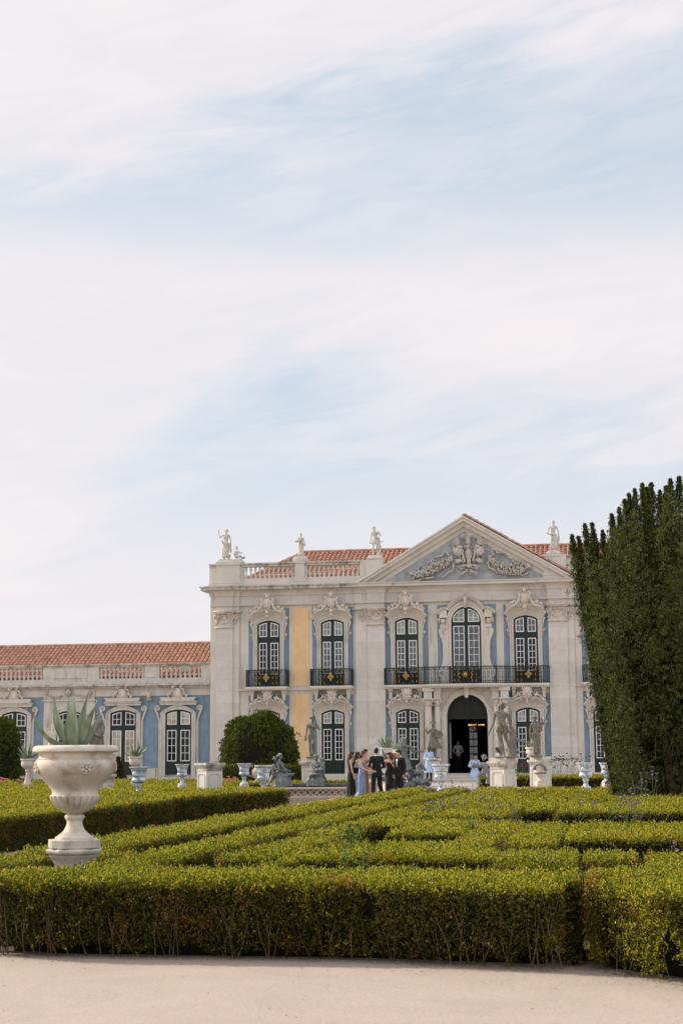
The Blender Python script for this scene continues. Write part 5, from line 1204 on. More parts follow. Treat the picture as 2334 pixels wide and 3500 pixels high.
mb.tube([(-.36, -.08, .75), (-.38, -.08, 1.85)], .014, 6); mb.tube([(.2, -.1, 1.1), (.36, -.12, 1.30), (.42, -.1, 1.42)], [.03, .03, .02], 6); folds(mb, (-.14, -.1, 1.36), (.12, -.1, 1.2), 4, .04, .02, 1)
mb.ell((0, .02, .02), (.3, .25, .06)); mb.tube([(0, .12, .5), (0, .12, 0)], [.1, .14], 8)
zb2 = vz(1482, 2591, 82.3)
statue('statue', Gp(1482, 82.3, zb2), 0, mb, 'greystone', 'statue of a helmeted woman warrior with round shield, left of the portal', s=1.0)
t = thing('statue_block', Gp(1482, 82.3), 'stone block under the helmeted warrior statue', 'pedestal'); mb = MB(); mb.rbox((0, 0), .38, .34, 0, zb2 - .14); mb.build('die', 'stone', t); mb = MB(); mb.rbox((0, 0), .44, .40, zb2 - .139, zb2 - .02); mb.build('cap', 'stone', t)
# sea god seen from behind on rocks, in grey lead
D = 66; k = 5500 / D
mb = MB(); J = rig(head=(-.02, .02, 1.66), sl=(-.21, 0, 1.44), sr=(.22, 0, 1.44), el=(-.25, .04, 1.14), hl=(-.22, .18, 1.0), er=(.46, -.02, 1.20), hr=(.74, -.04, 1.22), kl=(-.12, .05, .62), al=(-.10, 0, .3), kr=(.20, .05, .6), ar=(.22, 0, .2))
add_torso(mb, J, 1.15, False, -1); add_head(mb, J['head'], PI - .5); curls(mb, J['head'] + Vector((0, -.02, .0)), (.12, .12, .14), 80, .034, 2, zmin=-1.1, back=1); folds(mb, J['head'] + Vector((0, -.08, .05)), J['head'] + Vector((.05, -.12, -.26)), 9, .07, .024, 2, 0)
add_arm(mb, J, 'l', (.06, .05, .035)); add_arm(mb, J, 'r', (.058, .046, .034)); add_leg(mb, J, 'l', (0, 1, 0), 1.1, False); add_leg(mb, J, 'r', (0, 1, 0), 1.1, False)
skirt(mb, [(1.0, .18, .14, 0, 0), (.8, .24, .18, .02, 0), (.45, .26, .2, .05, 0), (.2, .3, .22, .1, 0)], 6, .2, seed=8); folds(mb, (-.2, -.05, .95), (.3, -.1, .5), 6, .08, .04, 5)
zn = vz(1375, 2523, D) - 1.77
o = mb.sculpt('statue', 'lead', None, .018, 2); o.location = Gp(1381, D, zn); tag(o, 'grey lead sea god with long hair seen from behind on the fountain rocks', 'statue')
p0, p1 = Vector(at(1368, 2589, D)), Vector(at(1492, 2545, D - .15)); d = (p1 - p0).normalized()
mb = MB(); mb.tube([p0, p1], .014, 6); tip = Vector(at(1519, 2537, D - .2))
up = Vector((0, 0, 1)); up = (up - d * up.dot(d)).normalized()
for s in (-1, 0, 1): mb.tube([p1, p1 + d * .06 + up * s * .13, p1 + d * .3 + up * s * .15, p1 + d * .36 + up * s * .12], [.014, .014, .012, .004], 5)
o = mb.build('trident', 'lead'); c0 = (p0 + p1) / 2
for v_ in o.data.vertices: v_.co -= c0
o.location = c0; tag(o, 'long grey trident held out by the lead sea god', 'trident')
mb = MB(); rg = random.Random(21)
for i in range(70):
    x, y, z = rg.gauss(.15, .42), rg.uniform(-.35, .35), abs(rg.gauss(0, .38)); z = min(z, max(.05, .95 - abs(x - .1) * .8))
    mb.ell((x, y, z), (rg.uniform(.06, .16), rg.uniform(.08, .16), rg.uniform(.05, .13)), Euler((rg.uniform(0, 6), rg.uniform(0, 6), 0)), 7, 5)
mb.tube([(.5, -.2, 0.1), (.62, -.2, .5), (.52, -.2, .85), (.62, -.2, .98), (.75, -.2, .80), (.85, -.2, .68)], [.16, .14, .11, .08, .07, .03], 8); mb.tube([(.3, -.3, .3), (.75, -.35, .2), (1.0, -.3, .35)], [.12, .1, .03], 8)
mb.tube([(-.35, -.2, 0), (-.45, -.2, .5), (-.25, -.2, .9), (-.35, -.2, 1.15), (-.2, -.2, 1.3)], [.12, .12, .09, .07, .03], 8)
o = mb.sculpt('fountain_rocks', 'lead', None, .022, 1); o.location = Gp(1388, D - .3, vz(1388, 2692, D)); tag(o, 'heap of lead rocks and sea monsters under the sea god', 'fountain rocks')
mb = MB()
for i in range(40):
    x, z = rg.gauss(0, .16), rg.uniform(0, 1.3)
    mb.ell((x, rg.uniform(-.15, .15), z), (rg.uniform(.05, .11), rg.uniform(.05, .1), rg.uniform(.05, .1)), Euler((rg.uniform(0, 6), rg.uniform(0, 6), 0)), 7, 5)
mb.tube([(0, 0, 0), (.03, 0, .7), (-.05, 0, 1.4)], [.16, .14, .08], 8); mb.tube([(-.05, -.1, 1.2), (-.16, -.1, 1.5), (-.2, -.1, 1.62)], [.08, .05, .02], 6)
o = mb.sculpt('sea_creature', 'lead', None, .02, 1); o.location = Gp(1322, 67.5, vz(1322, 2690, 67.5)); tag(o, 'twisted lead sea creature between the two men in dinner jackets', 'statue')
# seated lead groups on the rim
def seated_group(px, D, py, mat, label, rz, side, s=1.0, basket=False):
    mb = MB(); J = rig(head=(.0, -.03, 1.16), neck=(0, 0, 1.0), chest=(0, 0, .82), waist=(0, .0, .62), pelvis=(0, 0, .40), sl=(-.17, 0, .94), sr=(.17, 0, .94), el=(-.24, -.05, .68), hl=(-.12, -.22, .62), er=(.26, -.06, .70), hr=(.22, -.3, .62))
    add_torso(mb, J, 1.0, True); add_head(mb, J['head'], -.3); curls(mb, J['head'] + Vector((0, .02, .03)), (.095, .105, .095), 60, .03, 3); mb.ell(J['head'] + Vector((0, .1, .02)), (.05, .05, .06)); add_arm(mb, J, 'l', (.052, .042, .03)); add_arm(mb, J, 'r', (.052, .042, .03))
    for q in (-1, 1): mb.cap((q * .1, -.02, .38), .10, (q * .14, -.38, .42), .075); mb.cap((q * .14, -.38, .42), .07, (q * .12, -.36, .06), .05); mb.cap((q * .12, -.36, .05), .04, (q * .12, -.5, .03), .03)
    skirt(mb, [(.62, .15, .12, 0, 0), (.45, .26, .26, 0, -.1), (.25, .32, .34, 0, -.14), (0, .34, .38, 0, -.16)], 9, .14, seed=4); folds(mb, (-.18, -.1, .9), (.2, -.3, .42), 7, .08, .03, 5); folds(mb, (.18, -.1, .6), (.25, -.3, .1), 6, .08, .035, 6)
    # child leaning at the back
    cx = .22 * side; mb.cap((cx, .16, .45), .09, (cx * 1.1, .14, .82), .08); add_head(mb, Vector((cx * 1.0, .10, 1.06)), -.3, 0, 0, .85); curls(mb, (cx, .12, 1.09), (.08, .09, .08), 24, .027, 8); mb.cap((cx * 1.2, .12, .84), .04, (cx * 1.5, 0, .66), .034); mb.cap((cx * 1.5, 0, .66), .034, (cx * .9, -.1, .78), .028); mb.cap((cx, .2, .42), .075, (cx * 1.7, .22, .2), .05); mb.cap((cx * 1.7, .22, .2), .05, (cx * 2.0, .3, .05), .035)
    if basket: mb.lathe([(.05, 0), (.14, .03), (.17, .12), (.04, .14)], (.26, -.42, .56), 12); curls(mb, (.26, -.42, .68), (.12, .12, .05), 18, .035, 5, back=1)
    mb.tube([(-.2, -.35, .5), (0, -.5, .46), (.35, -.5, .50)], [.03, .07, .03], 7)
    mb.ell((0, -.1, .0), (.42, .42, .06))
    return statue('statue', Gp(px, D, vz(px, py, D)), rz, mb, mat, label, s=s)
seated_group(956, 63, 2688, 'lead', 'lead group of a seated woman looking right with a child behind her', R_(75), -1, .98)
seated_group(1082, 63, 2686, 'lead', 'lead group of a seated woman with a child and basket, under the slim pedestal', R_(-10), 1, .93, True)
# putto with basket
mb = MB(); mb.ell((0, 0, .50), (.15, .14, .13)); mb.cap((0, 0, .5), .13, (.0, 0, .78), .12); mb.cap((-.12, 0, .84), .06, (.12, 0, .84), .06); add_head(mb, Vector((-.02, -.02, 1.06)), -.5, 0, 0, 1.0); curls(mb, (-.02, 0, 1.09), (.095, .10, .09), 46, .032, 3)
mb.cap((-.15, 0, .83), .05, (-.25, -.08, .68), .042); mb.cap((-.25, -.08, .68), .04, (-.34, -.18, .72), .032); mb.cap((.15, 0, .83), .05, (.26, -.02, .64), .042); mb.cap((.26, -.02, .64), .04, (.14, -.1, .5), .032)
mb.cap((-.08, 0, .45), .10, (-.24, -.15, .36), .08); mb.cap((-.24, -.15, .36), .07, (-.22, -.08, .06), .05); mb.cap((.08, 0, .45), .10, (.14, -.2, .30), .07); mb.cap((.14, -.2, .3), .065, (.16, -.1, .05), .045); mb.cap((-.22, -.1, .04), .04, (-.3, -.24, .03), .03); mb.cap((.16, -.12, .04), .04, (.12, -.26, .03), .03)
mb.lathe([(.06, 0), (.15, .05), (.18, .14), (.05, .16)], (-.40, -.2, .66), 12); curls(mb, (-.4, -.2, .8), (.13, .13, .05), 16, .035, 5, back=1); mb.tube([(.1, .1, .8), (.2, .15, .4), (.15, .15, 0)], [.08, .12, .16], 8); folds(mb, (.1, -.02, .84), (.22, .02, .2), 6, .06, .03, 7)
statue('statue', Gp(1657, 61, vz(1657, 2680, 61)), 0, mb, 'lead', 'lead statue of a sitting child with a basket, beside the stooping waitress', s=.92)
# far left pair behind the large urn
mb = MB(); J = rig(hl=(-.32, -.1, 1.50), el=(-.33, -.02, 1.28), er=(.27, .05, 1.15), hr=(.24, -.1, .95)); add_torso(mb, J, 1.1, True); add_head(mb, J['head']); curls(mb, J['head'] + Vector((0, .01, .04)), (.09, .1, .09), 30, .03, 3); add_arm(mb, J, 'l'); add_arm(mb, J, 'r'); skirt(mb, [(1.0, .2, .16, 0, 0), (.5, .28, .22, 0, 0), (0, .32, .26, 0, 0)], 8, .15, seed=3); add_leg(mb, J, 'l'); add_leg(mb, J, 'r'); folds(mb, (-.2, -.1, 1.1), (.2, -.1, .7), 8, .1, .04, 3)
statue('statue', Gp(180, 80, vz(180, 2480, 80) - 1.75), .4, mb, 'marble', 'white marble statue of a woman partly behind the agave of the large urn', s=1.0)
mb = MB(); J = rig(hl=(-.26, -.15, .95), el=(-.28, .02, 1.15), er=(.28, .02, 1.13), hr=(.30, -.08, .90)); add_torso(mb, J, 1.1); add_head(mb, J['head'], -.2, .1); curls(mb, J['head'] + Vector((0, .01, .04)), (.095, .105, .095), 50, .032, 3); add_arm(mb, J, 'l'); add_arm(mb, J, 'r'); add_leg(mb, J, 'l'); add_leg(mb, J, 'r'); skirt(mb, [(1.0, .2, .16, 0, 0), (.5, .26, .2, 0, 0), (0, .3, .26, 0, 0)], 8, .2, seed=3); folds(mb, (-.25, -.1, .95), (.28, -.12, .7), 9, .1, .04, 3); mb.ell((-.28, -.12, 1.05), (.13, .12, .14)); curls(mb, (-.28, -.12, 1.12), (.1, .1, .1), 25, .04, 3, back=1); mb.cap((-.28, -.1, 1.0), .12, (-.3, -.05, .5), .15)
statue('statue', Gp(337, 74, vz(330, 2440, 74) - 1.76), -.1, mb, 'greystone', 'grey statue of a man with a satyr at his side, right of the large agave', s=1.0)

# ------------------------------------------------------------------ people
def eyes(t, c, yaw=0, tilt=0, roll_=0, s=1.0):
    Mh = head_mat(c, yaw, tilt, roll_)
    for q in (-1, 1):
        m_ = MB(); m_.ell(Mh @ (Vector((q * .029, -.086, .004)) * s), (.011 * s, .008 * s, .006 * s), Mh.to_euler(), 8, 5); m_.build('eye', 'eye', t, True)
    m_ = MB(); m_.ell(Mh @ (Vector((0, -.097, -.056)) * s), (.021 * s, .006 * s, .006 * s), Mh.to_euler(), 8, 5); m_.build('lips', 'lip', t, True)
def long_hair(mb, c, L, w=.1, yaw=0, wave=.015, seed=0, n=16):
    rg = random.Random(seed); Mh = head_mat(c, yaw)
    mb.ell(Mh @ Vector((0, .014, .050)), (.086, .107, .090), Mh.to_euler(), 12, 8)
    for q_ in (-1, 1): mb.cap(Mh @ Vector((q_ * .02, -.075, .105)), .022, Mh @ Vector((q_ * .078, -.03, .0)), .02); mb.cap(Mh @ Vector((q_ * .078, -.03, .0)), .02, Mh @ Vector((q_ * .076, .0, -.08)), .022)
    for i in range(n):
        a = PI * (i + .5) / n; x, y = math.cos(a) * .078, .03 + math.sin(a) * .075
        p = [Mh @ Vector((x, y, .04)), Mh @ Vector((x * 1.1, y + .01, -.06)), Mh @ Vector((x * 1.05 * w / .1 + rg.uniform(-.01, .01), y + .03, -.06 - L * .5)), Mh @ Vector((x * .7 * w / .1 + rg.uniform(-wave, wave), y + .03, -.06 - L))]
        mb.tube(p, [.02, .024, .022, .008], 7)
def man(px, D, rz, J, hyaw, htilt, label, skin='skin', s=1.0, py_feet=None):
    t = thing('person', Gp(px, D), label, 'person', rz=rz); t.scale = (s, s, s)
    mb = MB(); add_torso(mb, J, .84, plain=True); add_head(mb, J['head'], hyaw, htilt)
    for q in 'lr': add_arm(mb, J, q, (.036, .030, .025)); add_leg(mb, J, q, k=.8)
    mb.sculpt('body', skin, t, .0095, 2); eyes(t, J['head'], hyaw, htilt)
    mb = MB(); Mh = head_mat(J['head'], hyaw, htilt); E_ = Mh.to_euler()
    mb.ell(Mh @ Vector((0, .028, .046)), (.084, .10, .086), E_, 12, 8); mb.ell(Mh @ Vector((0, .06, .0)), (.07, .055, .075), E_, 12, 8); mb.ell(Mh @ Vector((.0, -.045, .092)), (.062, .05, .03), E_, 12, 8)
    mb.sculpt('hair', 'hair', t, .009, 1)
    mb = MB(); ch, wa, pe = J['chest'], J['waist'], J['pelvis']                # dinner jacket
    mb.ell(ch + Vector((0, 0, .03)), (.19, .135, .17)); mb.cap(J['sl'] * .9 + J['sr'] * .1, .075, J['sr'] * .9 + J['sl'] * .1, .075); mb.cap(ch, .155, wa, .135); mb.ell(wa, (.165, .125, .17)); mb.ell(pe + Vector((0, 0, -.02)), (.185, .14, .15))
    skirt(mb, [(1.12, .165, .13, 0, 0), (.95, .185, .145, 0, 0), (.80, .195, .155, 0, 0)], 3, .03, seed=1)
    for q in 'lr':
        a, e, h = J['s' + q], J['e' + q], J['h' + q]; mb.cap(a, .068, e, .055); mb.cap(e, .055, lerp(e, h, .9), .042)
    mb.ell(J['neck'] + Vector((0, .03, -.03)), (.10, .08, .05))
    mb.sculpt('jacket', 'blackcloth', t, .011, 2)
    mb = MB(); mb.lathe([(.062, 0), (.064, .045), (.058, .05)], J['neck'] + Vector((0, .004, -.02)), 14); mb.prism([(-.045, 1.44), (.045, 1.44), (.0, 1.14)], -.152, -.125); mb.build('shirt', 'whitecloth', t)
    mb = MB(); mb.ell((-.028, -.145, 1.435), (.03, .012, .018)); mb.ell((.028, -.145, 1.435), (.03, .012, .018)); mb.ell((0, -.15, 1.435), .011); mb.build('bow_tie', 'blackcloth', t)
    mb = MB(); mb.ell(pe, (.165, .125, .13))
    for q in 'lr': mb.cap(J['p' + q], .105, J['k' + q], .08); mb.cap(J['k' + q], .08, J['a' + q] + Vector((0, 0, .0)), .072)
    mb.sculpt('trousers', 'blackcloth', t, .012, 2)
    for q in 'lr':
        mb = MB(); a = J['a' + q]; mb.cap(a + Vector((0, .03, -.035)), .045, a + Vector((0, -.13, -.05)), .035); mb.build('shoe', 'hair', t, True)
    return t
def woman(px, D, rz, J, hyaw, htilt, label, dress, hair='hair', hl=.32, s=1.0, rows=None, hseed=0, strap=True, updo=False, roll_=0, z=0, sleeves=False, folds_=8, hem=.03, skin='skin'):
    t = thing('person', Gp(px, D, z), label, 'person', rz=rz); t.scale = (s, s, s)
    mb = MB(); add_torso(mb, J, .84, True, plain=True); add_head(mb, J['head'], hyaw, htilt, roll_)
    for q in 'lr': add_arm(mb, J, q, (.040, .033, .024), hs=.92); add_leg(mb, J, q, k=.85)
    mb.sculpt('body', skin, t, .0095, 2); eyes(t, J['head'], hyaw, htilt, roll_)
    mb = MB()
    if updo: c = J['head']; mb.ell(c + Vector((0, .014, .052)), (.086, .106, .088), None, 12, 8); mb.ell(c + Vector((0, -.05, .09)), (.066, .05, .035), None, 12, 8); mb.ell(c + Vector((0, .06, .0)), (.07, .06, .07)); mb.ell(c + Vector((0, .11, .03)), (.05, .045, .05))
    else: long_hair(mb, J['head'], hl, yaw=hyaw, seed=hseed)
    mb.sculpt('hair', hair, t, .009, 1)
    mb = MB(); ch, wa, pe = J['chest'], J['waist'], J['pelvis']
    mb.ell(ch + Vector((0, 0, -.02)), (.150, .108, .115)); mb.cap(lerp(ch, wa, .3), .118, wa, .11); mb.ell(pe, (.165, .12, .13))
    for q in (-1, 1): mb.ell(ch + Vector((q * .062, -.075, .0)), (.062, .055, .06))
    rows = rows or [(1.08, .128, .10, 0, 0), (.92, .18, .135, 0, 0), (.6, .175, .15, 0, 0), (.3, .18, .17, 0, 0), (hem, .22, .2, 0, 0)]
    skirt(mb, rows, folds_, .10, seed=hseed)
    if sleeves:
        mb.cap(J['sl'], .062, J['sr'], .062); mb.ell(ch + Vector((0, 0, .05)), (.165, .115, .13)); mb.ell(J['neck'] + Vector((0, 0, -.04)), (.07, .06, .05))
        for q in 'lr': mb.cap(J['s' + q], .058, J['e' + q], .05); mb.cap(J['e' + q], .05, lerp(J['e' + q], J['h' + q], .85 if sleeves == 1 else .1), .038)
    elif strap:
        for q in (-1, 1): mb.tube([ch + Vector((q * .07, -.1, .05)), ch + Vector((q * .09, -.03, .16)), ch + Vector((q * .08, .09, .05))], .008, 5)
    mb.sculpt('dress', dress, t, .011, 2)
    return t
dn = dict
# man 1, seen from behind, facing away to the left
man(1288, 55.3, R_(205), rig(hr=(.20, -.30, 1.08), er=(.27, .0, 1.14), hl=(-.20, -.28, 1.05), el=(-.27, .02, 1.13), kl=(-.12, -.02, .5), al=(-.20, .03, .08), kr=(.12, -.03, .5), ar=(.16, .05, .08)), -.35, .08, 'man in a black dinner jacket seen from behind, shaking hands with the woman in blue', s=1.0)
man(1367, 55.0, R_(-38), rig(head=(0, -.05, 1.62), kl=(-.10, -.02, .5), al=(-.12, .03, .08)), -.55, .18, 'man in a black dinner jacket and bow tie, rightmost of the wedding guests', s=.965)
# women on the left
Jb = rig(head=(0, -.05, 1.62), er=(.22, -.10, 1.16), hr=(.12, -.42, 1.03), el=(-.22, -.10, 1.15), hl=(-.12, -.36, 1.02), chest=(0, -.01, 1.3))
woman(1237, 54.3, R_(78), Jb, -.25, .12, 'smiling woman with dark wavy hair in a long blue print dress', 'bluedress', 'brownhair', .22, .945, [(1.08, .12, .10, 0, 0), (.92, .17, .13, 0, 0), (.6, .175, .15, 0, .0), (.3, .16, .16, 0, .02), (.02, .24, .30, 0, .10)], 3)
t = woman(1221, 55.0, R_(100), rig(head=(0, -.03, 1.62)), 0, 0, 'long-haired woman in an ice blue satin dress with a black shoulder bag', 'icedress', 'hair', .50, .93, None, 5)
mb = MB(); mb.rbox((-.02, .16), .10, .035, .90, 1.10); mb.tube([(.08, .16, 1.08), (.12, .05, 1.45), (-.08, -.05, 1.42), (-.12, .15, 1.08)], .008, 5); o = mb.build('handbag', 'blackcloth'); o.location = Vector(Gp(1219, 54.6)); tag(o, 'small black handbag hanging from the ice blue woman\'s shoulder', 'bag')
woman(1201, 54.7, R_(95), rig(el=(-.23, -.04, 1.12), hl=(-.25, -.12, .86), er=(.23, -.04, 1.12), hr=(.25, -.12, .86)), 0, 0, 'woman in a long black dress, outermost on the left of the wedding guests', 'blackcloth', 'brownhair', .30, .93, None, 7)
woman(1247, 56.3, R_(60), rig(er=(.27, -.04, 1.14), hr=(.16, -.26, 1.22), el=(-.25, -.04, 1.14), hl=(-.14, -.26, 1.0)), 0, .1, 'person with short black hair in a rust skirt behind the woman in blue', 'rust', 'hair', .2, .98, [(1.08, .12, .10, 0, 0), (.92, .16, .13, 0, 0), (.6, .15, .14, 0, 0), (.3, .15, .15, 0, 0), (.02, .17, .17, 0, 0)], 8, updo=True)
mb = MB(); mb.rbox((0, 0), .045, .02, 0, .13, 0, .9); o = mb.build('phone', 'whitecloth', bevel=.006); o.location = Vector(at(1259, 2616, 55.6)); o.rotation_euler = (0, .5, .6); tag(o, 'white phone held up beside the woman in blue', 'phone')
woman(1334, 56.2, R_(-15), rig(er=(.24, -.08, 1.13), hr=(.10, -.20, 1.36), el=(-.24, -.12, 1.18), hl=(-.18, -.26, 1.40), head=(0, -.03, 1.60)), -.7, .1, 'woman in a black dress raising both forearms, between the two men', 'blackcloth', 'brownhair', .2, .93, None, 2)
woman(1349, 56.2, R_(-60), rig(head=(0, -.02, 1.6), el=(-.22, .0, 1.12), hl=(-.22, -.05, .86)), 0, .1, 'auburn-haired woman in a dark red-printed dress close behind the second man', 'printdress', 'auburn', .28, .915, None, 4)
# waiter with tray
zw = vz(1470, 2672, 79.5)
t = woman(1467, 79.5, R_(35), rig(er=(.24, -.02, 1.15), hr=(.20, -.30, 1.10), el=(-.26, .03, 1.14), hl=(-.10, -.30, 1.08)), .1, .1, 'waiter in a light blue tunic holding a tray of canapes, left of the portal', 'palecloth', 'hair', .1, .99, [(1.08, .15, .12, 0, 0), (.92, .18, .14, 0, 0), (.6, .21, .17, 0, 0), (.45, .23, .19, 0, 0)], 6, updo=True, z=zw, sleeves=1, skin='darkskin')
mb = MB(); mb.ell((0, 0, .93), (.15, .11, .1))
for q in (-1, 1): mb.cap((q * .09, 0, .9), .09, (q * .10, 0, .5), .075); mb.cap((q * .1, 0, .5), .07, (q * .11, .02, .08), .055); mb.cap((q * .11, .03, .04), .04, (q * .11, -.12, .035), .035)
o = mb.sculpt('trousers', 'blackcloth', t, .013, 2)
pt = Vector(at(1483, 2600, 79.2)); mb = MB(); mb.lathe([(.02, 0), (.22, 0), (.25, .03), (.24, .03), (.21, .012), (.02, .012)], (0, 0, 0), 20); tr = thing('serving_tray', tuple(pt), 'dark round tray with canapes held by the waiter', 'tray'); mb.build('tray', 'silver', tr)
mb = MB(); curls(mb, (0, 0, .04), (.13, .13, .05), 30, .035, 4, zmin=0, back=1); mb.build('canapes', 'food', tr, True)
# waiter leaning down by the child statue
t = woman(1623, 82.0, R_(10), rig(head=(.03, -.10, 1.30), neck=(.02, -.04, 1.14), chest=(0, 0, .98), waist=(0, .02, .78), pelvis=(0, .06, .62), sl=(-.18, 0, 1.08), sr=(.18, 0, 1.08), el=(-.30, -.05, .84), hl=(-.08, -.25, .76), er=(.29, -.08, .82), hr=(.1, -.28, .78), pl=(-.09, .04, .6), kl=(-.12, -.22, .42), al=(-.12, 0, .08), pr=(.09, .04, .6), kr=(.12, -.22, .42), ar=(.12, 0, .08)), -.1, .1, 'waitress in a light blue tunic stooping on the steps beside the child statue', 'palecloth', 'brownhair', .1, 1.02, [(.80, .15, .13, 0, 0), (.62, .20, .20, 0, -.02), (.35, .30, .28, 0, -.06), (.10, .38, .32, -.02, -.06)], 6, updo=True, z=vz(1623, 2676, 82), sleeves=1, folds_=7)
# woman in the doorway
t = woman(1566, 85.4, R_(5), rig(el=(-.25, -.02, 1.15), hl=(-.06, -.19, .98), er=(.25, -.02, 1.15), hr=(.06, -.19, .98)), .1, 0, 'woman in a grey top with a lanyard standing inside the dark doorway', 'greycloth', 'brownhair', .14, .97, [(1.08, .14, .11, 0, 0), (.98, .165, .13, 0, 0)], 6, z=.59, sleeves=2)
mb = MB(); mb.ell((0, 0, .95), (.16, .12, .13))
for q in (-1, 1): mb.cap((q * .09, 0, .9), .09, (q * .10, 0, .5), .075); mb.cap((q * .1, 0, .5), .07, (q * .11, .02, .08), .055)
mb.sculpt('trousers', 'blackcloth', t, .013, 2)
mb = MB(); mb.tube([(-.06, -.08, 1.44), (-.03, -.14, 1.28), (0, -.15, 1.18), (.03, -.14, 1.28), (.06, -.08, 1.44)], .006, 5); mb.box(-.035, .035, -.165, -.155, 1.10, 1.18); mb.build('lanyard', 'whitecloth', t)
# woman sitting behind the large pedestal, head and shoulders in view
woman(1701, 80.5, R_(-75), rig(), 0, .1, 'dark-haired person in white glimpsed behind the nude seen from behind', 'whitecloth', 'brownhair', .18, .92, None, 6, z=vz(1701, 2556, 80.5) - 1.60, sleeves=1)

# ------------------------------------------------------------------ ground
g = MB(); n = 40
g.add([(-2500, -300, 0), (2500, -300, 0), (2500, 3500, 0), (-2500, 3500, 0)], [(0, 1, 2, 3)])
tag(g.build('ground', 'gravel'), kind='structure')
g = MB(); g.box(-4.75, 2.2, 12.0, 45, -.3, .012).box(-24, -9.9, 20.6, 70, -.3, .010); tag(g.build('garden_soil', 'soil'), kind='structure')

# ------------------------------------------------------------------ foliage
def vnoise(p, f, seed):
    r = np.random.RandomState(seed); s = 0
    for i in range(5):
        d = r.normal(size=3); d /= np.linalg.norm(d); s = s + np.sin((p @ d) * f * (1 + .45 * i) + r.uniform(0, 6.28)) / (1 + .3 * i)
    return s / 2.2
def leaf_arrays(P, N, size, rs, aspect=.55, spread=1.0, up=.3):
    n = len(P)
    d = N * rs.uniform(.1, 1.0, (n, 1)) + rs.normal(size=(n, 3)) * spread * .6; d[:, 2] += up
    d /= np.linalg.norm(d, axis=1, keepdims=True) + 1e-9
    w = np.cross(d, rs.normal(size=(n, 3))); w /= np.linalg.norm(w, axis=1, keepdims=True) + 1e-9
    nn_ = np.cross(d, w)
    L = (size * rs.uniform(.65, 1.25, n))[:, None]
    a = P; b = P + d * L * .5 + w * L * aspect * .5 + nn_ * L * .08; c = P + d * L; e = P + d * L * .5 - w * L * aspect * .5 + nn_ * L * .08
    return np.stack([a, b, c, e], 1).reshape(-1, 3)
def quad_mesh(name, V, mat, parent=None, extra=None, emat=None, loc=(0, 0, 0), V2=None, mat2=None):
    n1 = len(V) // 4
    if V2 is not None: V = np.concatenate([V, V2])
    nq = len(V) // 4; V = V - np.array(loc)
    ev = np.array(extra.v, dtype=float).reshape(-1, 3) - np.array(loc) if extra else np.zeros((0, 3)); ef = extra.f if extra else []
    me = bpy.data.meshes.new(name); nv = len(V) + len(ev)
    tot = nq * 4 + sum(len(f) for f in ef)
    me.vertices.add(nv); me.vertices.foreach_set('co', np.concatenate([V, ev]).astype(np.float32).ravel())
    li = np.concatenate([np.arange(nq * 4), np.array([i + len(V) for f in ef for i in f], dtype=int)]) if ef else np.arange(nq * 4)
    ls = np.concatenate([np.arange(nq) * 4, nq * 4 + np.cumsum([0] + [len(f) for f in ef])[:-1]]) if ef else np.arange(nq) * 4
    me.loops.add(tot); me.loops.foreach_set('vertex_index', li.astype(np.int32))
    me.polygons.add(nq + len(ef)); me.polygons.foreach_set('loop_start', ls.astype(np.int32))
    me.materials.append(M[mat])
    if ef:
        me.materials.append(M[emat]); mi = np.zeros(nq + len(ef), dtype=np.int32); mi[nq:] = 1; me.polygons.foreach_set('material_index', mi)
    if V2 is not None:
        me.materials.append(M[mat2]); mi = np.zeros(nq + len(ef), dtype=np.int32); me.polygons.foreach_get('material_index', mi); mi[n1:nq] = len(me.materials) - 1; me.polygons.foreach_set('material_index', mi)
    me.update(calc_edges=True); me.validate()
    o = bpy.data.objects.new(name, me); COL.objects.link(o); o.location = loc
    if parent is not None: o.parent = parent
    return o
hid = [0]
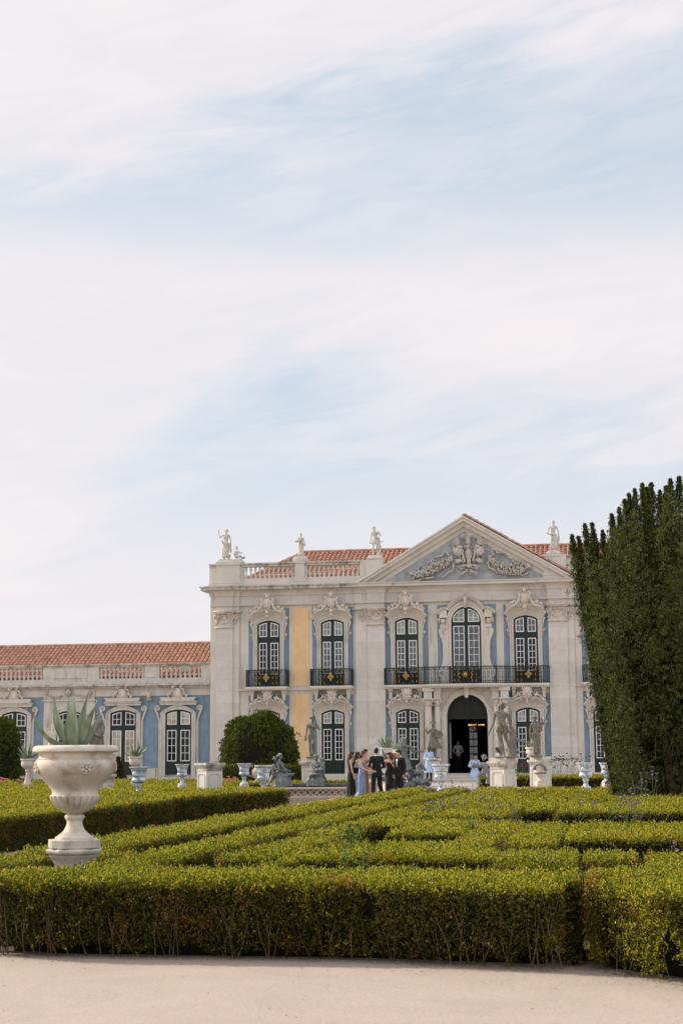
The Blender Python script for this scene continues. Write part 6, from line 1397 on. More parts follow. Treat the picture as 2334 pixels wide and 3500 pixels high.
def hedge(x0, x1, y0, y1, h, label, lf=None, cov=2.1, fr=None, rgt=None, faces='tfr', parts=False, undercut=0.0, mat='box_leaf', holes=0.0, cat='hedge', group=None, jag=.02, side_brown_shade=.85):
    """clipped hedge; fr(x) shifts the front face, rgt(y) shifts the right face"""
    if x1 >= 1.7 and 'r' not in faces: faces += 'r'
    if (x1 >= 1.7 or x0 < -5.5) and y1 > 42 and 'b' not in faces: faces += 'b'
    hid[0] += 1; rs = np.random.RandomState(100 + hid[0]); D = math.hypot((x0 + x1) / 2, y0)
    if lf is None: lf = .0108 + .00076 * D
    fr = fr or (lambda x: x * 0.0); rgt = rgt or (lambda y: y * 0.0)
    a_leaf = .36 * lf * lf; Ps = []; Ns = []
    def sample(area, k=1.0): return max(30, int(area * cov * k / a_leaf))
    kt = 1.0 if D < 20 else .8
    if 't' in faces:
        n = sample((x1 - x0) * (y1 - y0), kt); X = rs.uniform(x0, x1, n); Y = rs.uniform(y0, y1, n); yy = Y + fr(X) * (y1 - Y) / (y1 - y0); xx = X + rgt(Y) * (X - x0) / (x1 - x0)
        ed = np.minimum(np.minimum(X - x0, x1 - X), np.minimum(Y - y0, y1 - Y)); rd = .02 * np.exp(-ed / .04)
        Z = h - rd - np.abs(rs.normal(size=n)) * .022 - .005
        P = np.stack([xx, yy, Z], 1); P[:, 2] += jag * vnoise(P * [1, 1, 0], 2.2, 5) + .016 * vnoise(P, 10, 6) + .010 * vnoise(P, 23, 9); Ps.append(P); Ns.append(np.tile([0, 0, 1.0], (n, 1)))
    def side(n, fx, nrm):
        t = rs.uniform(0, 1, n); zt = rs.uniform(0, 1, n) ** (.85); Z = zt * (h - .05) + .02
        P = fx(t, Z); off = (rs.normal(size=n) * (.040 if parts else .022) - (.03 if parts else .02) + .03 * vnoise(P, 3.0, 7))
        uc = undercut * np.clip((.30 - Z) / .30, 0, 1) ** 1.3
        P = P + np.array(nrm) * (off - uc)[:, None]
        keep = np.ones(n, bool)
        if holes or parts:
            q = vnoise(P * [1, 1, .6], 5.0, 8); keep = (q > -1.0 + holes * np.clip(1.25 - Z / h * 1.5, .0, 1.4)) | (rs.uniform(size=n) < .10)
            keep &= (Z > .02 + .09 * np.abs(vnoise(P * [1, 1, 0], 4, 3))) | (rs.uniform(size=n) < .06)
        Ps.append(P[keep]); Ns.append(np.tile(nrm, (keep.sum(), 1)).astype(float))
    if 'f' in faces: side(sample((x1 - x0) * h, 1.15), lambda t, Z: (lambda X: np.stack([X + rgt(np.full_like(X, y0)) * t, y0 + fr(X), Z], 1))(x0 + (x1 - x0) * t), (0, -1, 0))
    if 'r' in faces: side(sample((y1 - y0) * h, 1.1), lambda t, Z: (lambda Y: np.stack([x1 + rgt(Y), Y + fr(np.full_like(Y, x1)) * (1 - t), Z], 1))(y0 + (y1 - y0) * t), (1, 0, 0))
    if 'l' in faces: side(sample((y1 - y0) * h, 1.1), lambda t, Z: (lambda Y: np.stack([x0 + 0 * Y, Y + fr(np.full_like(Y, x0)) * (1 - t), Z], 1))(y0 + (y1 - y0) * t), (-1, 0, 0))
    if 'b' in faces: side(sample((x1 - x0) * h, .7), lambda t, Z: (lambda X: np.stack([X, y1 + 0 * X, Z], 1))(x0 + (x1 - x0) * t), (0, 1, 0))
    P = np.concatenate(Ps); N = np.concatenate(Ns)
    # leaves gathered on sprigs, each sprig standing a little further out or in than its neighbours
    k_ = 7; idx = rs.choice(len(P), len(P) // k_, replace=False); C_ = P[idx]; CN = N[idx]
    ax_ = CN * .5 + rs.normal(size=C_.shape) * .45; ax_[:, 2] += np.where(CN[:, 2] > .5, .55, .25); ax_ /= np.linalg.norm(ax_, axis=1, keepdims=True)
    C_ = C_ + CN * (rs.normal(size=len(C_)) * (.014 + lf * .25))[:, None]
    P = np.repeat(C_, k_, 0) + np.repeat(ax_, k_, 0) * (np.tile(np.arange(k_) - 4, len(C_)) * lf * .42)[:, None] + rs.normal(size=(len(C_) * k_, 3)) * lf * .22
    N = np.repeat(ax_, k_, 0); P[:, 2] = np.maximum(P[:, 2], .03)
    old_shaded = np.repeat((CN[:, 2] < .5) & (C_[:, 2] < h - (.01 if parts else .0) - rs.uniform(0, .06 if parts else .03, len(C_))) & (rs.normal(size=len(C_)) * .35 + .75 * vnoise(C_, 6.5, 12) < (side_brown_shade - .5) * 2.2), k_)  # side sprigs that take the browner, shade-darkened leaves
    if not mat.startswith('box'): old_shaded[:] = False
    if mat == 'box_leaf' and y0 < 15.5: mat = 'box_near'
    V = leaf_arrays(P[~old_shaded], N[~old_shaded], lf, rs); V2 = leaf_arrays(P[old_shaded], N[old_shaded], lf, rs) if old_shaded.any() else None
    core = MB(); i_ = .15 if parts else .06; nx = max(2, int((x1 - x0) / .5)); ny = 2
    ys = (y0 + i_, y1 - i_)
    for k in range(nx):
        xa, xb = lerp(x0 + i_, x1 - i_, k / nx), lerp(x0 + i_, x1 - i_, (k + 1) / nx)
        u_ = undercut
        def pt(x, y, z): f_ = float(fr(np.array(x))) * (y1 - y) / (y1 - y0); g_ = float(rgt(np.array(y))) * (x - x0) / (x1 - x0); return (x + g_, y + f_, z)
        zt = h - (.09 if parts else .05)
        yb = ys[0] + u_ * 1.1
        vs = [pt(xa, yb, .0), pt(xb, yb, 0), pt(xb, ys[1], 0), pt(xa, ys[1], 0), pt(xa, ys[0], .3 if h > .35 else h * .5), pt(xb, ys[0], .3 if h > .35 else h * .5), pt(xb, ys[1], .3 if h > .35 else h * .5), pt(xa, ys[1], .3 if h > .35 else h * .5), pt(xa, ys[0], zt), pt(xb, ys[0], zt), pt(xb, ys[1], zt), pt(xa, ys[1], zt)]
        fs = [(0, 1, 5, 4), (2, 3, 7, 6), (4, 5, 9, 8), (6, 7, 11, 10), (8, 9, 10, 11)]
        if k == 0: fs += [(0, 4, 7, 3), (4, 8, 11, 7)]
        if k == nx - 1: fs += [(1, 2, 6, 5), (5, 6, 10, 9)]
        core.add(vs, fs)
    cen = ((x0 + x1) / 2, (y0 + y1) / 2, 0)
    if not parts:
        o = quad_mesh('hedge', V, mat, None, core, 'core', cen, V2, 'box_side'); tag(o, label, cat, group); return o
    t = thing('hedge', cen, label, cat, group)
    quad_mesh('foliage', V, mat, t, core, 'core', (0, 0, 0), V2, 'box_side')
    f = kids(t)[0]
    for v_ in (): pass
    co = np.empty(len(f.data.vertices) * 3, dtype=np.float32); f.data.vertices.foreach_get('co', co); co = co.reshape(-1, 3) - np.array(cen, dtype=np.float32); f.data.vertices.foreach_set('co', co.ravel())
    # bare stems showing through the thin lower face
    st = MB(); rg = random.Random(hid[0])
    for i in range(int((x1 - x0) * 15)):
        x = rg.uniform(x0 + .02, x1 - .02); yb = y0 + float(fr(np.array(x))); b = (x + rg.uniform(-.05, .05), yb + undercut + rg.uniform(.0, .06), 0)
        lean = rg.gauss(0, .05); hh = rg.uniform(.25, .56)
        k1 = (x + lean * .3, yb + rg.uniform(.01, .07), hh * .45); k2 = (x + lean, yb + rg.uniform(-.005, .05), hh)
        r = rg.uniform(.0025, .0055) * (1.6 if rg.random() < .15 else 1)
        st.tube([Vector(b) - Vector(cen), Vector(k1) - Vector(cen), Vector(k2) - Vector(cen)], [r, r * .7, r * .3], 5)
        if rg.random() < .7: st.tube([Vector(k1) - Vector(cen), Vector((x - lean * .8, yb - .01, hh * .95)) - Vector(cen)], [r * .6, r * .25], 4)
    st.build('stems', 'bark', t)
    return t
fA = lambda x: -.40 * np.clip((x + 1.9) / 1.5, 0, 1.1) + .10 * np.exp(-((x + 4.8) / .25) ** 2)
hedge(-4.68, -.37, 11.70, 12.55, .578, 'long clipped box hedge along the foreground gravel, its face full of brown stems', fr=fA, faces='tfrlb', parts=True, undercut=.13, holes=.0, cov=3.2, side_brown_shade=.85)
hedge(-.38, -.27, 11.62, 12.62, .585, 'recessed dark end piece of the long front hedge, in the slot before the sunlit block', faces='tfr', cov=3)
fB = lambda x: -1.22 * np.clip((x + .20) / 1.0, 0, .95)
hedge(-.215, 1.7, 11.42, 12.70, .60, 'sunlit hedge block in the lower right corner, beyond the dark slot', fr=fB, faces='tfl', parts=True, undercut=.13, holes=.0, cov=4.4, side_brown_shade=.52)
NB = 'box hedges of the large bed in front of the portal'; LB = 'box hedges of the bed left of the gravel path'; FB_ = 'low hedges near the palace'
def hn(x0, x1, y0, y1, h, l, **k): k.setdefault('group', NB); return hedge(x0, x1 - .03, y0 + .07, y1, h, l, side_brown_shade=1.6, **k)
for a, l, fc in (
  ((-6.2, -4.98, 12.55, 14.35), 'short hedge beside the foot of the large urn, on its left', 'tfr'),
  ((-4.33, -3.75, 12.75, 14.2), 'short hedge close on the right of the large urn foot', 'tfrl'),
  ((-4.98, -4.36, 14.3, 14.8), 'short hedge just behind the large urn foot', 'tfr'),
  ((-5.65, -4.88, 14.85, 24), 'outermost bronze patched hedge along the gravel path, nearest the large urn', 'tfr'),
  ((-5.6, -4.78, 24.1, 34), 'outermost hedge along the gravel path, middle stretch', 'tfr'),
  ((-5.5, -4.66, 34.1, 43.5), 'outermost hedge along the path, last stretch by the wedding guests', 'tfr'),
  ((-4.32, -3.77, 14.5, 24), 'second long hedge beside the bronze patched one, nearest stretch', 'tfr'),
  ((-4.32, -3.80, 24.1, 34), 'second long hedge in from the path, middle stretch', 'tfr'),
  ((-4.28, -3.75, 34.1, 43.2), 'second long hedge in from the path, last stretch', 'tfr'),
  ((-3.48, -2.95, 13.95, 19.6), 'narrow hedge right of the second long hedge, near stretch', 'tfr'),
  ((-3.48, -3.10, 19.7, 28.4), 'narrow hedge right of the second long hedge, far stretch', 'tfr'),
  ((-2.93, -1.0, 13.95, 15.1), 'hedge across the first dark slot behind the long front hedge, left part', 'tfr'),
  ((-2.86, -2.66, 12.65, 13.9), 'thin cross hedge bridging the first dark slot', 'tfr'),
  ((-.98, -.30, 13.25, 14.95), 'hedge piece with orange tips behind the right end of the front hedge', 'tfrl'),
  ((-.28, .20, 13.85, 14.6), 'small hedge piece beyond the slot beside the lit block', 'tfr'),
  ((.24, 2.0, 12.75, 14.35), 'broad hedge right behind the lit block in the corner', 'tfl'),
  ((-2.38, -1.17, 15.14, 16.65), 'hedge left of the deep dark trench on the right', 'tfr'),
  ((-2.93, -2.42, 16.1, 16.65), 'small hedge just beyond the leafy weed', 'tf'),
  ((-1.66, -1.16, 16.7, 18.9), 'hedge running back along the left end of the deep trench', 'tfrl'),
  ((-1.12, -.56, 16.5, 21.0), 'hedge forming the left corner at the back of the deep trench', 'tfr'),
  ((-.54, 2.0, 17.45, 20.9), 'wide hedge at the back of the deep dark trench', 'tf'),
  ((-2.60, -1.70, 18.55, 22.3), 'hedge behind the first short dark slit of the middle rows', 'tfl'),
  ((-3.06, -2.64, 21.2, 22.7), 'small hedge behind the second short dark slit', 'tf'),
  ((-1.66, -1.15, 19.0, 21.7), 'small hedge in front of the wide pit with flowers, left end', 'tf'),
  ((-3.05, -1.52, 24.1, 24.95), 'long low hedge edge beyond the thin slit left of the flower pit', 'tfr'),
  ((-2.55, -1.5, 25.0, 28.3), 'hedge beside the tall verbena, left of the flower pit', 'tfr'),
  ((-3.05, -2.6, 27.0, 28.3), 'small hedge left of the tall verbena stems', 'tf'),
  ((-1.46, -.95, 26.6, 28.4), 'hedge at the inner corner of the flower pit', 'tfr'),
  ((-.90, 2.8, 25.7, 28.4), 'wide hedge at the back of the flower pit, below the yew', 'tfl'),
  ((-3.35, -.35, 28.65, 30.1), 'thin hedge strip one row behind the flower pit, left', 'tfr'),
  ((-.25, 2.8, 28.65, 30.1), 'thin hedge strip one row behind the flower pit, right', 'tf'),
  ((-3.35, -.92, 30.4, 32.6), 'hedge square two rows behind the flower pit, left', 'tfr'),
  ((-.86, 2.8, 31.2, 33.4), 'hedge square two rows behind the flower pit, beside the yew', 'tfl'),
  ((-3.35, -1.6, 33.2, 36.4), 'hedge square three rows behind the flower pit, left', 'tfr'),
  ((-1.5, 2.8, 34.2, 36.5), 'hedge strip three rows behind the flower pit, beside the yew', 'tf'),
  ((-3.35, -2.2, 36.8, 40.6), 'hedge square near the far edge, left', 'tfr'),
  ((-1.75, -.1, 38.4, 41.0), 'hedge square near the far edge, in front of the large pedestal', 'tfr'),
  ((.1, 3.2, 38.0, 41.2), 'hedge square near the far edge, left of the yew foot', 'tf'),
  ((-3.5, -.7, 41.4, 42.9), 'last hedge of the bed, touching the large pedestal in the photo', 'tf'),
  ((-.5, 3.6, 41.6, 43.2), 'last hedge of the bed, below the faience pot left of the yew', 'tf')):
    hn(*a, .59, l, faces=fc)
def hl(*a, **k): k.setdefault('group', LB); k.setdefault('side_brown_shade', 1.2); return hedge(*a, **k)
rL = lambda y: np.clip((np.asarray(y, dtype=float) - 35) * .11, 0, 9)
hl(-10.35, -9.45, 20.0, 27.5, .57, 'path side hedge of the left bed with a brown face, behind the large urn', faces='tfr', cov=2.8)
hl(-10.35, -9.5, 27.6, 34.7, .57, 'path side hedge of the left bed ending in the step', faces='tfr', cov=2.8)
for a, l in (((-17, -10.75, 20.0, 24.1), 'inner hedge strip of the left bed, nearest'), ((-17, -10.75, 24.8, 28.2), 'second inner hedge strip of the left bed'),
             ((-17, -10.75, 29.0, 31.4), 'third inner hedge strip of the left bed'), ((-18, -10.7, 32.2, 34.3), 'fourth inner hedge strip of the left bed, level with the step'),
             ((-19, -11.15, 35.2, 37.6), 'fifth inner hedge strip of the left bed, just past the step'), ((-20, -11.2, 38.5, 41.0), 'sixth inner hedge strip of the left bed'), ((-21, -11.2, 41.8, 44.2), 'seventh and farthest inner strip of the left bed')):
    hl(*a, .57, l, faces='tfr')
hl(-10.8, -9.85, 35.0, 44.2, .58, 'dark sided hedge running from the step towards the fountain', faces='tfrb', rgt=rL, cov=2.8)
hl(-22, -10.2, 46.2, 49.2, .50, 'low hedge strip beyond the left bed corner, in front of the empty pedestal', faces='tf')
hl(-24, -12.6, 52, 55, .45, 'low hedge strip passing below the blue and white pots on the left', faces='tf')
hl(-28, -14.5, 59, 62.4, .45, 'second low hedge strip from the wing', faces='tf')
hl(-31, -16.4, 67, 71, .45, 'low hedge strip nearest the wing doors', faces='tf')
def hf(pxa, pxb, D, dep, h, label, **k):
    a, b = G(pxa, D), G(pxb, D); k.setdefault('group', FB_)
    return hedge(a[0], b[0], a[1], a[1] + dep, h, label, **k)
hf(640, 1195, 66.5, 2.0, .42, 'low bright hedge behind the statues on the fountain rim', faces='tf')
hf(1640, 1860, 70.0, 2.5, .52, 'low hedge between the two statue pedestals on the right', faces='tfl', cov=2.4)
hf(1868, 2160, 68.5, 3.0, .52, 'low hedge between the boy statue and the yew', faces='tfl', cov=2.4)
hf(745, 1060, 75.0, 1.2, 1.06, 'tall dark green hedge below the domed topiary', mat='top_leaf', faces='tfr', cov=2.4)

# ------------------------------------------------------------------ topiary and yew
def clumps(P, N, rc, per, lf, rs, asp, up=.5):
    """P,N tuft centres and outward directions; every tuft is a small rounded spray of leaves"""
    n = len(P); r = np.asarray(rc) * rs.uniform(.6, 1.25, n)
    d = rs.normal(size=(n, per, 3)) + N[:, None, :] * .9; d[:, :, 2] += up; d /= np.linalg.norm(d, axis=2, keepdims=True)
    Q = P[:, None, :] + d * (r[:, None] * rs.uniform(.35, 1.0, (n, per)))[:, :, None]
    return leaf_arrays(Q.reshape(-1, 3), d.reshape(-1, 3), lf, rs, asp, .45, .25)
def topiary(px, D, rx, ry, H, label, shape='dome', mat='top_leaf', lf=.085, n=26000, seed=1, cat='topiary', name='topiary'):
    rs = np.random.RandomState(seed); base = G(px, D); t = thing(name, tuple(base), label, cat)
    v = rs.normal(size=(n, 3)); v /= np.linalg.norm(v, axis=1, keepdims=True)
    if shape == 'dome':
        v[:, 2] = np.where(v[:, 2] < -.55, -v[:, 2], v[:, 2]); P = v * [rx, ry, H * .58]; P[:, 2] += H * .42
    else:
        z = rs.uniform(0, 1, n); a = rs.uniform(0, 2 * PI, n); r = (1 - z) ** .75; P = np.stack([rx * r * np.cos(a), ry * r * np.sin(a), H * z], 1); v = np.stack([np.cos(a), np.sin(a), .35 + 0 * a], 1)
    bump = .10 * vnoise(P, 3.2 / max(.6, rx * .5), seed) + .03 * vnoise(P, 9, seed + 1)
    P = P + v * ((bump + rs.normal(size=n) * .035) * (1.6 if rx > 1 else .7))[:, None]
    P[:, 2] = np.maximum(P[:, 2], .02)
    per = 14; k_ = rs.choice(n, n // per, replace=False); big_ = rx > 1
    V = clumps(P[k_] - v[k_] * (.05 if big_ else .02), v[k_], .13 if big_ else .06, int(per * 1.5), lf, rs, .5)
    c = MB()
    if shape == 'dome': c.lathe([(rx * .6, 0.02), (rx * .90, H * .2), (rx * .95, H * .42), (rx * .86, H * .66), (rx * .6, H * .85), (rx * .25, H * .95), (.05, H * .97)], n=20)
    else: c.lathe([(rx * .85, 0.02), (rx * .55, H * .4), (rx * .25, H * .75), (.03, H * .93)], n=14)
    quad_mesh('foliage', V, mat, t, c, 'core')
    tr = MB(); tr.tube([(0, 0, 0), (0, 0, H * .4)], [.09, .06], 7); tr.build('trunk', 'bark', t)
    return t
topiary(887, 77.5, 1.85, 1.7, 3.5, 'big dark green domed topiary in front of the tall block', n=34000, seed=3)
topiary(-32, 74, 1.42, 1.4, 3.35, 'dark domed topiary cut off by the left edge of the photo', n=22000, seed=4)
topiary(404, 78, .43, .43, 1.5, 'small brownish cone topiary right of the large urn', 'cone', 'cone_leaf', .06, 7000, 5)
topiary(75, 70, .5, .4, .55, 'low dark shrub at the foot of the left domed topiary', 'dome', 'top_leaf', .07, 4000, 6, 'shrub', 'shrub')
def yew():
    rs = np.random.RandomState(77); D = 33.5; b = G(2300, D); t = thing('yew_tree', tuple(b), 'huge dark upright yew with feathery tips filling the right edge', 'tree')
    S = D / F
    plumes = []                                                       # (px, py of tip, radius px at mid, y offset)
    tips = [(1962, 1788, 26), (1985, 1812, 22), (2010, 1772, 26), (2035, 1757, 24), (2070, 1785, 22), (2105, 1738, 24), (2120, 1752, 26), (2145, 1720, 26), (2165, 1698, 28), (2180, 1668, 26), (2200, 1652, 28), (2228, 1624, 28), (2243, 1640, 26), (2262, 1618, 28), (2290, 1640, 28), (2310, 1636, 30), (2330, 1612, 30), (2360, 1600, 34), (2400, 1620, 36), (2450, 1640, 38), (2500, 1690, 40), (2550, 1760, 40), (2600, 1850, 40)]
    for (tx, ty, r) in tips: plumes.append((tx + (22 if tx < 2120 else 8), ty + rs.uniform(-6, 16), r * rs.uniform(.7, 1.15), rs.uniform(-.25, .45), 0))
    for i in range(62):                                               # inner plumes rising all over the mass
        tx = rs.uniform(2000, 2560); ed = np.interp(tx, [1960, 2060, 2180, 2300, 2400, 2600], [1840, 1840, 1720, 1690, 1680, 1900]); ty = rs.uniform(ed + 20, 2560)
        lim = np.interp(ty, [1780, 2050, 2300, 2600, 2740], [2005, 2035, 2075, 2110, 2125])
        if tx < lim + 10: tx = lim + rs.uniform(10, 60)
        plumes.append((tx, ty, rs.uniform(22, 58), rs.uniform(-1.9, -.1), 1))
    Ps = []; Ns = []; Rs = []; Os = [np.zeros((0, 3))]; Ons = [np.zeros((0, 3))]; core = MB()
    for (tx, ty, r, dy, inner) in plumes:
        tx0, tx1 = tx, None
        botx = np.interp(tx, [1955, 2600], [2105, 2480]); by = 2760 if not inner else min(2760, ty + rs.uniform(260, 520))
        if inner: botx = tx + (botx - tx) * (by - ty) / 1100
        Ll = by - ty; n = int(Ll * r * (.52 if not inner else .42))
        s_ = rs.uniform(0, 1, n) ** (.9 if inner else 1.05)
        cx = tx + (botx - tx) * s_ ** 1.0; cy = ty + Ll * s_
        R = r * np.clip(s_ * Ll / 120, .04, 1) ** .75 * (1 - .25 * s_) * (1.25 if inner else 1.0)
        a = rs.uniform(0, 2 * PI, n); lump = 1 + .30 * np.sin(cy * .045 + a * 2 + tx) + .28 * np.sin(cy * .12 + a * 3 + tx * 2) + .15 * np.sin(cy * .3 + a * 5 + tx)
        rr = R * (lump if inner else 1 + (lump - 1) * 1.5) * (rs.uniform(.62, 1.08, n)) * S
        X = (cx - 2300) * S + rr * np.cos(a); Yy = dy + rr * np.sin(a) + .0 * s_; Z = (2733 - cy) * S * 1.0 + (CZ - (2733 - 2574) * S) 
        P = np.stack([X, Yy, Z + .02], 1); Nn = np.stack([np.cos(a), np.sin(a), .8 + 0 * a], 1); Ps.append(P); Ns.append(Nn); Rs.append(np.where(inner, .070, .028 + .045 * np.clip(s_ * 5, 0, 1)) * np.ones(n))
        if not inner:                                                 # feathery pointed tip
            m2 = 5200; q = rs.uniform(0, 1, m2) ** 1.35 * .34; a = rs.uniform(0, 2 * PI, m2); cx = tx + (botx - tx) * q ** 1.0; cy = ty + Ll * q
            R = r * (.06 + 1.0 * np.clip(q * Ll / 150, 0, 1.1) ** .95) * (1 + .32 * np.sin(cy * .17 + a * 2 + tx) + .30 * np.sin(cy * .075 + a + tx)) * .95; rr = R * rs.uniform(.3, 1.08, m2) * S
            Os.append(np.stack([(cx - 2300) * S + rr * np.cos(a), dy + rr * np.sin(a), (2574 - cy) * S + CZ + .02], 1)); Ons.append(np.stack([np.cos(a) * .6, np.sin(a) * .6, 1.1 + 0 * a], 1))
        if not inner:
            core.tube([((lerp(tx, botx, q ** 1.0) - 2300) * S, dy + .1, max(0, (2574 - lerp(ty, 2760, q)) * S + CZ)) for q in (.08, .18, .5, .75, 1)], [.01, r * S * .4, r * S * .72, r * S * .75, r * S * .6], 7)
    P = np.concatenate(Ps); N = np.concatenate(Ns); RC = np.concatenate(Rs)
    P[:, 2] = np.maximum(P[:, 2], .03)
    idx = rs.choice(len(P), min(len(P), 23000), replace=False)
    OUT_ = np.concatenate(Os); ON = np.concatenate(Ons)
    V = clumps(P[idx], N[idx] / np.linalg.norm(N[idx], axis=1, keepdims=True), RC[idx], 15, .048, rs, .30, .5)
    V = np.concatenate([V, leaf_arrays(OUT_, ON, .052, rs, .26, .6, .5)])
    core.tube([(.5, .45, 0), (.5, .45, 3), (.55, .45, 5.2)], [.75, 1.0, .5], 12)
    for v_i, v_ in enumerate(core.v): pass
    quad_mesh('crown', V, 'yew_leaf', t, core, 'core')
    tr = MB()
    for i in range(9): a = i * .7; tr.tube([(.2 + .25 * math.cos(a), .1 + .25 * math.sin(a), 0), (.2 + .6 * math.cos(a), .1 + .5 * math.sin(a), 1.5), (.25 + 1.0 * math.cos(a), .1 + .6 * math.sin(a), 3.5)], [.11, .08, .03], 7)
    rg = random.Random(3)
    for i in range(26): x, z = rg.uniform(-.9, .5), rg.uniform(.3, 1.6); tr.tube([(x, -.9, z), (x + rg.uniform(-.2, .3), -1.1, z + rg.uniform(.1, .5))], [.012, .004], 4)
    tr.build('trunk', 'bark', t)
yew()

# ------------------------------------------------------------------ urns, pots and agaves
def agave_leaf(mb, spine, wid, n=10, cup=.35, th=.006, side=None):
    """spine: 3-4 control points; pointed fleshy leaf with a channelled section"""
    P = [Vector(p) for p in spine]; k = len(P) - 1
    def bez(t):
        q = list(P)
        while len(q) > 1: q = [lerp(q[i], q[i + 1], t) for i in range(len(q) - 1)]
        return q[0]
    vs = []; rows = []
    for i in range(n + 1):
        t = i / n; p = bez(t); d = (bez(min(1, t + .02)) - bez(max(0, t - .02))).normalized()
        out = side or Vector((P[-1].x - P[0].x, P[-1].y - P[0].y, 0))
        out = Vector(out); out = out.normalized() if out.length > .01 else Vector((0, -1, 0))
        w = d.cross(out); w = w.normalized() if w.length > .05 else Vector((1, 0, 0)); nm = w.cross(d).normalized()
        ww = wid * (.50 + 2.1 * t * (1 - t) ** .8) * (1 - t ** 2.4) if t < 1 else .0005
        ww = max(ww, .0008)
        rows.append([p + w * ww * a + nm * (cup * ww * (1 - abs(a) ** 1.6) * -1 + th * s_) for s_, a in ((1, -1), (1, -.5), (1, 0), (1, .5), (1, 1), (-1.5, .5), (-2.5, 0), (-1.5, -.5))])
    for r in rows: vs += r
    m_ = 8; fs = [(i * m_ + j, i * m_ + (j + 1) % m_, (i + 1) * m_ + (j + 1) % m_, (i + 1) * m_ + j) for i in range(n) for j in range(m_)]
    fs += [tuple(range(m_))[::-1]]
    mb.add(vs, fs)
U0 = Vector(G(250, 14)); su = 14 / F
def up_(px, py, dy=0.0): return Vector(((px - 250) * su, dy, CZ + (2589 - py) * su))
ped = thing('urn_pedestal', tuple(U0), 'eight sided flared marble pedestal with a broken rim below the large urn', 'pedestal', rz=yaw)
mb = MB()
def octo(mb, rows, rot=PI / 8, sx=1.0):
    vs = []
    for z, r in rows:
        for j in range(8): a = 2 * PI * j / 8 + rot; vs.append((r * math.cos(a) / math.cos(PI / 8), r * math.sin(a) / math.cos(PI / 8), z))
    n = len(rows); fs = [(i * 8 + j, i * 8 + (j + 1) % 8, (i + 1) * 8 + (j + 1) % 8, (i + 1) * 8 + j) for i in range(n - 1) for j in range(8)]
    fs += [tuple(range(8))[::-1], tuple(range((n - 1) * 8, n * 8))]; mb.add(vs, fs)
zz = lambda py: CZ + (2589 - py) * su
octo(mb, [(0, .20), (.06, .20), (.07, .17), (zz(2960), .150), (zz(2945), .160), (zz(2930), .180), (zz(2918), .20), (zz(2911), .205)]); mb.build('flared_block', 'dirtymarble', ped, bevel=.006)
mb = MB(); octo(mb, [(zz(2911) + .001, .205), (zz(2909), .222), (zz(2904), .232), (zz(2898), .233), (zz(2893), .224), (zz(2891), .205)]); ob = mb.build('rim', 'dirtymarble', ped, 'auto')
URN = thing('stone_urn', tuple(U0 + Vector((0, 0, zz(2890.9)))), 'large pale marble urn with rosettes and a fluted bowl, in the left foreground', 'urn', rz=yaw)
zu = lambda py: zz(py) - zz(2890.9)
mb = MB(); vs = []
rot = .35
sq = [(-1, -.55), (-.55, -1), (.55, -1), (1, -.55), (1, .55), (.55, 1), (-.55, 1), (-1, .55)]
for z in (0.001, zu(2862)): vs += [(x * .212 * math.cos(.3) - y * .212 * math.sin(.3), x * .212 * math.sin(.3) + y * .212 * math.cos(.3), z) for x, y in sq]
mb.add(vs, [tuple(range(8))[::-1], tuple(range(8, 16))] + [(i, (i + 1) % 8, (i + 1) % 8 + 8, i + 8) for i in range(8)]); mb.build('plinth', 'dirtymarble', URN, bevel=.006)
k_ = su
def pr(L): return [(r * k_, zu(y)) for r, y in L]
mb = MB(); mb.lathe(pr([(66, 2861.9), (66.5, 2857), (64, 2852), (57, 2849.5), (55, 2848), (54, 2846), (50, 2843), (43, 2838), (35, 2829), (29, 2817), (26.5, 2806), (26.5, 2798), (30, 2796), (30.5, 2794.5), (29, 2793), (33, 2791), (34.5, 2786), (33, 2780), (27, 2777.5), (25, 2776)]), n=48); mb.build('foot', 'warmstone', URN, 'auto')
mb = MB()
def flut(r, z, a):
    q = (z - zu(2768)) / (zu(2712) - zu(2768)); 
    if 0 <= q <= 1.02: return r * (1 + .10 * min(1, q * 3 + .3) * (abs(math.sin(a * 11)) ** .6 - .75) * (1 if q < .95 else .35))
    return r
mb.lathe(pr([(24, 2775.9), (32, 2773), (45, 2766), (58, 2757), (70, 2745), (79, 2732), (84.5, 2720), (85.5, 2714), (82, 2711), (80, 2709)]), n=220, flute=flut)
mb.build('fluted_bowl', 'warmstone', URN, 'auto')
mb = MB(); mb.lathe(pr([(79.5, 2708.9), (78.5, 2704), (79, 2698), (84, 2688), (96, 2674), (112, 2658), (128, 2640), (138, 2624), (141.5, 2610), (140, 2599), (135, 2592.5), (133, 2591), (134, 2588), (131, 2586.5), (127, 2585), (125, 2580), (126, 2572), (131, 2567), (140, 2566), (147, 2562), (148, 2556), (145, 2548), (138, 2543), (128, 2541.5), (124, 2543), (122, 2547), (10, 2548)]), n=72); mb.build('basin', 'warmstone', URN, 'auto')
mb = MB()
for a0 in (-PI / 2 + .43, -PI / 2 - 1.12, -PI / 2 + 1.98, -PI / 2 + 3.5):
    ca_, sa_ = math.cos(a0), math.sin(a0); rr = .352; tv = Vector((-sa_, ca_, 0)); nv = Vector((ca_, sa_, -.1)); c_ = Vector((ca_ * rr, sa_ * rr, zu(2617)))
    for i in range(7):
        t_ = 2 * PI * i / 7 + .2; p = c_ + tv * .033 * math.cos(t_) + Vector((0, 0, 1)) * .033 * math.sin(t_); mb.ell(p, (.018, .018, .018), None, 8, 6)
    mb.ell(c_ + nv * .012, .013, None, 8, 6)
    mb.tube([c_ + tv * .055 * math.cos(q) + Vector((0, 0, .055 * math.sin(q))) - nv * .002 for q in [j * PI / 10 for j in range(21)]], .006, 5)
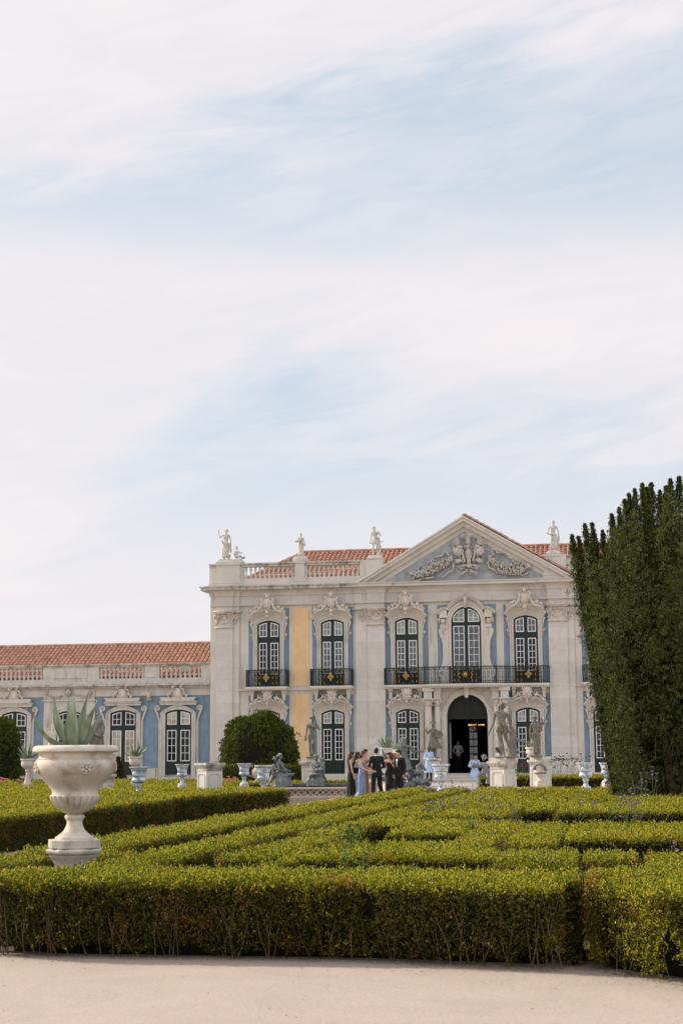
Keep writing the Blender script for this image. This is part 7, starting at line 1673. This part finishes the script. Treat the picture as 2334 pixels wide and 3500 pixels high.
mb.build('rosettes', 'warmstone', URN, True)
mb = MB(); mb.lathe([(.31, zu(2547)), (.30, zu(2545)), (.1, zu(2542)), (.02, zu(2541))], n=20); mb.build('soil', 'soil', URN)
AG = thing('agave', tuple(U0 + Vector((0, 0, zz(2546)))), 'large grey green agave with thick pointed leaves growing in the marble urn', 'agave plant', rz=yaw)
zo = Vector((0, 0, zz(2546))); B0 = 248
L_ = [  # base px, mid px, tip px, width, y offsets
    ((240, 2548), (186, 2468), (175, 2376), .056, -.10, -.06), ((246, 2548), (224, 2465), (215, 2360), .042, .05, .08), ((248, 2550), (240, 2462), (250, 2370), .070, -.16, -.10),
    ((252, 2548), (262, 2460), (284, 2358), .044, .06, .10), ((258, 2548), (284, 2492), (330, 2386), .050, -.10, -.12), ((262, 2549), (298, 2508), (332, 2418), .036, .08, .14),
    ((236, 2549), (150, 2528), (112, 2440), .026, -.12, -.18)]
for (b, m_, t_, w, dy, dt) in L_:
    a, c, e = up_(*b), up_(*m_), up_(*t_); a = Vector((a.x * .8, dy * .5, a.z)); c = Vector((c.x, dy, c.z)); e = Vector((e.x, dt, e.z))
    mb = MB(); agave_leaf(mb, [a - zo, lerp(a, c, .6) - zo, c - zo, e - zo], w, 16, .35, .008, side=Vector((0, -1, 0)) if abs(e.x) < .12 else Vector((e.x * 1.2, -.6, 0)))
    mb.build('leaf', 'agave', AG, True)
    if abs(e.x) > -1:
        tp = e - zo; dd = (e - c).normalized(); mb = MB(); mb.tube([tp - dd * .01, tp + dd * .015], [.0035, .0008], 5); mb.build('thorn', 'seed', AG)
def small_agave(loc, L, n, label, seed, group=None, w=.045):
    rg = random.Random(seed); t = thing('agave', tuple(loc), label, 'agave plant', group)
    for i in range(n):
        a = i * 2.4 + rg.uniform(-.2, .2); el_ = rg.uniform(.25, 1.35) if i else 1.5; r = L * rg.uniform(.75, 1.05)
        d = Vector((math.cos(a) * math.cos(el_), math.sin(a) * math.cos(el_), math.sin(el_)))
        b = Vector((math.cos(a) * .03, math.sin(a) * .03, 0)); mid = b + d * r * .5 + Vector((0, 0, -.02)); tip = b + d * r + Vector((0, 0, .04))
        mb = MB(); agave_leaf(mb, [b, mid, tip], w, 6, .3, .006); mb.build('leaf', 'agave', t, True)
    return t
FP = [(17, 0), (17, 3), (15, 6), (10, 9), (7.5, 13), (7, 18), (8, 23), (11, 26), (12, 28.5), (8, 31), (9, 33.5), (17, 36), (21.5, 40), (22.5, 45), (20, 48.5), (19, 52), (20, 60), (22.5, 70), (25, 76.5), (25.5, 79), (29, 81), (30.5, 84), (30, 86), (26, 86), (20, 70), (2, 68)]
def faience(px, D, w, py_top, label, h=None, plinth=False):
    base = G(px, D); zt = vz(px, py_top, D); s_ = w / 61 * D / F
    H = 86 * s_; zb = zt - H
    t = thing('faience_pot', (base[0], base[1], 0), label, 'garden pot', 'blue and white faience garden pots')
    mb = MB(); mb.lathe([(r * s_, z * s_ + zb) for r, z in FP], n=28); 
    for q in (-1, 1):
        pass
    b_ = mb.build('bowl', 'faience', t, 'auto')
    m2 = MB()
    for q in (-1, 1): m2.ell((0, q * 22 * s_, zb + 60 * s_), (.045, .03, .05), None, 8, 6)
    m2.ell((-7 * s_, -21 * s_, zb + 62 * s_), (.07, .04, .08), None, 8, 6); m2.build('mask', 'faience', b_, True)
    if zb > .03:
        p = MB(); p.rbox((0, 0), 19 * s_, 19 * s_, 0, zb * .6, .5).rbox((0, 0), 16 * s_, 16 * s_, zb * .6 + .001, zb - .001, .5); p.build('plinth', 'dirtymarble', t)
    return t
faience(835, 55, 50, 2609, 'slender faience pot on a stone plinth, right of the empty pedestal')
faience(901, 51, 63, 2616, 'wide faience pot between the urn with the ring handle and the seated lead woman')
faience(1507, 50.5, 65, 2612, 'wide faience pot in front of the portal steps')
faience(2003, 47, 62, 2606, 'faience pot just left of the yew')
faience(2072, 54, 46, 2607, 'faience pot half hidden by the yew')
faience(474, 43, 66, 2621, 'faience pot in front of the small agave urn, right of the cone topiary')
faience(623, 52.5, 50, 2612, 'faience pot before the wing door beside the empty pedestal')
faience(337, 46, 50, 2600, 'faience pot almost hidden behind the large urn')
def bowl_urn(px, D, w, py_rim, label, alab, L, seed, stem='pink', aw=.05, na=22):
    base = G(px, D); s_ = w / 2 * D / F; zt = vz(px, py_rim, D)
    t = thing('stone_urn', (base[0], base[1], 0), label, 'urn', 'small stone urns planted with agaves')
    mb = MB(); z0 = zt - 1.45 * s_
    mb.lathe([(.3 * s_, z0), (.45 * s_, z0 + .08 * s_), (.8 * s_, z0 + .35 * s_), (.93 * s_, z0 + .75 * s_), (.86 * s_, z0 + 1.05 * s_), (.88 * s_, z0 + 1.2 * s_), (1.0 * s_, z0 + 1.25 * s_), (1.0 * s_, z0 + 1.42 * s_), (.9 * s_, z0 + 1.45 * s_), (.1, z0 + 1.38 * s_)], n=28); mb.build('bowl', 'marble', t, 'auto')
    mb = MB(); h = z0; mb.rbox((0, 0), .55 * s_, .55 * s_, 0, h * .45).rbox((0, 0), .62 * s_, .62 * s_, h * .45 + .001, h * .52); mb.lathe([(.5 * s_, h * .521), (.45 * s_, h * .6), (.25 * s_, h * .72), (.22 * s_, h * .9), (.35 * s_, h * .95), (.3 * s_, h)], n=18); mb.build('foot', stem, t, 'auto')
    small_agave((base[0], base[1], zt - .03), L, na, alab, seed, 'small agaves in stone urns', aw)
bowl_urn(463, 60, 49, 2586, 'small stone urn standing behind a faience pot, right of the cone topiary', 'small agave in the stone urn behind the faience pot', .55, 2)
bowl_urn(94, 60, 50, 2593, 'small stone urn beside the left domed topiary', 'small agave beside the left domed topiary', .60, 3)
bowl_urn(1322, 71, 44, 2556, 'tall stone urn behind the sea god, mostly hidden by the guests', 'tall agave behind the lead sea god', .62, 4, 'marble', .06)
bowl_urn(1827, 74, 60, 2553, 'white stone urn behind the boy statue', 'agave behind the boy statue', .72, 5, 'marble', .06, 14)
bowl_urn(1753, 66, 42, 2579, 'wide grey urn right behind the nude seen from behind', 'spiky small agave right of the nude seen from behind', .42, 6, 'marble', .035)
bowl_urn(1362, 73, 40, 2562, 'second tall urn behind the sea god', 'low agave beside the sea god shoulder', .38, 8, 'marble', .05)
def serpent_urn(px, D, py_c, rpx, label, mode):
    base = G(px, D); zc = vz(px, py_c, D); r = rpx * D / F
    t = thing('stone_urn', (base[0], base[1], 0), label, 'urn')
    mb = MB(); mb.lathe([(r * .55, zc - 1.75 * r), (r * .5, zc - 1.6 * r), (r * .22, zc - 1.4 * r), (r * .3, zc - 1.15 * r), (r * .7, zc - .95 * r), (r * .86, zc - .55 * r), (r * .98, zc - .1 * r), (r * .95, zc + .4 * r), (r * .7, zc + .75 * r), (r * .3, zc + .95 * r), (.01, zc + r)], n=24); mb.build('bowl', 'warmstone', t, 'auto')
    mb = MB(); mb.rbox((0, 0), r * .8, r * .8, 0, zc - 1.95 * r, .4).rbox((0, 0), r * .62, r * .62, zc - 1.95 * r + .001, zc - 1.75 * r, .4); mb.build('plinth', 'pink', t)
    mb = MB()
    if mode: mb.tube([(r * 1.03 * math.cos(a), -.55 * r * abs(math.sin(a)) - .1, zc + r * (.1 + .95 * math.sin(a))) for a in [lerp(-.2, PI * .95, i / 14) for i in range(15)]], [.05] * 14 + [.09], 7); mb.tube([(r * .95 * math.cos(a), r * .95 * math.sin(a), zc - .42 * r) for a in [i * PI / 12 for i in range(25)]], .035, 6)
    else: mb.tube([(-r * 1.05 + r * .85 * math.cos(a) * .9, -.05, zc + .2 * r + r * .95 * math.sin(a)) for a in [lerp(PI * .35, PI * 1.6, i / 14) for i in range(15)]], [.05] * 15, 7)
    mb.sculpt('serpent', 'lead', t, .015, 1)
serpent_urn(1847, 57, 2634, 20, 'globe shaped marble urn with a lead serpent over it, before the boy statue', 1)
serpent_urn(878, 67, 2640, 18, 'globe shaped marble urn with a lead ring handle, behind the wide faience pot', 0)
serpent_urn(1268, 60, 2640, 18, 'warm stone urn on the fountain pier between the woman in blue and the man', 1)

# ------------------------------------------------------------------ fountain basin
BS = thing('fountain_basin', tuple(G(1200, 60)), 'low pinkish stone fountain basin with a lattice parapet', 'fountain'); ORG[BS.name] = tuple(G(1200, 60))
def wall_seg(mb, a, b, z0, z1, th):
    a, b = Vector((a[0], a[1], 0)), Vector((b[0], b[1], 0)); d = (b - a).normalized(); n_ = Vector((-d.y, d.x, 0)) * th / 2
    mb.add([a - n_ + Vector((0, 0, z0)), b - n_ + Vector((0, 0, z0)), b + n_ + Vector((0, 0, z0)), a + n_ + Vector((0, 0, z0)), a - n_ + Vector((0, 0, z1)), b - n_ + Vector((0, 0, z1)), b + n_ + Vector((0, 0, z1)), a + n_ + Vector((0, 0, z1))], [(3, 2, 1, 0), (4, 5, 6, 7), (0, 1, 5, 4), (1, 2, 6, 5), (2, 3, 7, 6), (3, 0, 4, 7)])
A_, B_ = G(905, 57.5), G(1262, 57.2); zt_ = vz(1000, 2692, 57.4)
mb = MB(); wall_seg(mb, A_, B_, 0, .10, .30); wall_seg(mb, A_, B_, zt_ - .05, zt_, .34); wall_seg(mb, A_, B_, zt_ - .075, zt_ - .051, .26)
wb(mb, 'coping', 'pink', BS)
mb = MB(); d = Vector(B_) - Vector(A_); nL = 17; zl0, zl1 = .10, zt_ - .075
for i in range(nL):
    a = Vector(A_) + d * i / nL; b = Vector(A_) + d * (i + 1) / nL
    for s, yo in ((0, 0), (1, .013)):
        p, q = (a, b) if not s else (b, a); mb.tube([Vector((p.x, p.y + yo, zl0 - .005)), Vector((q.x, q.y + yo, zl1 + .005))], .028, 4)
wb(mb, 'lattice', 'pink', BS)
mb = MB(); mb.rbox(G(1272, 57.0), .17, .17, 0, vz(1272, 2690, 57), .1).rbox(G(1272, 57.0), .23, .23, vz(1272, 2690, 57) + .001, vz(1272, 2674, 57), .1); mb.rbox(G(1325, 57.6), .14, .14, 0, .5, .4); wb(mb, 'pier', 'pink', BS)
mb = MB(); zr = vz(1100, 2679, 63)
for a, b in (((905, 65.5), (1000, 63.6)), ((1000, 63.6), (1210, 63.6))): wall_seg(mb, G(*a), G(*b), 0, zr - .08, .35); wall_seg(mb, G(*a), G(*b), zr - .079, zr, .48)
wb(mb, 'rim', 'greystone', BS)
mb = MB(); zr = vz(1450, 2690, 62)
P_ = [(1345, 60.5), (1560, 60.8), (1700, 60.4), (1825, 59.0), (1848, 60.5)]
for a, b in zip(P_[:-1], P_[1:]): wall_seg(mb, G(*a), G(*b), 0, zr - .09, .30); wall_seg(mb, G(*a), G(*b), zr - .089, zr, .42)
wb(mb, 'rim', 'stone', BS)
mb = MB(); pts_ = [G(905, 58), G(1262, 57.8), G(1560, 61), G(1848, 61), G(1700, 66), G(1000, 65)]
mb.add([(p[0], p[1], .08) for p in pts_], [tuple(range(len(pts_)))]); mt, t_, b_, g_ = newmat('dark basin water'); b_.inputs['Base Color'].default_value = (.03, .04, .035, 1); b_.inputs['Roughness'].default_value = .08; M['water'] = mt
wb(mb, 'water', 'water', BS)
# low garden steps towards the portal
GS = thing('garden_steps', tuple(G(1560, 79)), 'broad shallow stone steps leading to the portal terrace', 'steps'); ORG[GS.name] = tuple(G(1560, 79))
for i in range(3):
    mb = MB(); a, b = G(1405 + 14 * i, 74.5 + 1.7 * i), G(1712, 74.5 + 1.7 * i); mb.box(a[0], b[0] + .8, a[1], a[1] + 1.72, 0, .02 + .012 * i + .0).box(a[0], b[0] + .8, a[1] - .02, a[1] + .3, 0, .10 + .04 * i); wb(mb, 'step', 'stone', GS)
# ------------------------------------------------------------------ flowers and weeds
def verbena(px, D, H, n, w, label, seed, mat='purple', hs=.028, group='tall purple verbena plants', stemr=.004, z=0):
    rg = random.Random(seed); base = G(px, D, z); t = thing('verbena_plant', tuple(base), label, 'flowers', group)
    st = MB(); fl = MB()
    for i in range(n):
        x, y = rg.gauss(0, w * .35), rg.gauss(0, w * .2); h = H * rg.uniform(.55, 1.0); lx, ly = x + rg.gauss(0, w * .5), y + rg.gauss(0, w * .3)
        a, b, c = Vector((x * .5, y * .5, 0)), Vector((lerp(x, lx, .4), lerp(y, ly, .4), h * .5)), Vector((lx, ly, h)); st.tube([a, b, c], [stemr, stemr * .8, stemr * .5], 4)
        tips = [c]
        for q in range(rg.choice((1, 2, 2, 3))):
            s0 = lerp(b, c, rg.uniform(.3, .9)); e = s0 + Vector((rg.uniform(-.18, .18) * w * 2, rg.uniform(-.1, .1), rg.uniform(.06, .2) * H)); st.tube([s0, e], [stemr * .6, stemr * .4], 4); tips.append(e)
        for e in tips:
            r = hs * rg.uniform(.6, 1.25)
            for _ in range(5): fl.ell(e + Vector((rg.uniform(-.5, .5) * r, rg.uniform(-.5, .5) * r, rg.uniform(-.1, .5) * r)), (r * .55, r * .55, r * .42), None, 6, 4)
        if i % 2 == 0:
            for q in range(2):
                s0 = lerp(a, b, rg.uniform(.3, 1)); agave_leaf(st, [s0, s0 + Vector((rg.uniform(-.08, .08), rg.uniform(-.05, .05), .03)), s0 + Vector((rg.uniform(-.12, .12), 0, rg.uniform(-.02, .05)))], .01, 4)
    st.build('stems', 'green_stem', t); fl.build('flower_heads', mat, t, True)
    return t
verbena(1545, 27.5, 1.02, 13, .42, 'tall loose purple verbena stems standing up in front of the faience pot by the steps', 1, z=0, hs=.022)
verbena(1500, 25.5, .86, 8, .30, 'small verbena clump left of the tall loose one', 2, hs=.02)
verbena(1640, 28, .85, 9, .35, 'low verbena clump right of the tall loose stems', 3, hs=.02)
verbena(1710, 23.3, .72, 9, .34, 'purple verbena clump at the near edge of the wide dark pit', 4, hs=.02)
verbena(1990, 24.6, .85, 9, .55, 'verbena with pale stems inside the wide dark pit', 5, hs=.018)
verbena(2165, 24.0, .95, 10, .26, 'dense purple verbena in front of the yew', 6, hs=.022)
verbena(2200, 27.5, 1.35, 7, .20, 'tallest verbena spire against the dark yew', 7, hs=.020)
verbena(1780, 19.0, .70, 4, .3, 'sparse verbena heads poking out of the hedge before the trench', 8, hs=.02)
verbena(2322, 16.2, .74, 3, .1, 'single verbena at the right edge above the dark trench', 9, hs=.02)
verbena(1910, 73, 1.6, 34, 1.3, 'tall dry plant with dark seed heads against the pale pilaster', 10, 'seed', .045, 'dry seed head plants', .007)
verbena(1790, 70, 1.3, 30, .7, 'dry seed head plant between the two statues on the right', 11, 'seed', .05, 'dry seed head plants', .007)
def blooms(px, D, z, n, w, label, seed, r=.045):
    rg = random.Random(seed); t = thing('pink_flowers', tuple(G(px, D)), label, 'flowers'); st = MB(); fl = MB()
    for i in range(n):
        x, y = rg.gauss(0, w), rg.gauss(0, w * .4); h = z * rg.uniform(.8, 1.1); st.tube([(x * .4, y * .4, 0), (x, y, h)], .008, 4)
        for q in range(5): a = q * 1.26; agave_leaf(fl, [(x, y, h), (x + r * math.cos(a), y + r * math.sin(a), h + r * .8), (x + r * 1.8 * math.cos(a), y + r * 1.8 * math.sin(a), h + r * .6)], r * .5, 4)
    st.build('stems', 'green_stem', t); fl.build('petals', 'pinkflower', t)
blooms(783, 66, .62, 7, .16, 'small pink flowers right of the empty pedestal', 1); blooms(28, 62, .72, 12, .35, 'pink flowers at the foot of the left domed topiary', 2)
def weed(px, D, H, label, seed, n=90):
    rg = random.Random(seed); t = thing('leafy_weed', tuple(G(px, D)), label, 'plant'); st = MB(); lf_ = MB()
    for i in range(11):
        a = rg.uniform(0, 6.28); e = Vector((math.cos(a) * rg.uniform(.05, .22), math.sin(a) * .1, H * rg.uniform(.75, 1.08))); st.tube([(0, 0, 0), e * .5 + Vector((0, 0, .1)), e], [.006, .005, .003], 4)
        for q in range(n // 8):
            p = e * rg.uniform(.7, 1.0); p.z = rg.uniform(.55, 1.0) * H; b = rg.uniform(0, 6.28); d = Vector((math.cos(b), math.sin(b) * .6, rg.uniform(-.3, .5))) * rg.uniform(.04, .085)
            agave_leaf(lf_, [p, p + d * .5 + Vector((0, 0, .012)), p + d], .02, 5, .2, .001)
    st.build('stems', 'green_stem', t); lf_.build('leaves', 'green_stem', t)
weed(1178, 15.6, .80, 'leafy grey green weed growing out of the middle of the bed', 1); weed(1222, 12.6, .70, 'small weed sprouting from the front hedge below the middle', 2, 40); weed(1615, 19.5, .72, 'small broad leaved weed in the middle rows', 3, 24)
# dead leaves along the foot of the front hedges
rs = np.random.RandomState(5); n = 2600; X = rs.uniform(-4.9, 1.2, n); Y = 11.72 + fA(X) * (X < -.4) + np.where(X > -.3, fB(X) - .28, 0) - .03 + np.abs(rs.normal(size=n)) * .10 - np.where(rs.uniform(size=n) < .10, rs.uniform(0, .5, n), 0)
P = np.stack([X, Y, np.full(n, .008)], 1); V = leaf_arrays(P, np.tile([0, 0, .1], (n, 1)), .018, rs, .6, .6, .0); V[:, 2] = np.abs(V[:, 2] - .008) * .4 + .006
M['litter'] = leafmat('dry leaf litter', [(.1, (.10, .07, .03)), (.5, (.22, .15, .06)), (.9, (.36, .27, .13))], trans=0)
o = quad_mesh('leaf_litter', V, 'litter'); tag(o, 'dry fallen leaves along the foot of the front hedge', 'leaf litter', kind='stuff')

# loose stones on the gravel
rs = np.random.RandomState(9); n = 170; X = rs.uniform(-5.5, 1.8, n); Y = rs.uniform(7.8, 11.6, n); mb = MB()
for x, y in zip(X, Y):
    r = float(rs.uniform(.002, .0055)); mb.ell((x, y, r * .3), (r * 1.3, r, r * .7), None, 6, 4)
o = mb.build('loose_stones', 'gravel'); tag(o, 'small loose stones scattered over the gravel', 'stones', kind='stuff')
